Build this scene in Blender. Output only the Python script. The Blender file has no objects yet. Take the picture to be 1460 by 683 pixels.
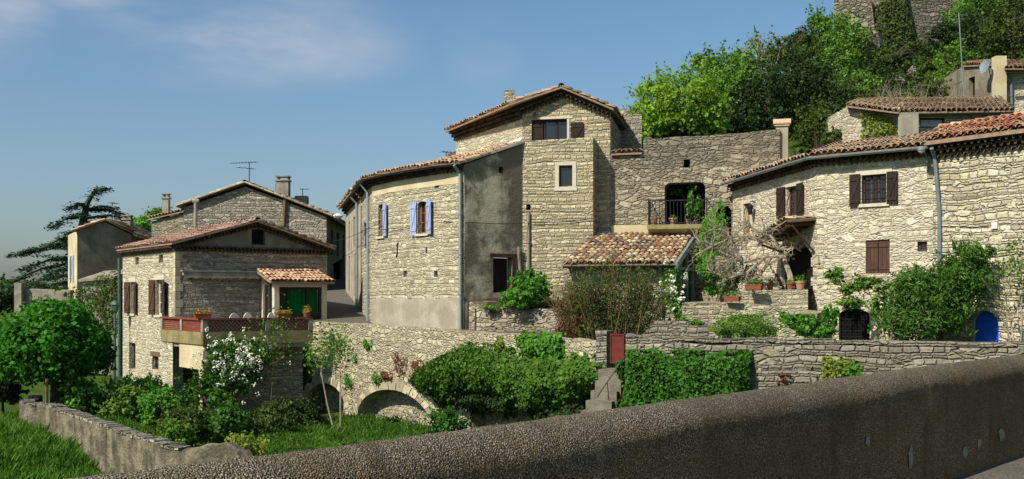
import bpy, math, random
import numpy as np
from mathutils import Vector, geometry
R = math.radians
random.seed(7)
rng = np.random.default_rng(7)
sc = bpy.context.scene
col = sc.collection

# ------------------------------------------------------------------ camera, sky, sun, exposure
F, CX, HY = 1500.0, 730.0, 425.0            # focal length, centre and horizon of the 1460 x 683 photograph
cam = bpy.data.cameras.new("camera")
cam.sensor_width = 36.0
cam.lens = F / 1460.0 * 36.0
cam.shift_y = (HY - 341.5) / 1460.0
cam.clip_start, cam.clip_end = 0.1, 20000.0
camo = bpy.data.objects.new("camera", cam)
col.objects.link(camo)
camo.rotation_euler = (R(90), 0, 0)
sc.camera = camo

SUN_EL = R(44)
SUN_H = Vector((-0.735, -0.68)).normalized()
world = bpy.data.worlds.new("World")
sc.world = world
world.use_nodes = True
wt = world.node_tree
wt.nodes.clear()
wout = wt.nodes.new("ShaderNodeOutputWorld")
wbg = wt.nodes.new("ShaderNodeBackground")
sky = wt.nodes.new("ShaderNodeTexSky")
sky.sky_type = 'NISHITA'
sky.sun_disc = False
sky.sun_elevation = SUN_EL
sky.sun_rotation = math.atan2(SUN_H.x, SUN_H.y)
sky.air_density = 1.0
sky.dust_density = 2.2
sky.ozone_density = 1.0
sky.altitude = 300
wbg.inputs["Strength"].default_value = 0.089
# soft fair-weather clouds, laid out over the sky's own directions
tc = wt.nodes.new("ShaderNodeTexCoord")
mp = wt.nodes.new("ShaderNodeMapping")
mp.inputs["Scale"].default_value = (1.1, 1.1, 3.6)
wt.links.new(tc.outputs["Generated"], mp.inputs["Vector"])
cn = wt.nodes.new("ShaderNodeTexNoise")
cn.inputs["Scale"].default_value = 3.6
cn.inputs["Detail"].default_value = 7.0
cn.inputs["Roughness"].default_value = 0.52
wt.links.new(mp.outputs["Vector"], cn.inputs["Vector"])
def cloud_patch(d, rad):
    """1 in the middle of a patch of sky round direction d, 0 outside it."""
    m2 = wt.nodes.new("ShaderNodeMapping")
    d = Vector(d).normalized()
    m2.inputs["Location"].default_value = (-d.x / rad[0], -d.y / rad[0], -d.z / rad[1])
    m2.inputs["Scale"].default_value = (1 / rad[0], 1 / rad[0], 1 / rad[1])
    wt.links.new(tc.outputs["Generated"], m2.inputs["Vector"])
    ln = wt.nodes.new("ShaderNodeVectorMath")
    ln.operation = 'LENGTH'
    wt.links.new(m2.outputs["Vector"], ln.inputs[0])
    mr = wt.nodes.new("ShaderNodeMapRange")
    mr.interpolation_type = 'SMOOTHSTEP'
    mr.inputs["From Min"].default_value = 1.0
    mr.inputs["From Max"].default_value = 0.1
    wt.links.new(ln.outputs["Value"], mr.inputs["Value"])
    return mr.outputs["Result"]
def wmath(op, a, b):
    n = wt.nodes.new("ShaderNodeMath")
    n.operation = op
    for i, x in enumerate((a, b)):
        if isinstance(x, (int, float)): n.inputs[i].default_value = x
        else: wt.links.new(x, n.inputs[i])
    return n.outputs[0]
def sdir(px, py): return ((px - CX) / F, 1.0, (HY - py) / F)
pm = wmath('MAXIMUM', cloud_patch(sdir(345, 50), (0.19, 0.06)), cloud_patch(sdir(-12, 4), (0.075, 0.06)))
pm = wmath('MAXIMUM', pm, cloud_patch(sdir(125, -4), (0.07, 0.018)))
pm = wmath('MAXIMUM', pm, wmath('MULTIPLY', cloud_patch(sdir(690, 70), (0.05, 0.05)), 0.25))
dens = wt.nodes.new("ShaderNodeMapRange")
dens.interpolation_type = 'SMOOTHSTEP'
dens.inputs["From Min"].default_value = 0.30
dens.inputs["From Max"].default_value = 0.74
wt.links.new(cn.outputs["Fac"], dens.inputs["Value"])
cfac = wmath('MULTIPLY', wmath('MULTIPLY', dens.outputs["Result"], pm), 1.0)
cm = wt.nodes.new("ShaderNodeMix")
cm.data_type = 'RGBA'
cm.inputs["B"].default_value = (5.6, 5.6, 6.2, 1)
wt.links.new(cfac, cm.inputs["Factor"])
tint = wt.nodes.new("ShaderNodeMix")
tint.data_type = 'RGBA'
tint.blend_type = 'MULTIPLY'
tint.inputs["Factor"].default_value = 1.0
tint.inputs["B"].default_value = (0.77, 0.965, 1.03, 1)
wt.links.new(sky.outputs["Color"], tint.inputs["A"])
# the haze low in the sky takes the colour out of it
zs = wt.nodes.new("ShaderNodeSeparateXYZ")
wt.links.new(tc.outputs["Generated"], zs.inputs[0])
hz_ = wt.nodes.new("ShaderNodeMapRange")
hz_.inputs["From Min"].default_value = 0.0
hz_.inputs["From Max"].default_value = 0.26
wt.links.new(zs.outputs[2], hz_.inputs["Value"])
hm = wt.nodes.new("ShaderNodeMix")
hm.data_type = 'RGBA'
hm.inputs["A"].default_value = (0.79, 0.86, 0.92, 1)
hm.inputs["B"].default_value = (0.76, 0.965, 1.03, 1)
wt.links.new(hz_.outputs[0], hm.inputs["Factor"])
wt.links.new(hm.outputs["Result"], tint.inputs["B"])
wt.links.new(tint.outputs["Result"], cm.inputs["A"])
wt.links.new(cm.outputs["Result"], wbg.inputs["Color"])
wt.links.new(wbg.outputs["Background"], wout.inputs["Surface"])

sun = bpy.data.lights.new("sun", 'SUN')
sun.energy = 5.0
sun.angle = R(0.5)
sun.color = (1.0, 0.925, 0.79)
suno = bpy.data.objects.new("sun", sun)
col.objects.link(suno)
sdv = Vector((SUN_H.x * math.cos(SUN_EL), SUN_H.y * math.cos(SUN_EL), math.sin(SUN_EL)))
suno.rotation_euler = sdv.to_track_quat('Z', 'Y').to_euler()
suno.location = sdv * 100

vs = sc.view_settings
vs.view_transform = 'Standard'
vs.look = 'None'
vs.exposure = 0.42
vs.gamma = 1.0
vs.use_curve_mapping = False
sc.cycles.use_denoising = True
sc.cycles.max_bounces = 6
sc.cycles.diffuse_bounces = 3
sc.cycles.transparent_max_bounces = 8
sc.cycles.caustics_reflective = sc.cycles.caustics_refractive = False

# ------------------------------------------------------------------ helpers
def P(px, py, d):
    """The world point seen at photo pixel px, py at distance d in front of the camera."""
    return Vector(((px - CX) / F * d, d, (HY - py) / F * d))

def hexc(h, a=1.0):
    h = h.lstrip('#')
    v = [int(h[i:i + 2], 16) / 255 for i in (0, 2, 4)]
    return tuple((x / 12.92 if x <= .04045 else ((x + .055) / 1.055) ** 2.4) for x in v) + (a,)

def tag(o, label=None, cat=None, group=None, kind=None):
    if label: o["label"] = label
    if cat: o["category"] = cat
    if group: o["group"] = group
    if kind: o["kind"] = kind
    return o

def thing(name, label, cat, loc=(0, 0, 0), group=None):
    o = bpy.data.objects.new(name, None)
    o.empty_display_size = 0.2
    o.location = loc
    col.objects.link(o)
    return tag(o, label, cat, group, "thing")

def structure(o):
    o["kind"] = "structure"
    return o

def setparent(o, parent):
    if parent is not None:
        o.parent = parent
        off = Vector(parent.location)
        q = parent.parent
        while q is not None:
            off += q.location
            q = q.parent
        o.matrix_parent_inverse.identity()
        o.location = Vector(o.location) - off

def dup(o, off, parent=None, z=0.0):
    """A copy of a thing with its parts and their sub-parts, moved by off."""
    c = o.copy()
    col.objects.link(c)
    if parent is None:
        c.location = Vector(o.location) + Vector(off)
    else:
        c.parent = parent
    for ch in list(o.children): dup(ch, off, c)
    return c

class MB:
    """Collects faces in world coordinates and links them as one mesh object."""
    def __init__(s):
        s.v, s.f, s.uv, s.mi, s.sm = [], [], [], [], []
    def face(s, pts, uvs=None, mi=0, smooth=False):
        pts = [Vector(p) for p in pts]
        i = len(s.v)
        s.v += [tuple(p) for p in pts]
        s.f.append(tuple(range(i, i + len(pts))))
        if uvs is None:
            n = Vector((0, 0, 0))
            for k in range(1, len(pts) - 1):
                n += (pts[k] - pts[0]).cross(pts[k + 1] - pts[0])
            if n.length > 1e-12: n.normalize()
            if abs(n.z) > 0.75: uvs = [(p.x, p.y) for p in pts]
            else:
                t = Vector((-n.y, n.x, 0))
                t = t.normalized() if t.length > 1e-6 else Vector((1, 0, 0))
                uvs = [(p.dot(t), p.z) for p in pts]
        s.uv += [tuple(q) for q in uvs]
        s.mi.append(mi)
        s.sm.append(smooth)
    def hexa(s, b, t, mi=0):
        """A closed solid between a bottom and a top ring of points."""
        n = len(b)
        s.face(list(reversed(b)), mi=mi)
        s.face(t, mi=mi)
        for k in range(n):
            j = (k + 1) % n
            s.face([b[k], b[j], t[j], t[k]], mi=mi)
    def box(s, c, sx, sy, sz, rz=0.0, mi=0):
        c = Vector(c)
        a, b = Vector((math.cos(rz), math.sin(rz), 0)), Vector((-math.sin(rz), math.cos(rz), 0))
        q = [c + a * (i * sx / 2) + b * (j * sy / 2) for i, j in ((-1, -1), (1, -1), (1, 1), (-1, 1))]
        h = Vector((0, 0, sz / 2))
        s.hexa([p - h for p in q], [p + h for p in q], mi)
    def fbox(s, fr, u0, u1, v0, v1, o0, o1, mi=0):
        """A box on a wall's frame: along u, up v, out o."""
        q = lambda v: [fr.at(u0, v, o1), fr.at(u1, v, o1), fr.at(u1, v, o0), fr.at(u0, v, o0)]
        s.hexa(q(v0), q(v1), mi)
    def tube(s, pts, r, sides=6, mi=0, smooth=True, caps=True):
        pts = [Vector(p) for p in pts]
        n = len(pts)
        rr = list(r) if isinstance(r, (list, tuple)) else [r] * n
        rings = []
        up = Vector((0.13, 0.21, 1)).normalized()
        d0 = (pts[1] - pts[0]).normalized()
        a = d0.cross(up)
        if a.length < 1e-3: a = d0.cross(Vector((1, 0, 0)))
        a.normalize()
        for k in range(n):
            d = (pts[min(k + 1, n - 1)] - pts[max(k - 1, 0)])
            d = d.normalized() if d.length > 1e-9 else d0
            a = (a - d * a.dot(d))
            a = a.normalized() if a.length > 1e-6 else d.orthogonal().normalized()
            b = d.cross(a)
            rings.append([pts[k] + (a * math.cos(2 * math.pi * j / sides) + b * math.sin(2 * math.pi * j / sides)) * rr[k] for j in range(sides)])
        for k in range(n - 1):
            for j in range(sides):
                i = (j + 1) % sides
                s.face([rings[k][j], rings[k][i], rings[k + 1][i], rings[k + 1][j]], mi=mi, smooth=smooth)
        if caps:
            s.face(list(reversed(rings[0])), mi=mi)
            s.face(rings[-1], mi=mi)
    def lathe(s, c, prof, seg=16, mi=0):
        c = Vector(c)
        ring = [[c + Vector((r * math.cos(2 * math.pi * j / seg), r * math.sin(2 * math.pi * j / seg), z)) for j in range(seg)] for r, z in prof]
        for k in range(len(prof) - 1):
            for j in range(seg):
                i = (j + 1) % seg
                s.face([ring[k][j], ring[k][i], ring[k + 1][i], ring[k + 1][j]], mi=mi, smooth=True)
        if prof[0][0] > 1e-4: s.face(list(reversed(ring[0])), mi=mi)
        if prof[-1][0] > 1e-4: s.face(ring[-1], mi=mi)
    def build(s, name, mats, parent=None, origin=None):
        me = bpy.data.meshes.new(name)
        vv = np.array(s.v, dtype=np.float64).reshape(-1, 3)
        if origin is None:
            origin = Vector((vv[:, 0].mean(), vv[:, 1].mean(), vv[:, 2].min())) if len(vv) else Vector()
        origin = Vector(origin)
        vv = vv - np.array(origin)
        me.from_pydata(vv.tolist(), [], s.f)
        uvl = me.uv_layers.new(name="UVMap")
        uvl.data.foreach_set("uv", np.array(s.uv, dtype=np.float32).ravel())
        if not isinstance(mats, (list, tuple)): mats = [mats]
        for m in mats: me.materials.append(m)
        me.polygons.foreach_set("material_index", s.mi)
        me.polygons.foreach_set("use_smooth", s.sm)
        me.update()
        o = bpy.data.objects.new(name, me)
        o.location = origin
        col.objects.link(o)
        setparent(o, parent)
        return o

class Fr:
    """A vertical wall plane from p0 to p1 (left to right seen from outside); n points out."""
    def __init__(s, p0, p1, uo=0.0):
        s.p = Vector((p0[0], p0[1], 0))
        e = Vector((p1[0], p1[1], 0)) - s.p
        s.L = e.length
        s.d = e / s.L
        s.n = Vector((s.d.y, -s.d.x, 0))
        s.uo = uo
    def at(s, u, v, o=0.0):
        q = s.p + s.d * u + s.n * o
        q.z = v
        return q
    def u(s, px):
        k = (px - CX) / F
        return (k * s.p.y - s.p.x) / (s.d.x - k * s.d.y)
    def v(s, px, py):
        return (HY - py) / F * (s.p.y + s.d.y * s.u(px))
    def rect(s, x0, y0, x1, y1):
        """Photo rectangle -> u0, v0, u1, v1 on this wall."""
        xm = (x0 + x1) / 2
        return s.u(x0), s.v(xm, y1), s.u(x1), s.v(xm, y0)
    def shift(s, o):
        q = Fr((0, 0), (1, 0))
        q.p, q.d, q.n, q.L, q.uo = s.p + s.n * o, s.d, s.n, s.L, s.uo
        return q

def rect_pts(r):
    u0, v0, u1, v1 = r
    return [(u0, v0), (u1, v0), (u1, v1), (u0, v1)]
def arch_pts(r, rise=None, seg=10):
    u0, v0, u1, v1 = r
    w = u1 - u0
    if rise is None: rise = w / 2
    pts = [(u0, v0), (u1, v0)]
    for k in range(seg + 1):
        a = math.pi * k / seg
        pts.append(((u0 + u1) / 2 + math.cos(a) * w / 2, v1 - rise + math.sin(a) * rise))
    return pts

def panel(mb, fr, outline, holes=(), depth=0.22, mi=0, rmi=None, o=0.0):
    loops = [[Vector((u, v, 0)) for u, v in outline]] + [[Vector((u, v, 0)) for u, v in h] for h in holes]
    flat = [p for lp in loops for p in lp]
    for t in geometry.tessellate_polygon(loops):
        a, b, c = (flat[i] for i in t)
        if (b - a).cross(c - a).z < 0: b, c = c, b
        mb.face([fr.at(p.x, p.y, o) for p in (a, b, c)], [(p.x + fr.uo, p.y) for p in (a, b, c)], mi)
    for h in holes:
        n = len(h)
        per = 0.0
        for k in range(n):
            a, b = h[k], h[(k + 1) % n]
            l = math.hypot(b[0] - a[0], b[1] - a[1])
            mb.face([fr.at(a[0], a[1], o), fr.at(b[0], b[1], o), fr.at(b[0], b[1], o - depth), fr.at(a[0], a[1], o - depth)],
                    [(per, 0), (per + l, 0), (per + l, depth), (per, depth)], mi if rmi is None else rmi)
            per += l

def slab(mb, fr, outline, o0, o1, mi=0):
    """A flat solid with the given outline on a wall frame, from o0 (inside) to o1 (outside)."""
    panel(mb, fr, outline, o=o1, mi=mi)
    back = MB()
    panel(back, fr, outline, o=o0, mi=mi)
    for f in back.f: mb.face([back.v[i] for i in reversed(f)], mi=mi)
    n = len(outline)
    for k in range(n):
        a, b = outline[k], outline[(k + 1) % n]
        mb.face([fr.at(a[0], a[1], o0), fr.at(b[0], b[1], o0), fr.at(b[0], b[1], o1), fr.at(a[0], a[1], o1)], mi=mi)

# ------------------------------------------------------------------ materials
class NT:
    def __init__(s, name):
        s.m = bpy.data.materials.new(name)
        s.m.use_nodes = True
        s.t = s.m.node_tree
        s.t.nodes.clear()
        s.out = s.t.nodes.new("ShaderNodeOutputMaterial")
    def n(s, typ, **kw):
        nd = s.t.nodes.new("ShaderNode" + typ)
        for k, v in kw.items():
            if hasattr(nd, k) and k not in nd.inputs: setattr(nd, k, v)
            else: s.set(nd, k, v)
        return nd
    def set(s, nd, k, v):
        i = nd.inputs[k]
        if hasattr(v, "is_linked"): s.t.links.new(v, i)
        else: i.default_value = v
    def math(s, op, a, b=0.0, clamp=False):
        nd = s.n("Math", operation=op)
        nd.use_clamp = clamp
        s.set(nd, 0, a)
        s.set(nd, 1, b)
        return nd.outputs[0]
    def vmath(s, op, a, b):
        nd = s.n("VectorMath", operation=op)
        s.set(nd, 0, a)
        s.set(nd, 1, b)
        return nd.outputs[0]
    def mix(s, f, a, b, blend='MIX'):
        nd = s.n("Mix", data_type='RGBA', blend_type=blend)
        s.set(nd, "Factor", f)
        for k, v in ((6, a), (7, b)): s.set(nd, k, v)
        return nd.outputs[2]
    def rng(s, v, a, b, c=0.0, d=1.0, smooth=True):
        nd = s.n("MapRange")
        if smooth: nd.interpolation_type = 'SMOOTHSTEP'
        for k, x in (("Value", v), ("From Min", a), ("From Max", b), ("To Min", c), ("To Max", d)): s.set(nd, k, x)
        return nd.outputs[0]
    def ramp(s, f, stops, const=False):
        nd = s.n("ValToRGB")
        cr = nd.color_ramp
        if const: cr.interpolation = 'CONSTANT'
        while len(cr.elements) < len(stops): cr.elements.new(0.5)
        for e, (p, c) in zip(cr.elements, stops):
            e.position = p
            e.color = c
        s.set(nd, "Fac", f)
        return nd.outputs[0]
    def noise(s, vec, scale, detail=3.0, rough=0.5, out="Fac"):
        nd = s.n("TexNoise")
        s.set(nd, "Vector", vec)
        nd.inputs["Scale"].default_value = scale
        nd.inputs["Detail"].default_value = detail
        nd.inputs["Roughness"].default_value = rough
        return nd.outputs[out]
    def finish(s, color, rough=0.9, bump=None, bstr=1.0, bdist=0.05, spec=0.2, metal=0.0):
        b = s.n("BsdfPrincipled")
        s.set(b, "Base Color", color)
        s.set(b, "Roughness", rough)
        s.set(b, "Specular IOR Level", spec)
        s.set(b, "Metallic", metal)
        if bump is not None:
            bp = s.n("Bump")
            bp.inputs["Strength"].default_value = bstr
            bp.inputs["Distance"].default_value = bdist
            s.set(bp, "Height", bump)
            s.set(b, "Normal", bp.outputs[0])
        s.t.links.new(b.outputs[0], s.out.inputs[0])
        return s.m

def stone(name, cols, mortar, w=0.36, h=0.17, mw=0.11, bump=1.0, stain=0.4, staincol='#4a463c', warp=0.10, seed=0.0, dark_joint=0.0, weather=0.0, coursed=0.0, top=None):
    """Rubble masonry on UVs in metres: irregular flat stones, mortar, stains, relief."""
    t = NT(name)
    uv = t.n("UVMap").outputs[0]
    p = t.vmath('ADD', uv, (seed, seed * 1.7, 0))
    wv = t.vmath('SUBTRACT', t.noise(p, 2.1, 3, .55, "Color"), (.5, .5, .5))
    wv2 = t.vmath('SUBTRACT', t.noise(p, 9.0, 2, .5, "Color"), (.5, .5, .5))
    q = t.vmath('ADD', p, t.vmath('MULTIPLY', wv, (warp * 1.5, warp * .8, 0)))
    q = t.vmath('ADD', q, t.vmath('MULTIPLY', wv2, (warp * .6, warp * .35, 0)))
    s = t.vmath('MULTIPLY', q, (1 / w, 1 / h, 0))
    def cells(vec):
        v1 = t.n("TexVoronoi", voronoi_dimensions='2D', feature='F1')
        t.set(v1, "Vector", vec)
        v2 = t.n("TexVoronoi", voronoi_dimensions='2D', feature='DISTANCE_TO_EDGE')
        t.set(v2, "Vector", vec)
        v1.inputs["Scale"].default_value = v2.inputs["Scale"].default_value = 1.0
        v1.inputs["Randomness"].default_value = v2.inputs["Randomness"].default_value = 0.9
        return v1.outputs["Color"], v2.outputs["Distance"]
    # small flat stones with bigger blocks scattered among them
    ca, da = cells(s)
    cb, db = cells(t.vmath('MULTIPLY', t.vmath('ADD', q, (5.3, 2.1, 0)), (1 / (w * 1.5), 1 / (h * 1.9), 0)))
    sb = t.n("SeparateColor")
    t.set(sb, 0, cb)
    isbig = t.math('GREATER_THAN', sb.outputs[2], .70)
    db2 = t.math('MULTIPLY', db, 1.6)
    dmix = t.n("Mix", data_type='FLOAT')
    t.set(dmix, 0, isbig)
    t.set(dmix, 2, t.math('MINIMUM', da, t.math('ADD', db2, t.math('MULTIPLY', t.math('LESS_THAN', sb.outputs[2], .45), .3))))
    t.set(dmix, 3, db2)
    dist = dmix.outputs[0]
    cc_ = t.mix(isbig, ca, cb)
    if coursed:
        # courses of uneven height, stones of uneven length, wandering bed joints
        sx = t.n("SeparateXYZ")
        t.set(sx, 0, p)
        u_, v_ = sx.outputs[0], sx.outputs[1]
        wob = t.math('ADD', t.math('MULTIPLY', t.noise(p, .9, 3, .5), h * 2.6), t.math('MULTIPLY', t.noise(p, 6.0, 2, .5), h * .55))
        vr = t.math('DIVIDE', t.math('ADD', v_, wob), h)
        vr = t.math('ADD', vr, t.math('MULTIPLY', t.math('SINE', t.math('MULTIPLY', vr, 2.3)), .34))
        row = t.math('FLOOR', vr)
        fv = t.math('SUBTRACT', vr, row)
        uu = t.math('ADD', t.math('DIVIDE', t.math('ADD', u_, t.math('MULTIPLY', t.noise(p, 7.0, 2, .5), w * .35)), w), t.math('MULTIPLY', row, 37.17))
        a1 = t.n("TexVoronoi", voronoi_dimensions='1D', feature='F1')
        a2 = t.n("TexVoronoi", voronoi_dimensions='1D', feature='DISTANCE_TO_EDGE')
        for nd in (a1, a2):
            t.set(nd, "W", uu)
            nd.inputs["Scale"].default_value = 1.0
            nd.inputs["Randomness"].default_value = 1.0
        sm = t.n("Math", operation='SMOOTH_MIN')
        t.set(sm, 0, t.math('MULTIPLY', a2.outputs["Distance"], w / h))
        t.set(sm, 1, t.math('MINIMUM', fv, t.math('SUBTRACT', 1.0, fv)))
        sm.inputs[2].default_value = .18
        msk = t.rng(t.noise(p, 1.5, 3, .6), .60 - .22 * coursed, .64 - .22 * coursed)
        dm = t.n("Mix", data_type='FLOAT')
        t.set(dm, 0, msk)
        t.set(dm, 2, dist)
        t.set(dm, 3, t.math('MULTIPLY', t.math('ADD', sm.outputs[0], .03), .75))
        dist = dm.outputs[0]
        cc_ = t.mix(msk, cc_, a1.outputs["Color"])
    sep = t.n("SeparateColor")
    t.set(sep, 0, cc_)
    k = len(cols)
    base = t.ramp(sep.outputs[0], [(i / max(1, k - 1), hexc(c)) for i, c in enumerate(cols)])
    base = t.mix(1.0, base, t.ramp(sep.outputs[2], [(0, (.70, .68, .64, 1)), (.3, (.92, .91, .89, 1)), (.85, (1.04, 1.03, 1.0, 1)), (1, (1.14, 1.12, 1.08, 1))]), 'MULTIPLY')
    grain = t.noise(p, 22.0, 5, .65)
    base = t.mix(1.0, base, t.ramp(grain, [(0.28, (.60, .60, .60, 1)), (0.72, (1.3, 1.3, 1.27, 1))]), 'MULTIPLY')
    nz = t.noise(p, 13.0, 3, .6)
    dd = t.math('ADD', dist, t.math('MULTIPLY', t.math('SUBTRACT', nz, 0.5), 0.10))
    base = t.mix(1.0, base, t.ramp(t.noise(t.vmath('MULTIPLY', p, (.6, 1.6, 1)), 7.0, 4, .65), [(.3, (.72, .72, .72, 1)), (.7, (1.18, 1.18, 1.16, 1))]), 'MULTIPLY')
    mk = t.rng(dd, mw * .3, mw)
    mcol = t.mix(1.0, hexc(mortar), t.ramp(grain, [(0.3, (.75, .75, .75, 1)), (0.7, (1.15, 1.15, 1.15, 1))]), 'MULTIPLY')
    c = t.mix(mk, mcol, base)
    if dark_joint:
        dj = t.math('MULTIPLY', t.math('SUBTRACT', 1.0, t.rng(dd, 0.0, mw * .45)), t.rng(t.noise(p, 1.3, 2), .42, .6, 0.0, dark_joint))
        c = t.mix(dj, c, hexc('#2c271f'))
    big = t.noise(p, 0.42, 5, .62)
    c = t.mix(t.rng(big, .45, .72, 0.0, stain), c, t.mix(.7, c, hexc(staincol)))
    spots = t.noise(p, 3.3, 4, .6)
    c = t.mix(t.rng(spots, .58, .75, 0.0, stain * .8), c, t.mix(.6, c, hexc(staincol)))
    if weather:
        st = t.vmath('MULTIPLY', p, (1.0, .16, 0))
        c = t.mix(t.rng(t.noise(st, 2.4, 4, .6), .5, .72, 0.0, weather), c, t.mix(.75, c, hexc('#38362f')))
    if top:
        # lichen and soot on the exposed head of the wall
        sz = t.n("SeparateXYZ")
        t.set(sz, 0, uv)
        zz = t.math('ADD', sz.outputs[1], t.math('MULTIPLY', t.math('SUBTRACT', t.noise(p, .7, 4, .6), .5), 2.4))
        c = t.mix(t.rng(zz, top[0], top[1], 0.0, .6), c, t.mix(.75, c, hexc('#4a4840'), 'MIX'))
    hgt = t.math('ADD', t.rng(dd, 0.0, .30), t.math('MULTIPLY', t.math('MULTIPLY', sep.outputs[1], mk), .55))
    hgt = t.math('ADD', hgt, t.math('MULTIPLY', grain, .45))
    hgt = t.math('ADD', hgt, t.math('MULTIPLY', nz, .3))
    return t.finish(c, .93, hgt, bump, 0.055, .15)

def plaster(name, c1, c2, scale=1.2, bump=.5, streak=0.0, c3='#3a382f', fine=30.0, lo=.4, hi=.62):
    t = NT(name)
    uv = t.n("UVMap").outputs[0]
    a = t.noise(uv, scale, 6, .62)
    c = t.mix(t.rng(a, lo, hi), hexc(c1), hexc(c2))
    g = t.noise(uv, fine, 5, .7)
    c = t.mix(1.0, c, t.ramp(g, [(.3, (.68, .68, .68, 1)), (.7, (1.2, 1.2, 1.2, 1))]), 'MULTIPLY')
    if streak:
        st = t.noise(t.vmath('MULTIPLY', uv, (1, .14, 0)), 3.2, 5, .6)
        c = t.mix(t.rng(st, .48, .7, 0, streak), c, hexc(c3))
    hgt = t.math('ADD', g, t.math('MULTIPLY', t.noise(uv, 6.0, 4), 1.2))
    return t.finish(c, .95, hgt, bump, .02, .1)

def plain(name, c, rough=.6, var=.25, scale=6.0, bump=.25, spec=.3, metal=0.0, stretch=(1, 1, 1), bdist=.01):
    t = NT(name)
    g = t.n("NewGeometry").outputs["Position"]
    p = t.vmath('MULTIPLY', g, stretch)
    a = t.noise(p, scale, 5, .65)
    cc = t.mix(1.0, hexc(c), t.ramp(a, [(.3, (1 - var,) * 3 + (1,)), (.7, (1 + var,) * 3 + (1,))]), 'MULTIPLY')
    return t.finish(cc, rough, a, bump, bdist, spec, metal)

def tiles(name, stops, lichen=.35, lc='#6d685c', rough=.85):
    t = NT(name)
    g = t.n("NewGeometry")
    k = len(stops)
    c = t.ramp(g.outputs["Random Per Island"], [(i / k, hexc(s)) for i, s in enumerate(stops)], True)
    pos = g.outputs["Position"]
    a = t.noise(pos, 5.0, 5, .65)
    c = t.mix(1.0, c, t.ramp(t.noise(pos, 24, 4, .7), [(.3, (.65, .65, .65, 1)), (.7, (1.25, 1.25, 1.25, 1))]), 'MULTIPLY')
    c = t.mix(t.rng(a, .48, .68, 0, lichen), c, hexc(lc))
    return t.finish(c, rough, a, .3, .02, .15)

def leaf(name, c1, c2, c3=None, trans=.35, clump=.6, rough=.55):
    """Foliage: each leaf its own tint, tints drifting from clump to clump."""
    t = NT(name)
    g = t.n("NewGeometry")
    r = g.outputs["Random Per Island"]
    n = t.noise(g.outputs["Position"], 1.6, 3, .6)
    f = t.math('ADD', t.math('MULTIPLY', r, .55), t.math('MULTIPLY', t.math('SUBTRACT', n, .28), clump * 1.6), True)
    stops = [(0, hexc(c1)), (.75, hexc(c2))] + ([(1, hexc(c3))] if c3 else [])
    c = t.ramp(f, stops)
    b = t.n("BsdfPrincipled")
    t.set(b, "Base Color", c)
    b.inputs["Roughness"].default_value = rough
    b.inputs["Specular IOR Level"].default_value = .12
    tr = t.n("BsdfTranslucent")
    t.set(tr, "Color", t.mix(1.0, c, (1.15, 1.3, .55, 1), 'MULTIPLY'))
    mx = t.n("MixShader")
    mx.inputs[0].default_value = trans
    t.t.links.new(b.outputs[0], mx.inputs[1])
    t.t.links.new(tr.outputs[0], mx.inputs[2])
    t.t.links.new(mx.outputs[0], t.out.inputs[0])
    return t.m

M = {}
CREAM = ['#a39a80', '#bcb296', '#c6bda2', '#b0a689', '#cec5ab', '#a89e82', '#c2b594', '#d2cab2']
M['stone_cream'] = stone('stone_cream', ['#948c78', '#aea690', '#b8b09a', '#a29a84', '#c0b8a4', '#9a927c', '#b4aa90', '#c4bca8'], '#aca490', .225, .094, .09, .65, .25, '#6e6654', warp=.07, seed=1.3, dark_joint=.75, coursed=.8)
M['stone_tower'] = stone('stone_tower', ['#9c937a', '#b4ab92', '#a9a087', '#c0b8a0', '#a39a80', '#b9b095', '#b8aa88', '#c8c0aa'], '#a39a84', .25, .083, .08, .8, .25, '#696250', warp=.07, seed=7.7, dark_joint=.8, coursed=1.0)
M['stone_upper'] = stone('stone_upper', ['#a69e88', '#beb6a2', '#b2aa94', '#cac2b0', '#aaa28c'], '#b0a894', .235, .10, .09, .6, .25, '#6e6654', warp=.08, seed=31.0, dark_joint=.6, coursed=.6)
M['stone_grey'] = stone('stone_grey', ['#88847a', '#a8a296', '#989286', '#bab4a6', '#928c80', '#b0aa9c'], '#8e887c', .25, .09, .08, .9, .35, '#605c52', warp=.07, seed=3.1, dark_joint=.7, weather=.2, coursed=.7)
M['stone_dim'] = stone('stone_dim', ['#8a8472', '#a59f8b', '#98917c', '#b0a995', '#8f8975'], '#9c957f', .23, .095, .09, .7, .3, '#5c584c', warp=.07, seed=11.1, dark_joint=.5, coursed=0.7)
M['stone_ruin'] = stone('stone_ruin', ['#857e6c', '#a29a88', '#948c7a', '#b0a896', '#8c8472', '#a89e88'], '#948c7a', .25, .095, .085, .95, .5, '#57524a', warp=.08, seed=17.3, dark_joint=.75, weather=.25, coursed=.4, top=(4.2, 5.6))
M['stone_pale'] = stone('stone_pale', ['#a89f8a', '#bcb4a0', '#c8c0ae', '#b2aa96', '#c0b8a6', '#b4ab90', '#cec6b6'], '#bab2a0', .215, .098, .12, .62, .25, '#746c5a', warp=.09, seed=23.9, dark_joint=.5, coursed=.5)
M['stone_course'] = stone('stone_course', ['#a8a08a', '#beb6a0', '#cac2b0', '#b2aa94', '#c2baa6', '#b6aa8a'], '#989080', .32, .11, .08, .9, .25, '#6e6654', warp=.07, seed=29.4, dark_joint=.85, coursed=.9)
M['stone_wall'] = stone('stone_wall', ['#7a766a', '#969082', '#88837a', '#a29c8e', '#807c70', '#928a78'], '#827e70', .28, .095, .08, 1.0, .4, '#4c493e', warp=.07, seed=41.0, dark_joint=.85, weather=.3, coursed=.8)
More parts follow.
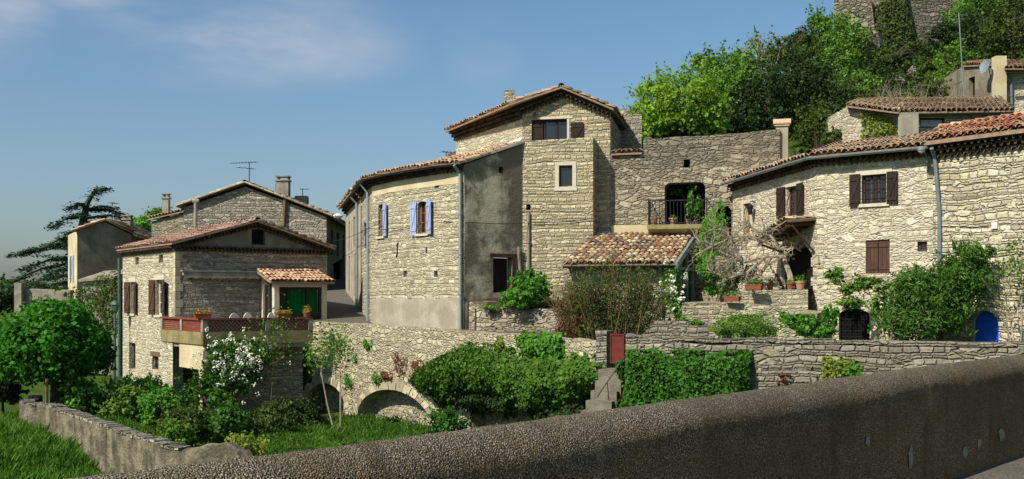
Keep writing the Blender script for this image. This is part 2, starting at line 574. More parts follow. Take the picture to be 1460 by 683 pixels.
M['stone_arch'] = stone('stone_arch', ['#989079', '#b4ac95', '#a59d86', '#c0b8a2', '#9d957e', '#aea486'], '#a8a08a', .20, .09, .10, .8, .3, '#6b6553', warp=.09, seed=47.0, dark_joint=.5, weather=.15, coursed=0.3)
M['stone_castle'] = stone('stone_castle', ['#6e6a60', '#88837a', '#7a766c', '#969084', '#726e64'], '#5c584e', .50, .19, .08, 1.3, .5, '#46443c', warp=.10, seed=53.0, dark_joint=.9, weather=.35, coursed=.8)
M['rock'] = stone('rock', ['#7c7666', '#969080', '#868070', '#a49e8e'], '#6a6456', .42, .24, .07, 1.6, .5, '#504c40', warp=.3, seed=59.0, dark_joint=.8, weather=.2)
M['voussoir'] = tiles('voussoir', ['#8f8670', '#b3a98f', '#a0967c', '#c0b69c', '#98907a'], .4, '#6f6a58')
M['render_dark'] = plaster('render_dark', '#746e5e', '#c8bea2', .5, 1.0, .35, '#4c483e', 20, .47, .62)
M['render_beige'] = plaster('render_beige', '#918a78', '#a8a08e', 1.0, .5, .25, '#6a6454')
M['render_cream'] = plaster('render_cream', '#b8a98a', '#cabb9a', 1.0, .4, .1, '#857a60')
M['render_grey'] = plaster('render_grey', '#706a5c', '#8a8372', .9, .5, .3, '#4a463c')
M['render_pale'] = plaster('render_pale', '#8f897b', '#a39c8c', 1.4, .3, .1, '#6d685c')
M['garden_wall'] = plaster('garden_wall', '#5a5446', '#827a66', 2.2, 1.6, .8, '#38352b', 12)
M['concrete_dark'] = plaster('concrete_dark', '#5e594d', '#787264', 2.0, .5, .3, '#45423a')
M['concrete_olive'] = plaster('concrete_olive', '#7c7350', '#8f8560', 1.5, .3, .3, '#4d4934')
M['concrete'] = plaster('concrete', '#807a6c', '#989182', 2.0, .4, .3, '#57534a')
M['white_mortar'] = plaster('white_mortar', '#c9c0ae', '#d8d0c0', 2.0, .3)
M['roof_old'] = tiles('roof_old', ['#9c8670', '#ac9076', '#867462', '#b49c80', '#a08c78', '#bca084', '#908070'], .5, '#87806e')
M['roof_pink'] = tiles('roof_pink', ['#a48468', '#b09276', '#967a60', '#b89e80', '#9e8068'], .4, '#857a68')
M['roof_mixed'] = tiles('roof_mixed', ['#a4886a', '#b49c7c', '#866c56', '#c0ac8c', '#947860', '#726050', '#ac9072', '#b0a084', '#966c50', '#c8ba9c'], .4, '#6f6a5c')
M['roof_red'] = tiles('roof_red', ['#a26e58', '#b38468', '#946048', '#bc9478', '#9c6c56', '#b89c82', '#8a5e4a'], .4, '#857a6a')
M['roof_redbrown'] = tiles('roof_redbrown', ['#84665a', '#927464', '#7a5c52', '#9c8070', '#8a6c5e'], .45, '#8a8274')
M['roof_porch'] = tiles('roof_porch', ['#b08c70', '#bf9c7e', '#a68064', '#b89474', '#c6a688'], .25, '#8f7a62')
M['genoise'] = tiles('genoise', ['#4c4034', '#5a4c3e', '#42382e', '#645444'], .3, '#3a352c')
M['under'] = plain('under_roof', '#4b3f34', .9)
M['channel'] = plain('channel_tile', '#86705c', .9, .3, 6, .3)
M['wood_dark'] = plain('wood_dark', '#2a211d', .75, .35, 9, .4, .2, 0, (1, 1, .15))
M['wood_brown'] = plain('wood_brown', '#4a352a', .75, .3, 9, .4, .2, 0, (1, 1, .15))
M['wood_orange'] = plain('wood_orange', '#8a5228', .6, .25, 9, .3, .3, 0, (1, 1, .15))
M['wood_door'] = plain('wood_door', '#a5733f', .6, .25, 9, .3, .3, 0, (1, 1, .15))
M['wood_old'] = plain('wood_old', '#6a5540', .8, .35, 9, .5, .2, 0, (1, 1, .2))
M['shutter_blue'] = plain('shutter_blue', '#8f9cc0', .6, .12, 6, .1)
M['shutter_light'] = plain('shutter_light', '#a9b8c4', .6, .12, 6, .1)
M['blue_door'] = plain('blue_door', '#1c54c0', .5, .15, 5, .15)
M['red_gate'] = plain('red_gate', '#582014', .7, .3, 5, .2)
M['red_slat'] = plain('red_slat', '#7d3526', .7, .2, 8, .2)
M['lattice'] = plain('lattice', '#74382a', .75, .2, 8, .2)
M['metal_grey'] = plain('metal_grey', '#6f7a80', .45, .15, 6, .1, .4, .3)
M['metal_dark'] = plain('metal_dark', '#2c3033', .5, .2, 8, .1, .4, .2)
M['metal_green'] = plain('metal_green', '#3d5850', .55, .2, 6, .1)
M['zinc'] = plain('zinc', '#8d969b', .4, .12, 5, .1, .5, .4)
M['iron'] = plain('iron', '#141416', .55, .2, 9, .2)
M['white'] = plain('white_paint', '#d4d2cc', .5, .06, 4, .05)
M['white_stone'] = plain('white_stone', '#b8b09c', .85, .15, 8, .3)
M['green_frame'] = plain('green_frame', '#7e9a8c', .6, .15, 6, .15)
M['curtain'] = plain('green_curtain', '#0f5a2c', .9, .35, 4, .4, .1, 0, (6, 6, .4), .03)
M['black'] = plain('dark_inside', '#0d0c0b', .95, .2)
M['terracotta'] = plain('terracotta', '#7e4630', .85, .25, 8, .2)
M['terracotta_pale'] = plain('terracotta_pale', '#a87a5c', .85, .2, 8, .2)
M['bark'] = plain('bark', '#4a4034', .95, .4, 7, 1.0, .1, 0, (1, 1, .3), .04)
M['bark_pale'] = plain('bark_pale', '#8c8270', .9, .35, 7, .8, .1, 0, (1, 1, .4), .02)
M['soil'] = plain('soil', '#3c3226', .95, .4, 3, .8, .05, 0, (1, 1, 1), .05)
t = NT('glass')
b = t.n("BsdfPrincipled")
b.inputs["Base Color"].default_value = hexc('#1a2128')
b.inputs["Roughness"].default_value = .08
b.inputs["Specular IOR Level"].default_value = .6
t.t.links.new(b.outputs[0], t.out.inputs[0])
M['glass'] = t.m

# foliage
M['lf_chestnut'] = leaf('leaf_chestnut', '#24500e', '#427e1e', '#60982c', .33)
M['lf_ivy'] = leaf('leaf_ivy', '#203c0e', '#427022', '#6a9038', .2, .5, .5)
M['lf_ivy_olive'] = leaf('leaf_ivy_olive', '#26400f', '#4a6e1e', '#808c34', .2, .6, .5)
M['lf_bush'] = leaf('leaf_bush', '#305a1a', '#5a9030', '#86b04c', .32)
M['lf_bright'] = leaf('leaf_bright', '#407224', '#6ca03a', '#94c254', .35)
M['lf_lime'] = leaf('leaf_lime', '#587c1e', '#86a638', '#b0c45c', .4)
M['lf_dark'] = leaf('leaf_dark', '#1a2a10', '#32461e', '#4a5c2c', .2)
M['lf_oak'] = leaf('leaf_oak', '#2e3c18', '#4e5e28', '#727c3a', .25)
M['lf_mid'] = leaf('leaf_mid', '#3e6020', '#668834', '#8ca44a', .32)
M['lf_pale'] = leaf('leaf_pale', '#5a6b3a', '#7d8a52', '#9aa26c', .35)
M['lf_cedar'] = leaf('leaf_cedar', '#203226', '#344c3a', '#4a6650', .15)
M['lf_oleander'] = leaf('leaf_oleander', '#2a4a1a', '#52762e', '#8aa04e', .25)
M['lf_willow'] = leaf('leaf_willow', '#30401c', '#52602c', '#747844', .25)
M['lf_red'] = leaf('leaf_red', '#4a2a1c', '#74412c', '#8f5a3c', .2)
M['lf_yellow'] = leaf('leaf_yellow', '#5a6a20', '#84903a', '#a0a458', .35)
M['petal_white'] = leaf('petal_white', '#c8c8bc', '#dedcd2', '#e8e6de', .2)
M['petal_orange'] = leaf('petal_orange', '#a5641c', '#c98a2a', '#d6a83c', .2)
M['petal_pink'] = leaf('petal_pink', '#a8505c', '#c47a84', '#d09aa0', .2)
M['grass'] = leaf('grass_blade', '#32541a', '#547a2c', '#7a9644', .35, .7)

# ------------------------------------------------------------------ building pieces
def along(pts, t):
    """Point at fraction t of a polyline's length."""
    ls = [(pts[i + 1] - pts[i]).length for i in range(len(pts) - 1)]
    x = max(0.0, min(1.0, t)) * sum(ls)
    for i, l in enumerate(ls):
        if x <= l or i == len(ls) - 1:
            return pts[i].lerp(pts[i + 1], min(1.0, x / l if l else 0))
        x -= l

def tile_roof(name, eave, ridge, mat, parent, pitch=.20, row=.36, thick=.05, base='channel'):
    """A roof slope of overlapping half-round clay tiles between an eave line and a ridge line."""
    eave, ridge = [Vector(p) for p in eave], [Vector(p) for p in ridge]
    L = sum((eave[i + 1] - eave[i]).length for i in range(len(eave) - 1))
    n = max(2, round(L / pitch))
    mb = MB()
    dn = Vector((0, 0, -thick))
    up = Vector((0, 0, .012))
    for i in range(len(eave) - 1):
        a, b, c, d = eave[i], eave[i + 1], ridge[i + 1], ridge[i]
        if (c - d).length < 1e-3: mb.hexa([p + dn for p in (a, b, c)], [p + up for p in (a, b, c)], 1)
        else: mb.hexa([p + dn for p in (a, b, c, d)], [p + up for p in (a, b, c, d)], 1)
    K = 5
    for i in range(n):
        e0, e1 = along(eave, i / n), along(eave, (i + 1) / n)
        r0, r1 = along(ridge, i / n), along(ridge, (i + 1) / n)
        ln = ((r0 + r1) / 2 - (e0 + e1) / 2).length
        m = max(1, round(ln / row))
        for j in range(m):
            s0, s1 = (j - .12 + random.uniform(-.05, .05)) / m, (j + 1.0) / m
            s0 = max(s0, -.02)
            rings = []
            jit = random.gauss(0, .06)
            lift = random.uniform(0, .02) + .014 * (1 + math.sin(i * .63 + j * .4)) + .012 * (1 + math.sin(j * 1.07 + i * .21))
            for s, wf, hz in ((s0, .50, .035 + lift), (s1, .40, .0 + lift)):
                a, b = e0.lerp(r0, s), e1.lerp(r1, s)
                cc = (a + b) / 2 + (b - a) * jit
                w = (b - a) * wf
                nrm = (b - a).cross((r0 + r1) / 2 - (e0 + e1) / 2).normalized()
                hw = w.length
                rings.append([cc + w * math.cos(math.pi * k / K) + nrm * (math.sin(math.pi * k / K) * hw * .85 + hz) for k in range(K + 1)])
            i0 = len(mb.v)
            mb.v += [tuple(p) for p in rings[0] + rings[1]]
            for k in range(K):
                mb.f.append((i0 + k + 1, i0 + k, i0 + K + 1 + k, i0 + K + 2 + k))
                mb.uv += [(0, 0)] * 4
                mb.mi.append(0)
                mb.sm.append(True)
            # the butt end of the tile, a thick rim
            inner = [p.lerp((rings[0][0] + rings[0][K]) / 2, .16) for p in rings[0]]
            i1 = len(mb.v)
            mb.v += [tuple(p) for p in inner]
            for k in range(K):
                mb.f.append((i0 + k, i0 + k + 1, i1 + k + 1, i1 + k))
                mb.uv += [(0, 0)] * 4
                mb.mi.append(0)
                mb.sm.append(False)
    return mb.build(name, [mat if not isinstance(mat, str) else M[mat], M[base]], parent)

def ridge_tiles(name, pts, mat, parent, r=.13, step=.4):
    pts = [Vector(p) for p in pts]
    L = sum((pts[i + 1] - pts[i]).length for i in range(len(pts) - 1))
    n = max(1, round(L / step))
    mb = MB()
    for i in range(n):
        a, b = along(pts, i / n), along(pts, min(1, (i + 1.12) / n))
        d = (b - a).normalized()
        s = d.cross(Vector((0, 0, 1))).normalized()
        u = s.cross(d)
        ring = lambda c, q, z: [c + s * math.cos(math.pi * k / 5) * q + u * (math.sin(math.pi * k / 5) * q + z) for k in range(6)]
        A, B = ring(a, r, .03), ring(b, r * .85, 0)
        i0 = len(mb.v)
        mb.v += [tuple(p) for p in A + B]
        for k in range(5):
            mb.f.append((i0 + k, i0 + k + 1, i0 + 7 + k, i0 + 6 + k))
            mb.uv += [(0, 0)] * 4
            mb.mi.append(0)
            mb.sm.append(True)
    return mb.build(name, M[mat], parent)

def genoise(name, pts, outs, parent, rows=2, pitch=.19, h=.13, mat='genoise'):
    """Corbelled courses of half-round tiles under an eave; pts is the top line on the wall, outs its outward directions."""
    mb = MB()
    pts = [Vector(p) for p in pts]
    for r in range(rows):
        proj = .12 + .11 * (rows - 1 - r)
        for i in range(len(pts) - 1):
            a, b, o = pts[i], pts[i + 1], Vector(outs[i])
            a, b = a - Vector((0, 0, h * r)), b - Vector((0, 0, h * r))
            d = b - a
            dz = Vector((0, 0, -h))
            q = lambda p, k: p + o * k
            mb.hexa([q(a, proj - .05) + dz * .35, q(b, proj - .05) + dz * .35, q(b, -.02) + dz * .35, q(a, -.02) + dz * .35],
                    [q(a, proj - .05), q(b, proj - .05), q(b, -.02), q(a, -.02)], 1)
            n = max(1, round(d.length / pitch))
            for k in range(n):
                c = a + d * ((k + .5) / n) + dz * .98
                w = d / n * .5
                rim = [c + w * math.cos(math.pi * j / 5) + Vector((0, 0, 1)) * (math.sin(math.pi * j / 5) * h * .92) for j in range(6)]
                inn = [c + w * .74 * math.cos(math.pi * j / 5) + Vector((0, 0, 1)) * (math.sin(math.pi * j / 5) * h * .62) for j in range(6)]
                i0 = len(mb.v)
                for ring, oo in ((rim, proj), (inn, proj), (rim, -.02)):
                    mb.v += [tuple(p + o * oo) for p in ring]
                for j in range(5):
                    mb.f.append((i0 + j, i0 + 6 + j, i0 + 7 + j, i0 + 1 + j))
                    mb.f.append((i0 + j, i0 + j + 1, i0 + 13 + j, i0 + 12 + j))
                    mb.uv += [(0, 0)] * 8
                    mb.mi += [0, 0]
                    mb.sm += [False, True]
    return mb.build(name, [M[mat], M['under']], parent)

def gutter(name, pts, mat, parent, r=.065):
    """A half-round gutter along a line."""
    pts = [Vector(p) for p in pts]
    mb = MB()
    for i in range(len(pts) - 1):
        a, b = pts[i], pts[i + 1]
        s = (b - a).cross(Vector((0, 0, 1))).normalized()
        A, B = [], []
        for k in range(7):
            an = math.pi + math.pi * k / 6
            off = s * math.cos(an) * r + Vector((0, 0, math.sin(an) * r))
            A.append(a + off)
            B.append(b + off)
        for rr, fl in ((1.0, False), (.8, True)):
            A2 = [a + (p - a) * rr for p in A]
            B2 = [b + (p - b) * rr for p in B]
            for k in range(6):
                f = [A2[k], A2[k + 1], B2[k + 1], B2[k]]
                mb.face(f if not fl else f[::-1], smooth=True)
        for E, e in ((A, a), (B, b)): mb.face([e + (p - e) * .99 for p in E])
    return mb.build(name, M[mat], parent)

def pipe(name, pts, r, mat, parent=None, sides=8, brackets=True):
    mb = MB()
    mb.tube(pts, r, sides)
    if brackets and len(pts) > 1:
        a, b = Vector(pts[-2]), Vector(pts[-1])
        n = int((b - a).length / 1.8)
        for k in range(1, n + 1):
            c = a.lerp(b, k / (n + 1))
            d = (b - a).normalized()
            mb.tube([c - d * .03, c + d * .03], r * 1.35, sides)
    return mb.build(name, M[mat], parent)

def window(par, fr, r, frame='wood_brown', pane='glass', rec=.14, cols=2, rows=2, fw=.06, name='window', arched=False, surround=None, sill=None, lintel=None, bars=None, backing=True):
    """A window set back in its opening: frame with glazing bars, pane, and the stone round it."""
    u0, v0, u1, v1 = r
    mb = MB()
    for a, b, c, d in ((u0, u0 + fw, v0, v1), (u1 - fw, u1, v0, v1), (u0 + fw, u1 - fw, v0, v0 + fw), (u0 + fw, u1 - fw, v1 - fw, v1)):
        mb.fbox(fr, a, b, c, d, -rec - .05, -rec)
    iw, ih = u1 - u0 - 2 * fw, v1 - v0 - 2 * fw
    for k in range(1, cols):
        x = u0 + fw + iw * k / cols
        bw = .025 if cols != 2 else .04
        mb.fbox(fr, x - bw, x + bw, v0 + fw, v1 - fw, -rec - .045, -rec - .004)
    for k in range(1, rows):
        y = v0 + fw + ih * k / rows
        mb.fbox(fr, u0 + fw, u1 - fw, y - .013, y + .013, -rec - .04, -rec - .008)
    w = mb.build(name, M[frame], par)
    pb = MB()
    pb.fbox(fr, u0 + .01, u1 - .01, v0 + .01, v1 - .01, -rec - .04, -rec - .03)
    pb.build('pane', M[pane], w)
    if sill:
        sb = MB()
        sb.fbox(fr, u0 - .10, u1 + .10, v0 - .10, v0 - .005, -rec, .06)
        sb.build('sill', M[sill], w)
    if surround:
        sb = MB()
        k = .15
        sb.fbox(fr, u0 - k, u0 - .002, v0 - .02, v1 + .02, -.10, .025)
        sb.fbox(fr, u1 + .002, u1 + k, v0 - .02, v1 + .02, -.10, .025)
        sb.fbox(fr, u0 - k - .03, u1 + k + .03, v0 - k - .02, v0 - .022, -.10, .035)
        sb.fbox(fr, u0 - k, u1 + k, v1 + .022, v1 + k, -.10, .025)
        sb.build('surround', M[surround], w)
    if lintel:
        lb = MB()
        lb.fbox(fr, u0 - .18, u1 + .18, v1 + .005, v1 + .2, -.10, .02)
        lb.build('lintel', M[lintel], w)
    if bars:
        bb = MB()
        n = bars[0]
        for k in range(n):
            x = u0 + (u1 - u0) * (k + .5) / n
            bb.tube([fr.at(x, v0 - .02, -.04), fr.at(x, v1 + .02, -.04)], .014, 5)
        for k in range(bars[1]):
            y = v0 + (v1 - v0) * (k + .5) / bars[1]
            bb.tube([fr.at(u0 - .02, y, -.03), fr.at(u1 + .02, y, -.03)], .012, 5)
        bb.build('grille', M['iron'], w)
    return w

def shutter(par, fr, u0, u1, v0, v1, mat, o=.045, swing=0.0, hinge='l', planks=4, brace=True, label=None, name='shutter'):
    """A ledged board shutter, hinged at one side and swung off the wall by an angle."""
    mb = MB()
    w = u1 - u0
    hu = u0 if hinge == 'l' else u1
    sg = 1 if hinge == 'l' else -1
    q = Fr((0, 0), (1, 0))
    c, s = math.cos(swing), math.sin(swing)
    q.d = (fr.d * c + fr.n * (s * sg)) if hinge == 'l' else (fr.d * c - fr.n * (s * 1))
    q.n = Vector((q.d.y, -q.d.x, 0))
    b = fr.at(hu, 0, o)
    q.p = b if hinge == 'l' else b - q.d * w
    q.p = Vector((q.p.x, q.p.y, 0))
    for k in range(planks):
        a0, a1 = w * k / planks + .004, w * (k + 1) / planks - .004
        mb.fbox(q, a0, a1, v0, v1, -.016, .016 - .003 * (k % 2))
    h = v1 - v0
    for f in (.16, .84):
        mb.fbox(q, .01, w - .01, v0 + h * f - .05, v0 + h * f + .05, .017, .035)
    if brace:
        a, e = q.at(.05, v0 + h * .2, .026), q.at(w - .05, v0 + h * .8, .026)
        dv = (e - a).normalized()
        sv = dv.cross(q.n) * .04
        mb.hexa([a - sv - q.n * .008, a + sv - q.n * .008, e + sv - q.n * .008, e - sv - q.n * .008],
                [a - sv + q.n * .007, a + sv + q.n * .007, e + sv + q.n * .007, e - sv + q.n * .007])
    o_ = mb.build(name, M[mat], par)
    if label: o_["label"] = label
    return o_

def hole_box(fr, r, depth=.35):
    """Dark back of a small unglazed opening."""
    mb = MB()
    u0, v0, u1, v1 = r
    mb.face([fr.at(u0 - .02, v0 - .02, -depth + .01), fr.at(u1 + .02, v0 - .02, -depth + .01), fr.at(u1 + .02, v1 + .02, -depth + .01), fr.at(u0 - .02, v1 + .02, -depth + .01)])
    return mb

def vent(par, fr, r, name='vent_opening', depth=.34):
    return hole_box(fr, r, depth).build(name, M['black'], par)

def chimney(name, c, sx, sy, z0, z1, mat, parent, cap='slab', rz=0.0):
    mb = MB()
    c = Vector((c[0], c[1], 0))
    mb.box(c + Vector((0, 0, (z0 + z1) / 2)), sx, sy, z1 - z0, rz)
    ch = mb.build(name, M[mat], parent)
    cb = MB()
    if cap == 'slab':
        cb.box(c + Vector((0, 0, z1 + .04)), sx + .12, sy + .12, .08, rz)
        for i in (-1, 1):
            for j in (-1, 1):
                q = Vector((i * (sx / 2 - .06), j * (sy / 2 - .06), 0))
                q.rotate(__import__('mathutils').Euler((0, 0, rz)))
                cb.box(c + q + Vector((0, 0, z1 + .16)), .09, .09, .16, rz)
        cb.box(c + Vector((0, 0, z1 + .27)), sx + .08, sy + .08, .06, rz)
        cb.build('chimney_cap', M[mat], ch)
    elif cap == 'tile':
        cb.box(c + Vector((0, 0, z1 + .03)), sx + .10, sy + .10, .06, rz)
        a = Vector((math.cos(rz), math.sin(rz), 0))
        for s in (-1, 1):
            b = Vector((-math.sin(rz), math.cos(rz), 0)) * s
            lo, hi = c + b * (sy / 2 + .08), c
            p = [lo - a * (sx / 2 + .1) + Vector((0, 0, z1 + .12)), lo + a * (sx / 2 + .1) + Vector((0, 0, z1 + .12)),
                 hi + a * (sx / 2 + .1) + Vector((0, 0, z1 + .3)), hi - a * (sx / 2 + .1) + Vector((0, 0, z1 + .3))]
            cb.hexa([x - Vector((0, 0, .05)) for x in p], p)
        cb.build('chimney_cap', M['roof_old'], ch)
    elif cap == 'rough':
        cb.box(c + Vector((.01, 0, z1 + .04)), sx * .96, sy * .96, .09, rz + .05)
        cb.build('chimney_cap', M[mat], ch)
    return ch

def antenna(name, base, h, label, boom=1.2, n=9, rz=0.0, second=True):
    """A television aerial: mast, boom and dipole rods."""
    t = thing(name, label, 'antenna', base, None)
    base = Vector(base)
    mb = MB()
    mb.tube([base, base + Vector((0, 0, h))], .025, 6)
    mb.build('mast', M['metal_dark'], t)
    for lvl, (z, L, k, ang) in enumerate(((h * .97, boom, n, rz), (h * .68, boom * .6, 4, rz + 1.1))[:2 if second else 1]):
        rb = MB()
        a = Vector((math.cos(ang), math.sin(ang), 0))
        b = Vector((-a.y, a.x, 0))
        c = base + Vector((0, 0, z))
        rb.tube([c - a * L * .3, c + a * L * .7], .016, 5)
        for i in range(k):
            q = c + a * L * (-.28 + .96 * i / (k - 1))
            w = .26 - .012 * i
            rb.tube([q - b * w, q + b * w], .010, 4)
        rb.build('aerial', M['metal_dark'], t)
    return t

def pot(name, c, r, h, label, group=None, mat='terracotta', plant=None, cat='flower pot', n=120, ph=.25, long=None, rz=0.0):
    """A clay pot or trough with soil and a plant standing in it."""
    t = thing(name, label, cat, c, group)
    c = Vector(c)
    mb = MB()
    if long:
        a = Vector((math.cos(rz), math.sin(rz), 0))
        b = Vector((-a.y, a.x, 0))
        q = lambda k, z: [c + a * (i * long / 2 * k) + b * (j * r * k) + Vector((0, 0, z)) for i, j in ((-1, -1), (1, -1), (1, 1), (-1, 1))]
        mb.hexa(q(.88, 0), q(.98, h * .85))
        mb.hexa(q(1.04, h * .85), q(1.04, h))
    else:
        mb.lathe(c, [(r * .68, 0), (r * .95, h * .8), (r * 1.08, h * .81), (r * 1.08, h), (r * .9, h), (r * .88, h * .9), (0, h * .9)], 14)
    mb.build('planter', M[mat], t)
    if plant:
        L = long or r * 2
        a = np.array((math.cos(rz), math.sin(rz), 0))
        k = rng.uniform(-.5, .5, n)[:, None] * a * (L * .95 if long else r)
        dirs = rng.normal(size=(n, 3))
        dirs /= np.linalg.norm(dirs, axis=1)[:, None]
        dirs[:, 2] = np.abs(dirs[:, 2])
        cc = np.array(c) + np.array((0, 0, h)) + k + dirs * (rng.uniform(.3, 1, n)[:, None]) * np.array((r * 1.15, r * 1.15, ph))
        for mname, sel, nm in plant:
            s = slice(int(n * sel[0]), int(n * sel[1]))
            leaves(nm, cc[s], dirs[s] + rng.normal(size=dirs[s].shape) * .4, .05, M[mname], t, 1.4)
    return t

def lantern(name, fr, u, v, label, arm=.5, head='cup', mast=0):
    t = thing(name, label, 'street lamp', fr.at(u, v, 0))
    mb = MB()
    mb.fbox(fr, u - .05, u + .05, v - .25, v + .05, .004, .03)
    mb.tube([fr.at(u, v - .15, .03), fr.at(u, v + .25, arm * .3), fr.at(u, v + .5, arm * .75), fr.at(u, v + .52, arm)], .022, 6)
    mb.build('bracket', M['metal_grey'], t)
    hb = MB()
    c = fr.at(u, v + .42, arm + .06)
    hb.lathe(c, [(.05, -.02), (.12, .0), (.115, .04), (.07, .10), (.03, .12), (0, .125)], 12)
    hb.build('lamp_shade', M['metal_grey'], t)
    gb = MB()
    gb.lathe(c, [(0, -.09), (.05, -.075), (.085, -.04), (.095, -.004)], 12)
    gb.build('lamp_globe', M['white'], t)
    return t

# ------------------------------------------------------------------ plants
def leaves(name, C, N, size, mat, parent=None, aspect=1.7, sizevar=.5, droop=0.0, fold=True):
    """Leaf-shaped faces at C facing N, one mesh."""
    C = np.asarray(C, float)
    N = np.asarray(N, float)
    n = len(C)
    if n == 0: return None
    N = N / (np.linalg.norm(N, axis=1)[:, None] + 1e-9)
    T = rng.normal(size=(n, 3))
    T[:, 2] -= droop
    T -= N * (T * N).sum(1)[:, None]
    T /= np.linalg.norm(T, axis=1)[:, None] + 1e-9
    B = np.cross(N, T)
    s = (np.broadcast_to(np.asarray(size, float), (n,)) * (1 + rng.uniform(-sizevar, sizevar, n)))[:, None]
    l, w = s * .5, s * .5 / aspect
    f = N * s * .10
    V = np.empty((n, 4, 3))
    V[:, 0] = C - T * l
    V[:, 1] = C + B * w + f + T * l * .1
    V[:, 2] = C + T * l
    V[:, 3] = C - B * w + f + T * l * .1
    org = C.mean(0)
    org[2] = V[:, :, 2].min()
    V = (V - org).reshape(-1, 3)
    me = bpy.data.meshes.new(name)
    me.vertices.add(4 * n)
    me.vertices.foreach_set("co", V.ravel().astype(np.float32))
    me.loops.add(4 * n)
    me.loops.foreach_set("vertex_index", np.arange(4 * n, dtype=np.int32))
    me.polygons.add(n)
    me.polygons.foreach_set("loop_start", np.arange(0, 4 * n, 4, dtype=np.int32))
    me.polygons.foreach_set("loop_total", np.full(n, 4, dtype=np.int32))
    me.materials.append(mat)
    me.update()
    me.validate()
    o = bpy.data.objects.new(name, me)
    o.location = Vector(org)
    col.objects.link(o)
    setparent(o, parent)
    return o

def unit(n):
    d = rng.normal(size=(n, 3))
    return d / np.linalg.norm(d, axis=1)[:, None]

def blob(c, rad, n, lobes=40, lr=.32, up=.35, lo=-1.0, spread=.7, shell=.55, shoots=.13):
    """Leaf points of an uneven crown: many small leaf clumps over an ellipsoid. Returns centres, normals."""
    c, rad = np.array(c, float), np.array(rad, float)
    d = unit(lobes * 3)
    d = d[d[:, 2] > lo][:lobes]
    k = len(d)
    rr = rng.uniform(shell, 1.0, k) ** .8
    sz = lr * rng.uniform(.55, 1.35, k)
    L = d * np.maximum(rr - sz * .45, .1)[:, None]
    wts = sz ** 2
    pick = rng.choice(k, n, p=wts / wts.sum())
    q = unit(n)
    ra = rng.uniform(0, 1, n) ** .38
    p = L[pick] + q * (ra * sz[pick])[:, None]
    C = c + p * rad
    # stray shoots standing out of the crown
    m = max(1, int(n * shoots))
    ns = max(6, int(k * .7))
    sd = unit(ns)
    sd[:, 2] = np.where(sd[:, 2] < lo, -sd[:, 2], sd[:, 2])
    si = rng.integers(0, ns, m)
    sl_ = (rng.uniform(1.08, 1.38, ns))[si]
    C[:m] = c + (sd[si] * (rng.uniform(.62, 1, m) * sl_)[:, None] + rng.normal(0, .035, (m, 3))) * rad
    Nn = q * .55 + d[pick] * .5 + rng.normal(size=(n, 3)) * spread
    Nn[:, 2] += up
    return C, Nn

def merge(parts):
    return np.concatenate([p[0] for p in parts]), np.concatenate([p[1] for p in parts])

def pblob(px, py, d, rx, ry, rz, n, **k):
    """blob() at a photo position, its radii rx, ry given in photo pixels at that distance, rz in metres of depth."""
    c = P(px, py, d)
    return blob(c, (rx * d / F, rz, ry * d / F), n, **k)

def grow(mb, p, d, length, r, depth, spread=.6, up=.1, kids=(2, 3), seg=4, shrink=.68, wob=.25, tips=None, mi=0):
    """A branching limb of tapered tubes."""
    p, d = Vector(p), Vector(d).normalized()
    pts, rr = [p], [r]
    for k in range(seg):
        d = (d + Vector((random.gauss(0, wob), random.gauss(0, wob), random.gauss(0, wob) + up)) * .5).normalized()
        p = p + d * (length / seg)
        pts.append(p)
        rr.append(r * (1 - .45 * (k + 1) / seg))
    mb.tube(pts, rr, 6 if r > .03 else 4, mi=mi, caps=False)
    if tips is not None: tips.append((p, d))
    if depth <= 0: return
    for k in range(random.randint(*kids)):
        q = (d + Vector((random.gauss(0, spread), random.gauss(0, spread), random.gauss(0, spread) + up))).normalized()
        s = pts[random.randint(max(1, seg - 2), seg)]
        grow(mb, s, q, length * random.uniform(shrink - .12, shrink + .1), rr[-1] * random.uniform(.65, .9), depth - 1, spread, up, kids, max(2, seg - 1), shrink, wob, tips, mi)

def tree(name, label, parts, size, mat, base, top, r=.15, cat='tree', group=None, aspect=1.6, limbs=6, bark='bark', droop=0.0, crown='crown', extra=()):
    """A tree or shrub: tapered trunk with limbs reaching into a crown of leaf clumps."""
    base, top = Vector(base), Vector(top)
    t = thing(name, label, cat, base, group)
    C, N = merge(parts) if isinstance(parts, list) else parts
    leaves(crown, C, N, size, M[mat], t, aspect, droop=droop)
    for nm, pts2, sz2, m2 in extra:
        leaves(nm, pts2[0], pts2[1], sz2, M[m2], t, 1.3)
    mb = MB()
    mid = base.lerp(top, .5) + Vector((random.gauss(0, .06), random.gauss(0, .06), 0)) * (top - base).length
    mb.tube([base, base.lerp(mid, .55) + Vector((random.gauss(0, .02), 0, 0)), mid, top], [r * 1.25, r, r * .85, r * .5], 8, caps=False)
    idx = rng.choice(len(C), limbs, replace=len(C) < limbs)
    for i in idx:
        q = Vector(C[i])
        s = mid.lerp(top, random.random() * .9)
        m = s.lerp(q, .5) + Vector((0, 0, (q - s).length * .12))
        mb.tube([s, m, q], [r * .5, r * .3, r * .08], 5, caps=False)
    mb.build('trunk', M[bark], t)
    return t

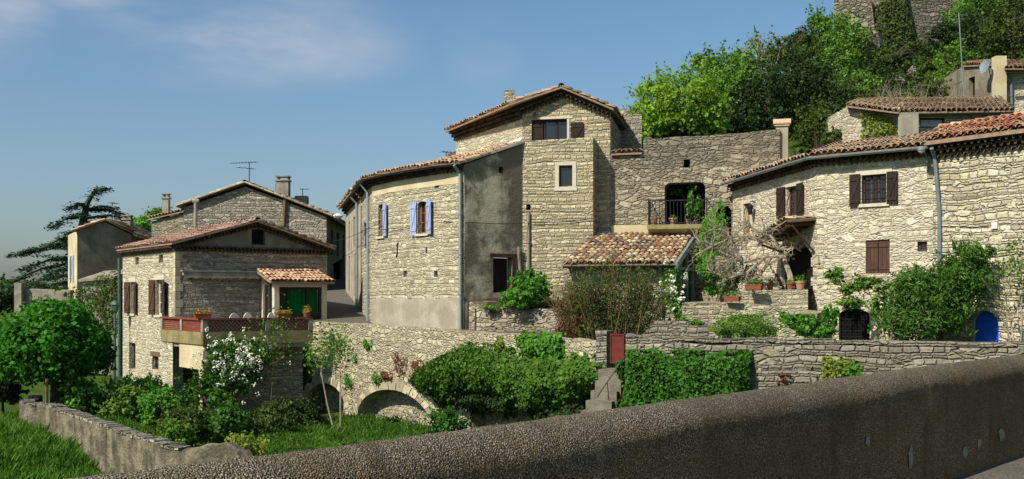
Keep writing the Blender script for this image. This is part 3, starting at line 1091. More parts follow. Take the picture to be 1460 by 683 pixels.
# ------------------------------------------------------------------ the ground, road and street
PAR = [(-6.2, .1), (-3.5, 2.6), (-1.786, 4.186), (-1.065, 4.84), (-.117, 5.84), (.79, 6.97), (2.10, 8.50), (4.1, 10.8), (6.57, 13.5), (9.4, 16.6), (12.6, 20.0)]
WALL = [(-8.6, 43.6), (-7.98, 42.0), (-6.3, 40.7), (-1.63, 35.0), (2.33, 28.0), (2.83, 26.5), (11.7, 24.0), (12.9, 23.6)]
def sstep(a, b, x):
    t = np.clip((x - a) / (b - a), 0, 1)
    return t * t * (3 - 2 * t)
def gz(x, y):
    x, y = np.asarray(x, float), np.asarray(y, float)
    yp = np.interp(x, [-200, -6.2] + [p[0] for p in PAR[1:]] + [60], [-150, .1] + [p[1] for p in PAR[1:]] + [70])
    yw = np.interp(x, [-60, -8.9, -8.6, -7.98, -6.3, -1.63, 2.33, 2.83, 11.7, 12.9, 30, 60], [56, 53, 43.6, 42, 40.7, 35, 28, 26.5, 24, 23.6, 20, 20])
    # meadow and gardens below the wall
    low = -4.62 + .75 * sstep(-9, -13.5, x) + .25 * sstep(33, 44, y) * sstep(-9, -12, x) - .15 * sstep(32, 24, y)
    low = low + .06 * np.sin(x * 1.3 + y * .7) + .05 * np.sin(x * .5 - y * 1.1)
    low = low + .3 * sstep(-14, -30, x)
    low = np.where(y > 90, low * sstep(400, 90, y) - 6 * sstep(90, 400, y), low)
    # street and terraces behind the wall
    up = -1.15 + .095 * np.clip(y - 42, 0, 40) * sstep(-15, -11, x) - 2.3 * sstep(-11, -15, x)
    up = np.where(x > -1.3, -1.5 + .0 * y, up)
    hill = (5.0 + .37 * np.clip(y - 44, -10, 46)) * sstep(40, 46, y) * sstep(-1.0, 7.0, x) * sstep(1, 5, x - (44 - y) * .5)
    cap = np.interp(x, [-5, 3, 9, 12.5, 18, 26, 40, 60], [1, 6, 10.0, 11.5, 14.0, 19, 23, 25])
    hill = np.minimum(hill, cap) * sstep(160, 110, y)
    up = np.maximum(up, hill - 1.4 * (1 - sstep(40, 46, y)) - 14 * (1 - sstep(-2.5, 1.5, x)))
    up = np.where(y > 90, np.minimum(up, 22), up)
    st = np.where(x < 1.4, 3.4, 1.2)
    h = low + (up - low) * sstep(st, st + .4, y - yw)
    # the road the camera stands on
    h = h + (-2.02 - h) * sstep(.1, -.3, y - yp) * 1.0
    return h

gx = np.concatenate([[-6000, -2500, -900, -300, -140, -80, -55, -42], np.arange(-34, 40.1, .5), [46, 55, 80, 140, 300, 900, 2500, 6000]])
gy = np.concatenate([[-900, -200, -60, -25, -12, -6, -3], np.arange(-1, 62.1, .5), [64, 67, 70, 75, 80, 85, 90, 100, 120, 160, 250, 500, 1200, 3000, 9000]])
GX, GY = np.meshgrid(gx, gy)
GZ = gz(GX, GY)
mb = MB()
nx = len(gx)
mb.v = list(zip(GX.ravel().tolist(), GY.ravel().tolist(), GZ.ravel().tolist()))
for j in range(len(gy) - 1):
    for i in range(nx - 1):
        a = j * nx + i
        mb.f.append((a, a + 1, a + 1 + nx, a + nx))
        mb.uv += [(0, 0)] * 4
        mb.mi.append(0)
        mb.sm.append(True)
t = NT('ground')
pos = t.n("NewGeometry").outputs["Position"]
n1 = t.noise(pos, .8, 5, .6)
c = t.ramp(n1, [(.3, hexc('#2c3f16')), (.5, hexc('#3d5a1e')), (.68, hexc('#5a5232'))])
c = t.mix(1.0, c, t.ramp(t.noise(pos, 9, 5, .7), [(.3, (.55, .55, .55, 1)), (.7, (1.25, 1.25, 1.2, 1))]), 'MULTIPLY')
M['ground'] = t.finish(c, .95, t.noise(pos, 12, 4, .7), .8, .08, .05)
structure(mb.build('ground', M['ground'], origin=(0, 0, 0)))
def gz1(x, y): return float(gz(x, y))

t = NT('asphalt')
pos = t.n("NewGeometry").outputs["Position"]
c = t.ramp(t.noise(pos, 55, 3, .7), [(.3, hexc('#34322e')), (.52, hexc('#57534c')), (.72, hexc('#8a8478'))])
c = t.mix(t.rng(t.noise(pos, 1.2, 5, .6), .45, .7, 0, .6), c, hexc('#4a463e'))
M['asphalt'] = t.finish(c, .9, t.noise(pos, 70, 3, .7), .7, .01, .2)

# road beside the camera: strip from the parapet's foot, wide enough to pass behind the camera
def offs(pts, o):
    """Polyline moved to its right-hand side by o."""
    out = []
    for i, p in enumerate(pts):
        a, b = Vector(pts[max(0, i - 1)]), Vector(pts[min(len(pts) - 1, i + 1)])
        d = (b - a).normalized()
        out.append(Vector((p[0] + d.y * o, p[1] - d.x * o)))
    return out
mb = MB()
A, B = offs(PAR, .12), offs(PAR, 6.4)
ZR = -1.90
for i in range(len(A) - 1):
    mb.face([(B[i].x, B[i].y, ZR), (B[i + 1].x, B[i + 1].y, ZR), (A[i + 1].x, A[i + 1].y, ZR), (A[i].x, A[i].y, ZR)])
structure(mb.build('road', M['asphalt']))

# street climbing between the houses
mb = MB()
ctr = [(-6.9, 42.4, 1.7), (-7.2, 45, 2.3), (-7.9, 48, 2.5), (-8.6, 52, 2.3), (-9.4, 56, 1.7), (-9.9, 60, 1.9), (-10.2, 66, 2.2), (-10.4, 72, 2.4)]
for i in range(len(ctr) - 1):
    (x0, y0, w0), (x1, y1, w1) = ctr[i], ctr[i + 1]
    q = [(x0 - w0, y0), (x0 + w0, y0), (x1 + w1, y1), (x1 - w1, y1)]
    mb.face([(x, y, -1.15 + .095 * max(0, y - 42) + .035) for x, y in q])
structure(mb.build('street', M['asphalt']))

# level paving between the arched wall and the curved house
mb = MB()
pv = [(-8.6, 43.6), (-7.98, 42.0), (-6.3, 40.7), (-1.63, 35.0), (-.3, 32.6)]
pa, pb = offs(pv, -.45), offs(pv, -4.2)
for i in range(len(pv) - 1):
    q = [(pa[i].x, pa[i].y), (pa[i + 1].x, pa[i + 1].y), (pb[i + 1].x, pb[i + 1].y), (pb[i].x, pb[i].y)]
    mb.hexa([(x, y, -1.5) for x, y in q], [(x, y, -1.13) for x, y in q])
structure(mb.build('pavement', M['asphalt']))

# ------------------------------------------------------------------ roadside parapet
def smooth_line(pts, step):
    pts = [Vector(p) for p in pts]
    L = sum((pts[i + 1] - pts[i]).length for i in range(len(pts) - 1))
    n = int(L / step)
    raw = [along(pts, i / n) for i in range(n + 1)]
    for _ in range(480):
        raw = [raw[0]] + [(raw[i - 1] + raw[i] * 2 + raw[i + 1]) / 4 for i in range(1, n)] + [raw[-1]]
    return raw
line = smooth_line([(x, y, 0) for x, y in PAR], .06)
prof = [(-.21, -7.0), (-.21, -1.1), (-.21, -.95)]
for k in range(0, 11):
    a = math.pi - math.pi * k / 10
    prof.append((.21 * math.cos(a), -.92 + .20 * math.sin(a)))
prof += [(.213, -1.0), (.215, -1.1), (.218, -1.3), (.222, -1.5), (.226, -1.7), (.23, -1.93)]
mb = MB()
rows = []
for i, p in enumerate(line):
    a, b = line[max(0, i - 1)], line[min(len(line) - 1, i + 1)]
    d = (b - a).normalized()
    n = Vector((d.y, -d.x, 0))
    wob = .004 * math.sin(i * .11) + .002 * math.sin(i * .57 + 1)
    wob = .004 * math.sin(i * .055) + .002 * math.sin(i * .29 + 1)
    rows.append([p + n * (o + random.gauss(0, .0022) + .006 * math.sin(i * .13 + k * 1.7) * math.sin(i * .031 + k)) + Vector((0, 0, z + wob * (z > -1.2) + (random.gauss(0, .0022) if z > -1.2 else 0))) for k, (o, z) in enumerate(prof)])
np_ = len(prof)
vs_ = [0]
for k in range(1, np_): vs_.append(vs_[-1] + math.hypot(prof[k][0] - prof[k - 1][0], prof[k][1] - prof[k - 1][1]))
mb.v = [tuple(p) for r_ in rows for p in r_]
for i in range(len(rows) - 1):
    for k in range(np_ - 1):
        mb.f.append((i * np_ + k, i * np_ + k + 1, (i + 1) * np_ + k + 1, (i + 1) * np_ + k))
        mb.uv += [(i * .06, vs_[k]), (i * .06, vs_[k + 1]), (i * .06 + .06, vs_[k + 1]), (i * .06 + .06, vs_[k])]
        mb.mi.append(0)
        mb.sm.append(True)
t = NT('parapet_concrete')
uv = t.n("UVMap").outputs[0]
pos = t.n("NewGeometry").outputs["Position"]
v = t.n("TexVoronoi", feature='F1')
v.inputs["Scale"].default_value = 105
t.set(v, "Vector", pos)
sp = t.n("SeparateColor")
t.set(sp, 0, v.outputs["Color"])
agg = t.ramp(sp.outputs[0], [(0, hexc('#625a4c')), (.45, hexc('#827868')), (.85, hexc('#98907f')), (1, hexc('#c6bfb0'))])
c = t.mix(t.rng(v.outputs["Distance"], .38, .62), agg, hexc('#4a4236'))
c = t.mix(t.rng(t.noise(pos, 2.2, 6, .65), .42, .66, 0, .4), c, hexc('#5a5038'))
sv = t.vmath('MULTIPLY', uv, (1, .22, 0))
c = t.mix(t.rng(t.noise(sv, 3.4, 5, .6), .52, .72, 0, .5), c, hexc('#453c30'))
c = t.mix(t.rng(t.noise(sv, 5.1, 4, .6), .60, .76, 0, .5), c, hexc('#8c806a'))
c = t.mix(t.rng(t.noise(pos, .7, 4, .6), .46, .62, 0, .35), c, hexc('#4a4034'))
c = t.mix(t.rng(t.noise(pos, 5.5, 4, .6), .70, .76, 0, .8), c, hexc('#a59d8e'))
# brown stain on the upright face, its colour also brightened against the shade
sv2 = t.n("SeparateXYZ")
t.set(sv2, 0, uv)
stain_lift = t.rng(t.math('ADD', sv2.outputs[1], t.math('MULTIPLY', t.math('SUBTRACT', t.noise(pos, 1.6, 5, .65), .5), .9)), 6.55, 6.95)
c = t.mix(t.math('MULTIPLY', stain_lift, .75), c, t.mix(1.0, c, (1.75, 1.35, .88, 1), 'MULTIPLY'))
hg = t.math('ADD', t.math('MULTIPLY', t.math('SUBTRACT', 1.0, v.outputs["Distance"]), 1.0), t.math('MULTIPLY', t.noise(pos, 7, 5, .6), 2.0))
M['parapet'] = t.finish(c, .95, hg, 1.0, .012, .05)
ends = MB()
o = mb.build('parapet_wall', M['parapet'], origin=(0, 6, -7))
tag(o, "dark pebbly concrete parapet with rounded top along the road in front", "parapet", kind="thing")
# chips where the render has broken away
M['chip'] = plain('chipped_mortar', '#8a8070', .9, .3, 20, .5)
def par_face(px, py):
    """Where the ray through a photo pixel meets the parapet's near face."""
    best = None
    for i in range(len(line) - 1):
        a, b = line[i], line[i + 1]
        d = (b - a).normalized()
        n = Vector((d.y, -d.x, 0))
        q0, q1 = a + n * .231, b + n * .231
        k = (px - CX) / F
        den = (q1.x - q0.x) - k * (q1.y - q0.y)
        s = (k * q0.y - q0.x) / den
        if 0 <= s <= 1:
            Y = q0.y + (q1.y - q0.y) * s
            return Vector((k * Y, Y, (HY - py) / F * Y)), d, n
for px, py, w, h in ((1298, 651, .07, .12), (1396, 632, .08, .06), (1376, 645, .09, .06), (1428, 619, .11, .09), (1237, 629, .05, .05), (1218, 655, .015, .015)):
    q = par_face(px, py)
    if q is None: continue
    c0, d, n = q
    cb = MB()
    ring = []
    for k in range(9):
        a = 2 * math.pi * k / 9
        rr = random.uniform(.55, 1.1)
        ring.append((d * math.cos(a) * w * 1.15 * rr, math.sin(a) * h * rr))
    outer = [c0 + x + Vector((0, 0, z)) + n * .004 for x, z in ring]
    inner = [c0 + x * .55 + Vector((0, 0, z * .55)) + n * random.uniform(.008, .02) for x, z in ring]
    for k in range(9):
        j = (k + 1) % 9
        cb.face([outer[k], outer[j], inner[j], inner[k]])
    cb.face(inner)
    cb.face([p - n * .03 for p in reversed(outer)])
    cb.build('mortar_patch', M['chip'], o)

# ------------------------------------------------------------------ long stone walls
def jag(a, b, i, n): return a + (b - a) * i / n
def stone_run(mb, pts, thick, zb, step=.32, ja=.035, seed=0, holes=None, uo=0.0, cap=None):
    """Walls along (x, y, ztop) points with an uneven top: front, top and back. holes: {segment: (Fr, [hole outlines], depth)}."""
    rnd = random.Random(seed)
    N = len(pts)
    nrm = []
    for i in range(N):
        a, b = Vector(pts[max(0, i - 1)][:2]), Vector(pts[min(N - 1, i + 1)][:2])
        d = (b - a).normalized()
        nrm.append(Vector((d.y, -d.x, 0)))
    prev_top = None
    U = uo
    for i in range(N - 1):
        a, b = pts[i], pts[i + 1]
        fr = Fr(a, b, U)
        n = max(1, round(fr.L / step))
        us = [fr.L * k / n for k in range(n + 1)]
        zs = []
        for k in range(n + 1):
            z = jag(a[2], b[2], k, n) + rnd.uniform(-ja, ja)
            if k == 0 and prev_top is not None: z = prev_top
            zs.append(z)
        prev_top = zs[-1]
        outl = [(0, zb), (fr.L, zb)] + [(us[k], zs[k]) for k in range(n, -1, -1)]
        hs = (holes or {}).get(i, ())
        panel(mb, fr, outl, [h for h, _ in hs], depth=hs[0][1] if hs else .2)
        for k in range(n):
            n0 = nrm[i].lerp(nrm[i + 1], k / n).normalized()
            n1 = nrm[i].lerp(nrm[i + 1], (k + 1) / n).normalized()
            f0, f1 = fr.at(us[k], zs[k]), fr.at(us[k + 1], zs[k + 1])
            z0, z1 = zs[k] + rnd.uniform(-ja, ja) * .5, zs[k + 1]
            m0, m1 = f0 - n0 * thick * .5 + Vector((0, 0, .03)), f1 - n1 * thick * .5 + Vector((0, 0, .03))
            b0, b1 = f0 - n0 * thick, f1 - n1 * thick
            mb.face([f0, f1, m1, m0])
            mb.face([m0, m1, b1, b0])
            c0, c1 = Vector((b0.x, b0.y, zb)), Vector((b1.x, b1.y, zb))
            mb.face([b1, b0, c0, c1][::-1])
        U += fr.L
        for end, k in ((0, 0), (1, n)):
            if (end == 0 and i == 0) or (end == 1 and i == N - 2):
                e = nrm[i + end]
                f0 = fr.at(us[k], zs[k])
                b0 = f0 - e * thick
                q = [f0, b0, Vector((b0.x, b0.y, zb)), Vector((f0.x, f0.y, zb))]
                mb.face(q if end == 0 else q[::-1])

# the wall with the two arches (left), carrying the lane
AW = [(-8.05, 43.2, -.98), (-7.98, 42.0, -1.0), (-6.3, 40.7, -1.0), (-1.63, 35.0, -1.12), (1.0, 30.35, -1.16), (2.25, 28.15, -1.18)]
t_aw = thing('arched_wall', "pale rubble stone retaining wall with low arches above the meadow", 'stone wall', (-3.6, 37.6, -5.0))
fa1, fa0 = Fr(AW[2], AW[3]), Fr(AW[1], AW[2])
u0, u1 = fa1.u(510), fa1.u(615)
big_arch = arch_pts((u0, -5.0, u1, fa1.v(563, 556)), rise=1.15, seg=18)
w0, w1 = fa0.u(437), fa0.u(492)
small_arch = arch_pts((w0, -5.0, min(w1, fa0.L - .05), fa0.v(465, 546)), rise=.95, seg=14)
mb = MB()
fa2 = Fr(AW[3], AW[4])
low_arch = arch_pts((fa2.u(670), -5.3, fa2.u(776), fa2.v(722, 556)), rise=.8, seg=12)
stone_run(mb, AW, .6, -5.4, seed=3, holes={2: [(big_arch, 2.4)], 1: [(small_arch, 1.2)], 3: [(low_arch, 2.6)]})
mb.build('wall_body', M['stone_arch'], t_aw)
for fr, hp, dep in ((fa1, big_arch, 2.4), (fa0, small_arch, 1.2), (fa2, low_arch, 2.6)):
    bb = MB()
    us = [p[0] for p in hp]
    bb.fbox(fr, min(us) - .3, max(us) + .3, -5.4, max(p[1] for p in hp) + .2, -dep - .3, -dep + .02)
    bb.build('arch_back_wall', M['render_pale'] if fr is fa1 else M['stone_dim'] if fr is fa0 else M['soil'], t_aw)  # low arch's back takes dark soil colour to paint its deep shade
    vb = MB()
    arc = hp[2:]
    cu, cv = (hp[0][0] + hp[1][0]) / 2, arc[0][1]
    n = 17 if fr is fa1 else 13
    m = len(arc) - 1
    pt = lambda s: (arc[min(m - 1, int(s * m))][0] + (arc[min(m, int(s * m) + 1)][0] - arc[min(m - 1, int(s * m))][0]) * (s * m - min(m - 1, int(s * m))),
                    arc[min(m - 1, int(s * m))][1] + (arc[min(m, int(s * m) + 1)][1] - arc[min(m - 1, int(s * m))][1]) * (s * m - min(m - 1, int(s * m))))
    for k in range(n):
        a, b = pt((k + .04) / n), pt((k + .96) / n)
        g = random.uniform(.24, .36)
        ex = lambda p: (p[0] + (p[0] - cu) * g / math.hypot(p[0] - cu, p[1] - cv + .4), p[1] + (p[1] - cv + .4) * g / math.hypot(p[0] - cu, p[1] - cv + .4))
        oo = random.uniform(.015, .045)
        q = [a, b, ex(b), ex(a)]
        vb.hexa([fr.at(p[0], p[1], -.15) for p in q], [fr.at(p[0], p[1], oo) for p in q])
    vb.build('arch_stones', M['voussoir'], t_aw)

# the wall on the right with its gate pillars
RW = [(2.86, 26.45, -.92), (3.15, 26.35, -.98), (3.75, 26.2, -1.09), (4.6, 25.95, -1.1), (7.0, 25.3, -1.11), (9.5, 24.62, -1.13), (11.7, 24.0, -1.12), (13.2, 23.5, -1.1)]
t_rw = thing('boundary_wall', "grey rubble stone wall topped with flat slabs behind the road parapet", 'stone wall', (7, 25.3, -3.6))
mb = MB()
fr_h = Fr(RW[5], RW[6])
hr = fr_h.rect(1222, 519, 1239, 531)
stone_run(mb, RW, .5, -4.6, seed=5, holes={5: [(rect_pts(hr), .4)]} if hr[0] > 0 else None)
mb.build('wall_body', M['stone_wall'], t_rw)
if hr[0] > 0: vent(t_rw, fr_h, hr, 'drain_hole', .4)
# coping of flat slabs
cb = MB()
rnd = random.Random(9)
for i in range(2, len(RW) - 1):
    fr = Fr(RW[i], RW[i + 1])
    u = 0.0
    while u < fr.L - .05:
        w = rnd.uniform(.35, .8)
        e = min(u + w, fr.L)
        z = jag(RW[i][2], RW[i + 1][2], u, fr.L) + rnd.uniform(.01, .035)
        h = rnd.uniform(.07, .11)
        cb.fbox(fr, u + .006, e - .006, z, z + h, -.53 + rnd.uniform(0, .04), rnd.uniform(.01, .05))
        u = e
cb.build('coping', M['stone_wall'], t_rw)

# gate: two pillars, a rusty sheet-metal door, steps going down along the wall
fg = Fr((2.27, 28.1), (2.83, 26.55))
pl = thing('gate_pillar', "squat weathered stone gatepost left of the rust red metal gate", 'gatepost', (2.2, 28.0, -3.2))
mb = MB()
q0 = P(856, 475, 28.0)
mb.box((q0.x + .12, 28.0, -1.95), .30, .5, 2.0, R(-28))
mb.box((q0.x + .12, 28.0, -.91), .33, .53, .09, R(-28))
mb.build('pillar_body', M['stone_wall'], pl)
gt = thing('metal_gate', "small rust red sheet metal gate at the head of the stone steps", 'gate', P(880, 518, 27.4))
mb = MB()
fgd = Fr(P(870.5, 0, 27.7)[:2], P(890.5, 0, 27.5)[:2])
zt, zb_ = fgd.v(880, 476), fgd.v(880, 518)
mb.fbox(fgd, .0, fgd.L, zb_, zt, -.02, .012)
mb.build('gate_sheet', M['red_gate'], gt)
mb = MB()
for a, b, c_, d in ((0, fgd.L, zt - .04, zt), (0, fgd.L, zb_, zb_ + .04), (0, .035, zb_ + .04, zt - .04), (fgd.L - .035, fgd.L, zb_ + .04, zt - .04)):
    mb.fbox(fgd, a, b, c_, d, .013, .035)
mb.build('gate_frame', M['red_gate'], gt)
st = thing('stone_steps', "worn grey stone steps climbing along the wall to the red gate", 'steps', P(865, 585, 26.5))
for k, (px, py) in enumerate(((880, 526), (876, 542), (870, 556), (863, 570), (856, 584), (848, 597))):
    mb = MB()
    c = P(px, py, 27.2 - .12 * k)
    mb.box((c.x, c.y, c.z - .35), .72, .8, .70, R(-30))
    mb.build('step', M['concrete_dark'], st)
rl = MB()
rl.tube([P(891, 508, 26.3), P(858, 556, 26.0), P(852, 566, 26.0)], .014, 6)
rl.tube([P(866, 546, 26.05), P(868, 570, 26.05)], .012, 6)
tag(rl.build('handrail', M['iron']), "thin black iron handrail slanting down beside the stone steps", 'handrail', kind='thing')

# low garden wall at the lower left
GW = [(-15.4, 33.6, -3.16), (-14.95, 31.9, -3.2), (-13.75, 31.0, -3.18), (-11.6, 28.4, -3.27), (-9.6, 26.0, -3.36), (-8.0, 24.2, -3.42), (-7.6, 24.0, -3.45)]
mb = MB()
stone_run(mb, GW, .38, -5.6, seed=8, ja=.018, step=.3)
gwo = mb.build('garden_wall', M['garden_wall'])
cb = MB()
rnd = random.Random(19)
for i in range(len(GW) - 1):
    fr = Fr(GW[i], GW[i + 1])
    u = 0.0
    while u < fr.L - .05:
        e = min(u + rnd.uniform(.12, .34), fr.L)
        z = jag(GW[i][2], GW[i + 1][2], u, fr.L)
        cb.fbox(fr, u + .008, e - .008, z - .03, z + rnd.uniform(.02, .07), -.40 + rnd.uniform(0, .05), rnd.uniform(-.03, .03))
        u = e
cb.build('coping', M['stone_wall'], gwo)
tag(gwo, "streaky grey rendered garden wall running down to the left of the meadow", 'garden wall', kind='thing')
GW2 = [(-7.62, 23.9, -3.5), (-7.0, 23.7, -3.34), (-6.5, 23.5, -3.30), (-6.1, 23.3, -3.42), (-5.7, 23.0, -3.8)]
mb = MB()
stone_run(mb, GW2, .4, -5.6, seed=18, ja=.045, step=.15)
tag(mb.build('garden_wall', M['garden_wall']), "short broken end of garden wall just behind the road parapet", 'garden wall', kind='thing')

# low dry stone wall of the raised bed under the dark gable
PW = [(-1.52, 37.2, -.12), (-1.40, 37.0, -.18), (-.9, 36.6, -.32), (.2, 36.1, -.36), (1.4, 35.6, -.36), (2.6, 35.0, -.40), (3.2, 34.6, -.45)]
pt_ = thing('raised_bed_wall', "low loose stone wall of a raised flower bed below the dark rendered gable", 'stone wall', (.5, 36, -1.6))
mb = MB()
stone_run(mb, PW, 1.2, -1.75, seed=12, ja=.05)
for px, py in ((703, 467), (713, 470)):
    q = P(px, py, 35.6)
    mb.box(q + Vector((0, .1, 0)), .3, .3, .14)
mb.build('wall_body', M['stone_ruin'], pt_)
mb = MB()
mb.hexa([(-1.3, 36.9, -1.5), (3.1, 35.0, -1.5), (3.6, 37.5, -1.5), (.4, 39.5, -1.5), (-1.6, 38.0, -1.5)],
        [(-1.3, 36.9, -.36), (3.1, 35.0, -.48), (3.6, 37.5, -.3), (.4, 39.5, .1), (-1.6, 38.0, -.1)])
mb.build('soil', M['soil'], pt_)

# ================================================================== HOUSES
def v2(f, u, o=0): return f.at(u, 0, o).xy

# ------------------------------------------------------------------ 1. terrace house (left)
cs, sn = .799, .602
H1c = (-13.44, 42.0)
H1b = (-13.44 - .602 * 6.86, 42 + .799 * 6.86)
f1 = Fr(H1c, (H1c[0] + 6.65 * cs, H1c[1] + 6.65 * sn))
l1 = Fr(H1b, H1c, uo=20)
r1 = Fr(v2(f1, f1.L), (f1.at(f1.L, 0).x - .602 * 6.86, f1.at(f1.L, 0).y + .799 * 6.86))
b1 = Fr(v2(r1, r1.L), H1b)
h1 = thing('terrace_house', "two storey stone house with a lattice terrace, tiled porch and rusty brown roof", 'house', (H1c[0], H1c[1], -4.2))
EZ, AZ = 2.1, 3.06
gwin = f1.rect(359, 327, 378, 349)
pw = (4.15, -1.6, 6.1, .75)                       # behind the porch
up_l = [f1 for _ in ()]
# left wall openings
lw1 = l1.rect(186, 402, 192, 447)
lw2 = l1.rect(222, 399, 232, 449)
la1, la2 = l1.rect(193, 367, 198, 377), l1.rect(226.5, 363, 232.5, 374)
lb1, lb2 = l1.rect(184, 489, 193, 526), l1.rect(217, 508, 226, 527)
mb = MB()
panel(mb, l1, [(0, -4.6), (l1.L, -4.6), (l1.L, EZ), (0, EZ)], [rect_pts(r) for r in (lw1, lw2, la1, la2, lb1, lb2)], .3)
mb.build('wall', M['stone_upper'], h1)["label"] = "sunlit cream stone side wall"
mb = MB()
panel(mb, f1, [(0, -4.6), (f1.L, -4.6), (f1.L, EZ - .05), (0, EZ - .05)], [rect_pts(pw)], .3)
panel(mb, r1, [(0, -4.6), (r1.L, -4.6), (r1.L, EZ), (0, EZ)])
panel(mb, b1, [(0, -4.6), (b1.L, -4.6), (b1.L, EZ), (b1.L / 2, AZ), (0, EZ)])
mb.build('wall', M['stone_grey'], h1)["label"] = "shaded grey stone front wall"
mb = MB()
panel(mb, f1, [(0, EZ - .05), (f1.L, EZ - .05), (f1.L, EZ), (f1.L / 2, AZ), (0, EZ)], [rect_pts(gwin)], .25, o=.0)
mb.build('gable', M['render_grey'], h1)
# quoins at the lit corner
mb = MB()
for k in range(19):
    z = -4.2 + k * .32
    if z + .31 > EZ - .1: break
    a = .30 if k % 2 else .20
    mb.hexa([l1.at(l1.L - a, z, .012), l1.at(l1.L + .012, z, .012), f1.at(.5 - a, z, .012), f1.at(.3, z, -.1), l1.at(l1.L - a, z, -.1)],
            [l1.at(l1.L - a, z + .30, .012), l1.at(l1.L + .012, z + .30, .012), f1.at(.5 - a, z + .30, .012), f1.at(.3, z + .30, -.1), l1.at(l1.L - a, z + .30, -.1)])
mb.build('corner_stones', M['voussoir'], h1)
window(h1, f1, gwin, 'wood_dark', 'black', .18, 1, 1, .07)
w = window(h1, l1, lw1, 'white', 'glass', .16, 2, 3, sill='white_stone', lintel='white_stone')
dw = .52
shutter(w, l1, lw1[0] - .48, lw1[0] - .02, lw1[1], lw1[3], 'wood_brown', swing=R(10), hinge='r')
shutter(w, l1, lw1[2] + .02, lw1[2] + .48, lw1[1], lw1[3], 'wood_brown', swing=R(8), hinge='l')
w = window(h1, l1, lw2, 'white', 'glass', .16, 2, 3, sill='white_stone', lintel='white_stone')
shutter(w, l1, lw2[0] - .5, lw2[0] - .02, lw2[1], lw2[3], 'wood_brown', swing=R(10), hinge='r')
shutter(w, l1, lw2[2] + .02, lw2[2] + .75, lw2[1], lw2[3], 'wood_brown', swing=R(12), hinge='l')
for r in (la1, la2): vent(h1, l1, r, 'attic_opening')
window(h1, l1, lb1, 'wood_old', 'glass', .2, 1, 2)
window(h1, l1, lb2, 'wood_brown', 'glass', .12, 2, 2, lintel='wood_old')
# roof: two slopes, ridge running back
back = Vector((-.602, .799, 0))
fo, so = .36, .26
def h1p(u, z, o=0): return f1.at(u, z, o)
apex_f, apex_b = h1p(f1.L / 2, AZ + .16, fo), h1p(f1.L / 2, AZ + .16, -6.86 - .05)
sl = (AZ - EZ) / (f1.L / 2)
eL_f, eL_b = h1p(-so, EZ + .14 - sl * so, fo), h1p(-so, EZ + .14 - sl * so, -6.92)
eR_f, eR_b = h1p(f1.L + so, EZ + .14 - sl * so, fo), h1p(f1.L + so, EZ + .14 - sl * so, -6.92)
tile_roof('roof', [eL_b, eL_f], [apex_b, apex_f], 'roof_redbrown', h1, .17, .34)["label"] = "red brown tiled slope facing the meadow"
tile_roof('roof', [eR_f, eR_b], [apex_f, apex_b], 'roof_old', h1, .19)
ridge_tiles('ridge', [apex_f, apex_b], 'roof_old', h1)
genoise('eave_cornice', [f1.at(-.05, EZ + .02), f1.at(f1.L + .05, EZ + .02)], [f1.n], h1, 2, .17, .12)
genoise('eave_cornice', [l1.at(0, EZ), l1.at(l1.L, EZ)], [l1.n], h1, 2, .17, .11)
genoise('gable_cornice', [f1.at(-.1, EZ + .06), f1.at(f1.L / 2, AZ + .08), f1.at(f1.L + .1, EZ + .06)], [f1.n, f1.n], h1, 2, .18, .11)
# porch on the terrace
pf = f1.shift(1.35)
pz = -1.62
mb = MB()
mb.fbox(pf, 3.62, 3.84, pz, .62, -.22, .0)
mb.fbox(pf, 5.78, 6.0, pz, .62, -.22, .0)
mb.fbox(pf, 3.84, 5.78, .46, .62, -.18, -.02)
po = thing  # (porch belongs to the house)
pr = mb.build('porch', M['white_stone'], h1)
gl = (3.9, pz + .05, 5.74, .45)
mb = MB()
for a, b in ((gl[0], gl[0] + .1), (gl[2] - .1, gl[2]), ((gl[0] + gl[2]) / 2 + .25, (gl[0] + gl[2]) / 2 + .35), ((gl[0] + gl[2]) / 2 - .62, (gl[0] + gl[2]) / 2 - .56)):
    mb.fbox(pf, a, b, gl[1], gl[3], -.14, -.06)
mb.fbox(pf, gl[0], gl[2], gl[3] - .1, gl[3], -.145, -.055)
mb.fbox(pf, gl[0], gl[2], gl[1] + .72, gl[1] + .86, -.145, -.055)
mb.build('porch_window', M['wood_dark'], pr)
mb = MB()
n = 44
for k in range(n):
    a, b = gl[0] + .1 + (gl[2] - gl[0] - .2) * k / n, gl[0] + .1 + (gl[2] - gl[0] - .2) * (k + 1) / n
    o0, o1 = -.20 + .025 * math.sin(k * 1.15), -.20 + .025 * math.sin((k + 1) * 1.15)
    mb.face([pf.at(a, gl[1] + .86, o0), pf.at(b, gl[1] + .86, o1), pf.at(b, gl[3] - .1, o1), pf.at(a, gl[3] - .1, o0)], smooth=True)
mb.build('curtain', M['curtain'], pr)
mb = MB()
mb.fbox(pf, gl[0], gl[2], gl[1], gl[1] + .72, -.13, -.07)
mb.build('porch_panel', M['wood_dark'], pr)
ps = Fr(v2(f1, 3.62), v2(pf, 3.62))                # porch side, facing left
mb = MB()
mb.fbox(ps, .04, .22, pz, .85, -.2, .0)
mb.build('porch_post', M['white_stone'], pr)
window(h1, ps.shift(0), (.25, pz + .3, 1.12, .6), 'wood_brown', 'glass', .06, 2, 1, name='porch_side_window')
e0, e1 = pf.at(3.35, .66, .22), pf.at(6.25, .66, .22)
k0, k1 = f1.at(3.35, 1.18, .01), f1.at(6.25, 1.18, .01)
tile_roof('porch_roof', [e0, e1], [k0, k1], 'roof_porch', h1, .2, .36, .07)
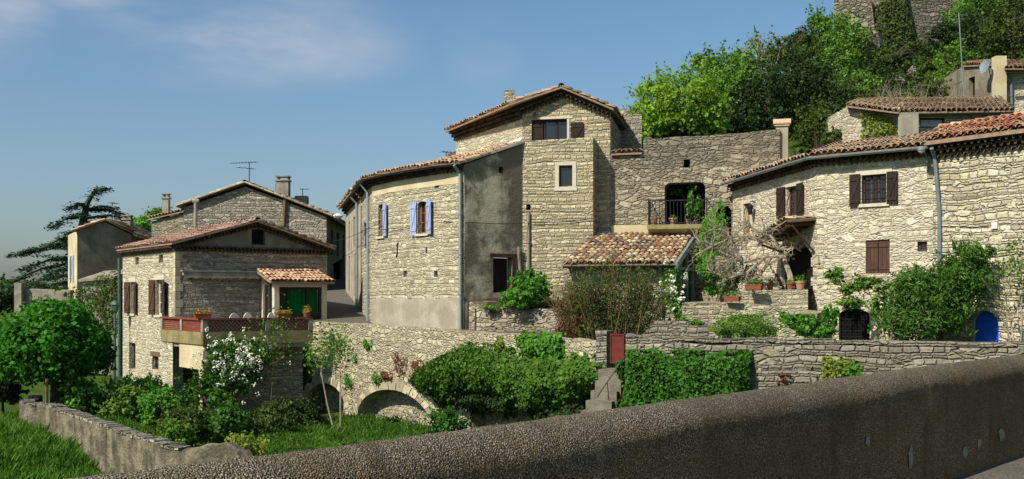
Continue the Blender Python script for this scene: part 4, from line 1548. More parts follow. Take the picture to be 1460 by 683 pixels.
# rolled awning on the front
mb = MB()
mb.tube([f1.at(.25, .98, .16), f1.at(3.5, .98, .16)], .085, 10)
mb.fbox(f1, .2, 3.55, 1.06, 1.12, .004, .26)
for k in range(17):
    u = .28 + 3.2 * k / 17
    mb.fbox(f1, u, u + .18, .80 + .02 * (k % 2), .98, .232, .242)
mb.build('awning', M['concrete'], h1)
# pipe on the roof
mb = MB()
q = P(279, 324, 44.0)
mb.tube([q, q + Vector((0, 0, 1.05))], .075, 8)
mb.tube([q + Vector((-.14, 0, 1.1)), q + Vector((.14, 0, 1.1))], .085, 8)
mb.build('flue', M['concrete'], h1)
# the terrace
tdk = f1.shift(0)
T = lambda s, z, p: f1.at(s, z, p)
tr = MB()
s0, s1, pmax = -.57, 3.78, 4.55
tr.hexa([T(s0 + .1, -1.86, pmax - .1), T(s1, -1.86, pmax - .1), T(s1, -1.86, -.02), T(s0 + .1, -1.86, -.02)], [T(s0 + .1, -1.62, pmax - .1), T(s1, -1.62, pmax - .1), T(s1, -1.62, -.02), T(s0 + .1, -1.62, -.02)])
tr.hexa([T(s1 + .003, -2.0, 1.62), T(6.3, -2.0, 1.62), T(6.3, -2.0, -.02), T(s1 + .003, -2.0, -.02)], [T(s1 + .003, -1.625, 1.62), T(6.3, -1.625, 1.62), T(6.3, -1.625, -.02), T(s1 + .003, -1.625, -.02)])
terr = tr.build('terrace', M['concrete'], h1)
tf = Fr(v2(f1, s0, pmax), v2(f1, s1, pmax))       # front edge
tl = Fr(v2(f1, s0, .0), v2(f1, s0, pmax))         # left edge
mb = MB()
mb.fbox(tl, -.05, tl.L, -1.70, -1.24, -.16, .0)
mb.fbox(tf, .0, tf.L, -1.70, -1.24, -.16, .0)
mb.build('terrace_beam', M['concrete_olive'], terr)
mb = MB()
mb.fbox(tl, -.05, tl.L + .02, -.80, -.73, -.15, .03)
mb.fbox(tf, -.03, tf.L, -.802, -.732, -.15, .03)
mb.build('cap_rail', M['lattice'], terr)
for fr, u in ((tl, .0), (tl, tl.L * .48), (tl, tl.L - .20), (tf, tf.L * .55), (tf, tf.L - .2)):
    mb = MB()
    mb.fbox(fr, u, u + .2, -1.23, -.805, -.17, .022)
    mb.build('post', M['concrete'], terr)
def lattice(fr, a, b):
    mb = MB()
    z0, z1 = -1.235, -.805
    d = z1 - z0
    n = max(2, round((b - a) / .15))
    st_ = (b - a) / n
    for sg in (1, -1):
        for k in range(-6, n + 6):
            x0 = a + k * st_ * 1.0
            x1 = x0 + sg * d
            lo, hi = (x0, x1)
            # clip to the panel
            p0, p1 = [lo, z0], [hi, z1]
            def clip(xc, keep_ge):
                for p, q in ((p0, p1), (p1, p0)):
                    if (p[0] < xc) == keep_ge and p[0] != xc:
                        if (q[0] < xc) == keep_ge: return False
                        tt = (xc - p[0]) / (q[0] - p[0])
                        p[1] += (q[1] - p[1]) * tt
                        p[0] = xc
                return True
            if not clip(a, True) or not clip(b, False): continue
            A, B = fr.at(p0[0], p0[1], -.05 - .012 * (sg > 0)), fr.at(p1[0], p1[1], -.05 - .012 * (sg > 0))
            if (B - A).length < .05: continue
            s = (B - A).normalized().cross(fr.n) * .018
            mb.hexa([A - s, A + s, B + s, B - s], [A - s + fr.n * .012, A + s + fr.n * .012, B + s + fr.n * .012, B - s + fr.n * .012])
    lp_ = mb.build('lattice_panel', M['lattice'], terr)
    mb = MB()
    mb.fbox(fr, a, b, z0, z1, -.105, -.095)
    mb.build('lattice_backing', M['white_stone'], lp_)
lattice(tl, .22, tl.L * .48 - .02)
mb = MB()
for k in range(7):
    z = -1.225 + k * .06
    mb.fbox(tl, tl.L * .48 + .22, tl.L - .22, z, z + .045, -.08, -.03)
mb.build('slat_panel', M['red_slat'], terr)
lattice(tf, .06, tf.L * .55 - .02)
lattice(tf, tf.L * .55 + .22, tf.L - .22)
# what carries the terrace
mb = MB()
panel(mb, tl.shift(-.05), [(0, -4.6), (1.2, -4.6), (1.2, -1.705), (0, -1.705)])
tls = tl.shift(-.06)
mb.fbox(tls, .0, .9, -4.6, -1.705, -.5, .0)
mb.build('terrace_wall', M['stone_upper'], terr)
mb = MB()
mb.fbox(tls, 1.9, 3.95, -2.62, -1.706, -.35, .0)
mb.build('terrace_lintel', M['render_cream'], terr)
for u in (3.95, ):
    mb = MB()
    mb.fbox(tls, u, u + .42, -4.6, -1.707, -.42, .003)
    mb.build('terrace_pillar', M['render_cream'], terr)
mb = MB()
mb.fbox(tf.shift(-.9), 0.4, tf.L, -4.6, -1.87, -.3, 0)
mb.build('terrace_wall', M['stone_grey'], terr)
pipe('downpipe', [l1.at(-.10, EZ - .3, .12), l1.at(-.10, -4.0, .12)], .07, 'metal_green', h1)
# small side house wall in the lane
gutter('gutter', [r1.at(0, EZ - .12, .44), r1.at(r1.L, EZ - .12, .44)], 'metal_dark', h1)
lp = thing('post_lantern', "green lantern on a tall pole left of the terrace house", 'street lamp', P(163, 540, 46.2))
mb = MB()
q = P(163, 540, 46.2)
q.z = gz1(q.x, q.y)
top = P(164, 446, 46.2)
mb.tube([q, top], [.08, .05], 8)
mb.build('pole', M['metal_green'], lp)
mb = MB()
mb.lathe(top, [(.05, 0), (.13, .08), (.19, .34), (.23, .36), (.13, .48), (.03, .55), (0, .56)], 6)
mb.build('lamp_head', M['metal_green'], lp)

# ------------------------------------------------------------------ 2. big stone house behind
h2 = thing('gabled_house', "big grey stone house with a broad gable behind the terrace house", 'house', P(360, 440, 58))
a = R(3)
p0 = P(262, 0, 57.6)
f2 = Fr((p0.x, p0.y), (p0.x + 7.75 * math.cos(a), p0.y + 7.75 * math.sin(a)))
r2 = Fr(v2(f2, f2.L), (f2.at(f2.L, 0).x - math.sin(a) * 14, f2.at(f2.L, 0).y + math.cos(a) * 14), uo=9)
l2 = Fr((f2.at(0, 0).x - math.sin(a) * 14, f2.at(0, 0).y + math.cos(a) * 14), v2(f2, 0))
b2 = Fr(v2(r2, r2.L), v2(l2, 0))
ap = f2.u(350)
azz = f2.v(350, 266)
zl, zr = f2.v(262, 296), f2.v(468, 309)
mb = MB()
panel(mb, f2, [(0, -3), (f2.L, -3), (f2.L, zr), (ap, azz), (0, zl)])
panel(mb, l2, [(0, -3), (l2.L, -3), (l2.L, zl), (0, zl)])
panel(mb, b2, [(0, -3), (b2.L, -3), (b2.L, zl), (b2.L - ap, azz), (0, zr)])
mb.build('wall', M['stone_grey'], h2)
wins = [(2.2, 2.55, 3.3, 3.95), (5.0, 2.55, 6.2, 3.95), (2.4, .3, 3.3, 1.9), (8.2, 2.5, 9.4, 4.0), (8.4, .4, 9.4, 2.5)]
mb = MB()
panel(mb, r2, [(0, -3), (r2.L, -3), (r2.L, zr), (0, zr)], [rect_pts(r) for r in wins], .2)
mb.build('wall', M['render_grey'], h2)["label"] = "rendered wall along the lane"
for r in wins: window(h2, r2, r, 'wood_dark', 'glass', .1, 2, 3)
bk = Vector((-math.sin(a), math.cos(a), 0)) * 14.3
F2 = lambda u, z, o=0: f2.at(u, z, o)
A_, L_, R_ = F2(ap, azz + .2, .25), F2(-.35, zl + .06, .25), F2(f2.L + .35, zr + .02, .25)
tile_roof('roof', [L_ + bk, L_], [A_ + bk, A_], 'roof_old', h2, .22, .4)
tile_roof('roof', [R_, R_ + bk], [A_, A_ + bk], 'roof_old', h2, .22, .4)
ridge_tiles('ridge', [A_, A_ + bk], 'roof_old', h2)
# stone slabs along the raking edges
mb = MB()
for p, q in ((L_, A_), (A_, R_)):
    n = 9
    for k in range(n):
        x, y = p.lerp(q, (k + .03) / n), p.lerp(q, (k + .97) / n)
        dz = Vector((0, 0, .07))
        o_ = f2.n * .08
        i_ = -f2.n * .3
        mb.hexa([x + i_, x + o_, y + o_, y + i_][::-1], [x + i_ + dz, x + o_ + dz, y + o_ + dz, y + i_ + dz][::-1])
mb.build('verge_stones', M['voussoir'], h2)
gutter('gutter', [r2.at(0, zr - .08, .36), r2.at(r2.L, zr - .08, .36)], 'metal_dark', h2)
ch = P(404, 250, 59.5)
chimney('chimney', ch.xy, .68, .6, 4.6, ch.z - .35, 'concrete', h2, 'slab')
ch = P(398, 253, 60.2)
chimney('chimney', ch.xy, .4, .4, 4.6, ch.z - .35, 'concrete', h2, None)
ch = P(430, 278, 60.5)
chimney('chimney', ch.xy, .75, .45, 4.2, ch.z - .15, 'concrete', h2, 'rough')
# flue up the gable
pipe('flue', [f2.at(f2.u(405), f2.v(405, 322), .10), f2.at(f2.u(407), f2.v(407, 280), .10)], .10, 'wood_old', h2, brackets=False)
# lower wing on the left
fw2 = Fr(P(216, 0, 59.5).xy, v2(f2, .3, -.9))
mb = MB()
z0_, z1_ = fw2.v(220, 316), fw2.v(262, 303)
panel(mb, fw2, [(0, -3), (fw2.L, -3), (fw2.L, z1_ + .1), (0, z0_)])
bk2 = Vector((0, 6, 0))
q = [fw2.at(0, -3), fw2.at(0, z0_)]
mb.face([q[0] + bk2, q[0], q[1], q[1] + bk2])
mb.build('wing_wall', M['stone_ruin'], h2)
w0, w1 = fw2.at(-.2, z0_ + .1, .2), fw2.at(fw2.L, z1_ + .14, .2)
tile_roof('wing_roof', [w0, w1], [w0 + bk2 + Vector((0, 0, .9)), w1 + bk2 + Vector((0, 0, .9))], 'roof_old', h2, .22, .4)
ch = P(237, 276, 61.5)
chimney('chimney', ch.xy, .36, .36, 3.9, ch.z - .3, 'concrete', h2, 'slab')
ch = P(259, 305, 59.0)
chimney('chimney', ch.xy, .28, .28, 3.0, ch.z, 'concrete', h2, 'rough')
antenna('tv_antenna', F2(ap + .15, azz + .25, -.3), 1.15, "spindly television aerial on the peak of the big grey gable", 1.7, 9, R(160))
antenna('tv_antenna', F2(f2.u(422), f2.v(422, 283), -2.5), .8, "small aerial beside the flat topped chimney on the grey gable", .5, 5, R(20), False)

# ------------------------------------------------------------------ 3. far rendered house at the left
h3 = thing('rendered_house', "plain grey rendered house with pale blue shutters near the cedar", 'house', P(150, 430, 62))
p0, p1 = P(110, 0, 62), P(186, 0, 64)
f3 = Fr(p0.xy, p1.xy)
l3 = Fr(P(97, 0, 66.5).xy, p0.xy, uo=5)
dback = (Vector(P(97, 0, 66.5).xy) - Vector(p0.xy))
r3 = Fr(p1.xy, (p1.x + dback.x + 1.6, p1.y + 6))
ap3, az3 = f3.u(148), f3.v(148, 316)
zl3, zr3 = f3.v(110, 329), f3.v(186, 334)
mb = MB()
panel(mb, f3, [(0, -4), (f3.L, -4), (f3.L, zr3), (ap3, az3), (0, zl3)])
panel(mb, r3, [(0, -4), (r3.L, -4), (r3.L, zr3 - .2), (0, zr3)])
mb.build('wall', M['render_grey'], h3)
lwins = [(l3.L * .35, 1.0, l3.L * .35 + .9, 2.6), (l3.L * .35, -2.2, l3.L * .35 + .9, -.9)]
mb = MB()
panel(mb, l3, [(0, -4), (l3.L, -4), (l3.L, zl3), (0, zl3)], [rect_pts(r) for r in lwins], .2)
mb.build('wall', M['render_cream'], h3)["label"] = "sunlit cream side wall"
for r in lwins:
    w = window(h3, l3, r, 'white', 'glass', .1)
    shutter(w, l3, r[2] + .02, r[2] + .6, r[1], r[3], 'shutter_light')
    shutter(w, l3, r[0] - .6, r[0] - .02, r[1], r[3], 'shutter_light', hinge='r')
A_, L_, R_ = f3.at(ap3, az3 + .12, .2), f3.at(-.35, zl3 - .02, .2), f3.at(f3.L + .9, zr3 - .28, .2)
bk3 = Vector((-.4, 6.2, 0))
tile_roof('roof', [L_ + bk3, L_], [A_ + bk3, A_], 'roof_mixed', h3, .24, .42)
tile_roof('roof', [R_, R_ + bk3], [A_, A_ + bk3], 'roof_mixed', h3, .24, .42)
ch = P(182, 307, 66)
chimney('chimney', ch.xy, .5, .5, 3.0, ch.z - .3, 'concrete', h3, 'slab')
antenna('tv_antenna', P(160, 319, 64), 1.3, "thin aerial mast on the roof of the plain rendered house", .6, 5, R(70))
# low walls in front of it
mb = MB()
stone_run(mb, [(P(24, 0, 52).x, 52, P(24, 412, 52).z), (P(100, 0, 52).x, 52, P(100, 414, 52).z)], .4, -4.5, seed=31, ja=.01)
mb.box((P(30, 0, 52).x, 51.9, -1.4), .35, .5, 4.3)
tag(mb.build('courtyard_wall', M['concrete']), "low grey concrete courtyard wall behind the round chestnut tree", 'wall', kind='thing')
mb = MB()
stone_run(mb, [(P(98, 0, 50).x, 50, P(98, 430, 50).z), (P(172, 0, 48.5).x, 48.5, P(172, 404, 48.5).z)], .4, -4.5, seed=32, ja=.06)
tag(mb.build('ivy_wall', M['render_grey']), "grey wall overgrown with creeper beside the terrace house", 'wall', kind='thing')
mb = MB()
q0, q1 = P(118, 402, 53), P(160, 398, 53)
mb.hexa([(q0.x, 53, -3), (q1.x, 53, -3), (q1.x, 56, -3), (q0.x, 56, -3)], [(q0.x, 53, q0.z), (q1.x, 53, q1.z), (q1.x, 56, q1.z + .5), (q0.x, 56, q0.z + .5)])
shed = mb.build('garden_shed', M['render_pale'])
tag(shed, "small pale shed with a flat roof below the rendered house", 'shed', kind='thing')
mb = MB()
mb.hexa([(q0.x - .15, 52.8, q0.z + .003), (q1.x + .15, 52.8, q1.z + .003), (q1.x + .15, 56.2, q1.z + .52), (q0.x - .15, 56.2, q0.z + .52)],
        [(q0.x - .15, 52.8, q0.z + .12), (q1.x + .15, 52.8, q1.z + .12), (q1.x + .15, 56.2, q1.z + .64), (q0.x - .15, 56.2, q0.z + .64)])
mb.build('shed_roof', M['concrete'], shed)

# ------------------------------------------------------------------ 4. lane house, left of the curved house
h4 = thing('lane_house', "narrow pale house front in the lane next to the curved house", 'house', P(500, 440, 53))
f4 = Fr(P(493, 0, 57.6).xy, P(514.5, 0, 48.2).xy)
lw = [(2.0, 2.5, 2.9, 4.0), (5.4, 2.5, 6.3, 4.0), (2.1, .4, 3.0, 2.2), (5.8, .1, 6.8, 2.2)]
zt4 = 4.85
mb = MB()
panel(mb, f4, [(0, -2), (f4.L, -2), (f4.L, zt4), (0, zt4)], [rect_pts(r) for r in lw], .2)
bl = Fr((f4.at(0, 0).x + 3, f4.at(0, 0).y + 2), v2(f4, 0))
panel(mb, bl, [(0, -2), (bl.L, -2), (bl.L, zt4), (0, zt4 + .9)])
mb.build('wall', M['render_beige'], h4)
for r in lw: window(h4, f4, r, 'wood_brown', 'glass', .1)
genoise('eave_cornice', [f4.at(0, zt4), f4.at(f4.L, zt4)], [f4.n], h4, 2, .2, .13)
e0, e1 = f4.at(-.3, zt4 + .05, .42), f4.at(f4.L, zt4 + .05, .42)
tile_roof('roof', [e0, e1], [e0 - f4.n * 4 + Vector((0, 0, 1.2)), e1 - f4.n * 3 + Vector((0, 0, .9))], 'roof_old', h4, .22, .4)
pipe('downpipe', [f4.at(f4.L - 1.4, zt4 - .1, .35), f4.at(f4.L - 1.4, zt4 - .4, .08), f4.at(f4.L - 1.4, -.6, .08)], .06, 'zinc', h4)
lt = thing('street_lamp', "white globe street lamp on an arm high in the narrow lane", 'street lamp', P(482, 309, 58.5))
mb = MB()
q = r2.at(.7, 4.4, .03)
mb.tube([q, q + Vector((.15, -.2, .1)), P(480, 309, 57.8)], .03, 6)
mb.build('bracket', M['metal_grey'], lt)
mb = MB()
mb.lathe(P(482, 312, 57.7), [(0, 0), (.22, .06), (.3, .16), (.2, .26), (0, .3)], 12)
mb.build('lamp_shade', M['white'], lt)

# ------------------------------------------------------------------ 5. curved house
h5 = thing('curved_house', "cream stone house with a rounded front and lavender blue shutters", 'house', (-3.5, 40, -1.2))
CP = [P(515.5, 0, 47.6), P(521, 0, 45.2), P(531, 0, 43.0), P(560, 0, 41.3), P(595, 0, 39.9), P(628, 0, 38.8), P(662, 0, 38.0)]
EZ5, BZ5 = 4.78, -1.6
def seg_of(px):
    for i in range(len(CP) - 1):
        if i == len(CP) - 2 or px < 730 + F * CP[i + 1].x / CP[i + 1].y: return i
frs, U = [], 40.0
for i in range(len(CP) - 1):
    frs.append(Fr(CP[i].xy, CP[i + 1].xy, U))
    U += frs[-1].L
holes = {i: [] for i in range(len(frs))}
def opening(px0, py0, px1, py1, arched=False):
    i = seg_of((px0 + px1) / 2)
    r = frs[i].rect(px0, py0, px1, py1)
    r = (max(.03, r[0]), r[1], min(frs[i].L - .03, r[2]), r[3])
    holes[i].append(arch_pts(r, .10, 6) if arched else rect_pts(r))
    return i, r
W1 = opening(539.5, 291, 547, 337, True)
W2 = opening(595.5, 287, 609, 333, True)
W0 = opening(517, 318, 520.5, 352)
vents = [opening(575, 386, 580, 395), opening(619, 386, 624, 395), opening(573, 263, 579, 272), opening(619.5, 258, 625.5, 268), opening(607, 352, 609, 361)]
mb = MB()
for i, fr in enumerate(frs):
    panel(mb, fr, [(0, BZ5), (fr.L, BZ5), (fr.L, EZ5), (0, EZ5)], holes[i], .3)
mb.build('wall', M['stone_cream'], h5)
# rendered plinth, following the curve
mb = MB()
for i in range(2, len(frs)):
    fr = frs[i]
    n = 6
    top = [(fr.L * k / n, -.03 + .05 * math.sin((i * 6 + k) * 1.9)) for k in range(n + 1)]
    panel(mb, fr, [(0, BZ5), (fr.L, BZ5)] + top[::-1], o=.035)
    for k in range(n): mb.face([fr.at(top[k][0], top[k][1], .035), fr.at(top[k + 1][0], top[k + 1][1], .035), fr.at(top[k + 1][0], top[k + 1][1] + .02, -.01), fr.at(top[k][0], top[k][1] + .02, -.01)])
mb.build('plinth', M['render_beige'], h5)
mb = MB()
for i in range(2, len(frs)):
    fr = frs[i]
    panel(mb, fr, [(0, 4.15), (fr.L, 4.15 + .02), (fr.L, EZ5), (0, EZ5)], [[(u, v) for u, v in rect_pts(r)] for j, r in vents if j == i and r[1] > 4.1 and r[1] > 4.17], .02, o=.012)
if mb.f: mb.build('eave_band', M['render_cream'], h5)
for j, r in vents: vent(h5, frs[j], r, 'vent_opening')
i, r = W1
w = window(h5, frs[i], r, 'wood_orange', 'glass', .14, 1, 3, .05)
mb = MB()
mb.fbox(frs[i], r[0] - .12, r[2] + .12, r[1] - .09, r[1] - .005, -.1, .07)
mb.build('sill', M['white_stone'], w)
shutter(w, frs[i], r[2] + .03, r[2] + .47, r[1] - .02, r[3] - .02, 'shutter_blue', swing=R(8), hinge='l')
i, r = W2
w = window(h5, frs[i], r, 'wood_orange', 'glass', .14, 2, 3, .06)
mb = MB()
mb.fbox(frs[i], r[0] - .12, r[2] + .12, r[1] - .09, r[1] - .005, -.1, .07)
mb.build('sill', M['white_stone'], w)
dw = min(.44, r[2] - r[0])
shutter(w, frs[i], r[0] - .03 - dw * .8, r[0] - .03, r[1] - .05, r[3] + .0, 'shutter_blue', swing=R(6), hinge='r')
shutter(w, frs[i], r[2] + .03, r[2] + .03 + dw * .9, r[1] - .05, r[3] + .03, 'shutter_blue', swing=R(14), hinge='l')
i, r = W0
w = window(h5, frs[i], r, 'wood_orange', 'glass', .14, 1, 2)
shutter(w, frs[i], r[2] + .03, r[2] + .55, r[1], r[3], 'shutter_blue', swing=R(5), hinge='l')
mb = MB()
i = seg_of(567)
mb.tube([frs[i].at(frs[i].u(x), frs[i].v(567, y), .03) for x, y in ((568.5, 346), (567, 349), (567, 362), (565.5, 366.5))], .022, 5)
mb.build('wall_anchor', M['iron'], h5)
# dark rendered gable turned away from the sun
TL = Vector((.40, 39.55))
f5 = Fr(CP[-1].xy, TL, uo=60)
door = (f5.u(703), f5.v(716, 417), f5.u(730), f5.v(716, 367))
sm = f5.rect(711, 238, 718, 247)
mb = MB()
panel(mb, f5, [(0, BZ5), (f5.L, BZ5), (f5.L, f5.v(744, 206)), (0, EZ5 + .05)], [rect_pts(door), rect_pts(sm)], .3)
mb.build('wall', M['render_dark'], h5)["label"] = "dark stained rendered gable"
vent(h5, f5, sm)
db = MB()
db.fbox(f5, door[0] + .02, door[2] - .02, door[1] - .3, door[3] - .02, -.34, -.28)
dd = db.build('door', M['wood_dark'], h5)
db = MB()
db.fbox(f5, door[0] - .15, door[2] + .2, door[3] + .004, door[3] + .14, -.1, .03)
db.build('lintel', M['wood_brown'], dd)
db = MB()
db.fbox(f5, door[2] + .003, door[2] + .09, door[1] - .3, door[3], -.1, .035)
db.build('jamb', M['wood_brown'], dd)
# roof climbing to the foot of the tower house
UL, UR = Vector((-2.45, 45.9, 5.75)), Vector((.42, 40.4, 6.0))
eave = [fr.at(0, EZ5 + .06, .34) for fr in frs]
eave = []
for i, p in enumerate(CP):
    n = (frs[max(0, i - 1)].n + frs[min(len(frs) - 1, i)].n).normalized()
    eave.append(Vector((p.x, p.y, EZ5 + .08)) + n * .36)
eave[-1] = eave[-1] + f5.d * .1
rdg = [UL.lerp(UR, k / (len(eave) - 1)) for k in range(len(eave))]
rdg[-1] = Vector((TL.x, TL.y, f5.v(744, 206) + .07)) + f5.n * .06
tile_roof('roof', eave, rdg, 'roof_pink', h5, .2, .36)
gen_pts = [Vector((p.x, p.y, EZ5 + .02)) for p in CP]
genoise('eave_cornice', gen_pts, [fr.n for fr in frs], h5, 2, .19, .12)
gutter('gutter', [p + Vector((0, 0, -.03)) + (p - c_).normalized().xy.to_3d() * .04 for p, c_ in zip(eave, gen_pts)], 'metal_dark', h5, .075)
# flashing along the tower house, weathered rake edge
mb = MB()
for a_, b_ in ((UL, UR),):
    n = Vector((-.88, -.47, 0))
    up = Vector((0, 0, .18))
    mb.hexa([a_ + n * .02, b_ + n * .02, b_ + n * .16, a_ + n * .16][::-1], [a_ + n * .02 + up, b_ + n * .02 + up, b_ + n * .10 + up * .4, a_ + n * .10 + up * .4][::-1])
mb.build('flashing', M['white_mortar'], h5)
mb = MB()
a_, b_ = f5.at(0, EZ5 + .10), f5.at(f5.L, f5.v(744, 206) + .06)
mb.hexa([a_ - f5.n * .1, a_ + f5.n * .07, b_ + f5.n * .07, b_ - f5.n * .1], [p + Vector((0, 0, .10)) for p in (a_ - f5.n * .1, a_ + f5.n * .07, b_ + f5.n * .07, b_ - f5.n * .1)])
mb.build('verge', M['white_mortar'], h5)
fl = frs[-1]
pipe('downpipe', [fl.at(fl.L - .12, EZ5 - .0, .40), fl.at(fl.L - .10, EZ5 - .30, .12), fl.at(fl.L - .07, BZ5 + .3, .13)], .06, 'zinc', h5)
fl = frs[1]
pipe('downpipe', [fl.at(fl.L - .9, EZ5 - .02, .38), fl.at(fl.L - .8, EZ5 - .4, .10), fl.at(fl.L - .8, BZ5 + .2, .10)], .055, 'zinc', h5)
# service pipe on the gable
pipe('service_pipe', [f5.at(f5.u(738), f5.v(738, 352), .07), f5.at(f5.u(740), f5.v(740, 395), .07)], .055, 'concrete', h5)
antenna('tv_antenna', P(636, 232, 47.5), .5, "tiny aerial behind the roof edge of the curved house", .7, 5, R(30), False)

# ------------------------------------------------------------------ 6. tower house
h6 = thing('tower_house', "tall stone house with a square tower front and dark shuttered attic", 'house', (2, 40.5, -1.2))
at_ = R(-12)
ft = Fr((TL.x, TL.y), (TL.x + 2.66 * math.cos(at_), TL.y + 2.66 * math.sin(at_)), uo=70)
fm = ft.shift(-1.0)
fm_ = Fr(v2(fm, fm.u(744.5)), v2(fm, fm.u(870)), uo=80)
tw = ft.rect(797, 236.5, 816, 265.5)
th = ft.rect(750, 291, 756.5, 299)
ztop = ft.v(795, 199)
mb = MB()
panel(mb, ft, [(0, -2), (ft.L, -2), (ft.L, ztop + .05), (ft.L * .6, ztop + .02), (ft.L * .3, ztop), (0, ztop - .04)], [rect_pts(tw), rect_pts(th)], .28)
rt = Fr(v2(ft, ft.L), v2(ft, ft.L, -1.05), uo=73)
lt_ = Fr(v2(ft, 0, -1.05), v2(ft, 0), uo=76)
panel(mb, rt, [(0, -2), (rt.L, -2), (rt.L, ztop + .05), (0, ztop + .05)])
panel(mb, lt_, [(0, -2), (lt_.L, -2), (lt_.L, ztop - .04), (0, ztop - .04)])
# thickness of the tower's parapet and its floor
for a_, b_ in (((0, 0), (ft.L, 0)),):
    mb.face([ft.at(0, ztop - .04), ft.at(ft.L, ztop + .05), ft.at(ft.L, ztop + .05, -.35), ft.at(0, ztop - .04, -.35)])
    mb.face([ft.at(0, ztop - .04, -.35), ft.at(ft.L, ztop + .05, -.35), ft.at(ft.L, ztop - .5, -.35), ft.at(0, ztop - .5, -.35)])
    mb.face([ft.at(0, ztop - .5, -.35), ft.at(ft.L, ztop - .5, -.35), ft.at(ft.L, ztop - .5, -1.1), ft.at(0, ztop - .5, -1.1)])
mb.build('tower_wall', M['stone_tower'], h6)
window(h6, ft, tw, 'wood_brown', 'glass', .10, 1, 1, .05, surround='white_stone')
vent(h6, ft, th)
pipe('vent_pipe', [ft.at(ft.u(754), ft.v(754, 303), .06), ft.at(ft.u(754), ft.v(754, 388), .06)], .06, 'concrete', h6)
# main block: gable over the tower
ap6, az6 = fm_.u(803), fm_.v(803, 138)
zl6, zr6 = fm_.v(745, 160), fm_.v(868, 163)
ow = fm_.rect(758, 170, 813, 199.5)
ow = (ow[0], ztop - .45, ow[2], ow[3])
mb = MB()
panel(mb, fm_, [(0, -2), (fm_.L, -2), (fm_.L, zr6), (ap6, az6), (0, zl6)], [rect_pts(ow)], .3)
rm = Fr(v2(fm_, fm_.L), (fm_.at(fm_.L, 0).x + 1.2, fm_.at(fm_.L, 0).y + 6), uo=86)
panel(mb, rm, [(0, -2), (rm.L, -2), (rm.L, zr6), (0, zr6)])
mb.build('wall', M['stone_tower'], h6)
BL = Vector((-2.45, 45.9))
lm = Fr(BL, v2(fm_, 0), uo=90)
mb = MB()
panel(mb, lm, [(0, 2), (lm.L, 2), (lm.L, zl6), (0, zl6 - .02)])
mb.build('wall', M['stone_upper'], h6)["label"] = "sunlit upper wall above the curved roof"
# wide attic opening: glazed half, dark shutters
d0, d1, d2, d3 = ow
mb = MB()
u_a, u_b = fm_.u(775.5), fm_.u(793)
for a_, b_ in ((d0, d0 + .07), (u_a - .04, u_a + .04), (u_b - .04, u_b + .04), (d2 - .10, d2)):
    mb.fbox(fm_, a_, b_, d1, d3, -.2, -.12)
mb.fbox(fm_, d0, d2, d3 - .08, d3, -.205, -.115)
w6 = mb.build('window', M['wood_dark'], h6)
mb = MB()
mb.fbox(fm_, d0, d2, d1, d3 - .05, -.19, -.17)
mb.build('pane', M['glass'], w6)
shutter(w6, fm_, d0 - .02, u_a - .05, d1, d3, 'wood_dark', o=-.08, hinge='l', brace=False)
shutter(w6, fm_, fm_.u(814), fm_.u(832), ztop - .2, fm_.v(822, 174.5), 'wood_dark', o=.05, hinge='l')
mb = MB()
mb.fbox(fm_, fm_.u(808.5), fm_.u(812), d1, d3, -.11, .015)
mb.fbox(fm_, d0 + .2, d2 + .1, d3 + .004, d3 + .10, -.1, .03)
mb.build('surround', M['white_stone'], w6)
# roof
Ap = fm_.at(ap6, az6 + .30, .40)
Lf = fm_.at(-.12, zl6 + .20, .42) + lm.n * .35
Rf = fm_.at(fm_.L + .18, zr6 + .12, .40)
Bl = Vector((BL.x, BL.y, zl6 + .10)) + lm.n * .40 - lm.d * .25
Ab = Vector((1.2, 47.2, az6 + .38))
Rb = Vector((rm.at(rm.L, 0).x + .3, rm.at(rm.L, 0).y, zr6 + .15))
tile_roof('roof', [Bl, Lf], [Ab, Ap], 'roof_old', h6, .2, .36)
tile_roof('roof', [Rf, Rb], [Ap, Ab], 'roof_old', h6, .2, .36)
ridge_tiles('ridge', [Ap, Ab], 'roof_old', h6)
genoise('eave_cornice', [Vector((BL.x, BL.y, zl6 + .10)), Vector((*v2(fm_, 0), zl6 + .14))], [lm.n], h6, 3, .2, .14)
genoise('gable_cornice', [fm_.at(-.05, zl6 + .12), fm_.at(ap6, az6 + .18), fm_.at(fm_.L + .05, zr6 + .06)], [fm_.n, fm_.n], h6, 2, .18, .13)
ch = P(726, 131, 43.5)
chimney('chimney', ch.xy, .44, .44, 7.3, ch.z - .05, 'stone_dim', h6, 'rough')
mb = MB()
q = P(853, 160, 40.6)
mb.tube([P(843, 160, 40.9), P(869, 157, 40.9)], .06, 8)
mb.build('flue', M['metal_dark'], h6)
mb = MB()
mb.lathe(fm_.at(fm_.u(762.5), fm_.v(762, 162), .2), [(0, -.12), (.08, -.08), (.09, .0), (.03, .06), (0, .07)], 10)
mb.build('wall_lamp', M['metal_dark'], h6)
# the little piece of roof sticking out behind on the left
mb = MB()
q = P(646, 222, 47.5)
mb.hexa([q + Vector((-.25, 0, 0)), q + Vector((.4, 0, 0)), q + Vector((.4, 1.5, 0)), q + Vector((-.25, 1.5, 0))], [q + Vector((-.25, 0, .08)), q + Vector((.4, 0, .32)), q + Vector((.4, 1.5, .32)), q + Vector((-.25, 1.5, .08))])
mb.build('rear_roof', M['roof_redbrown'], h6)

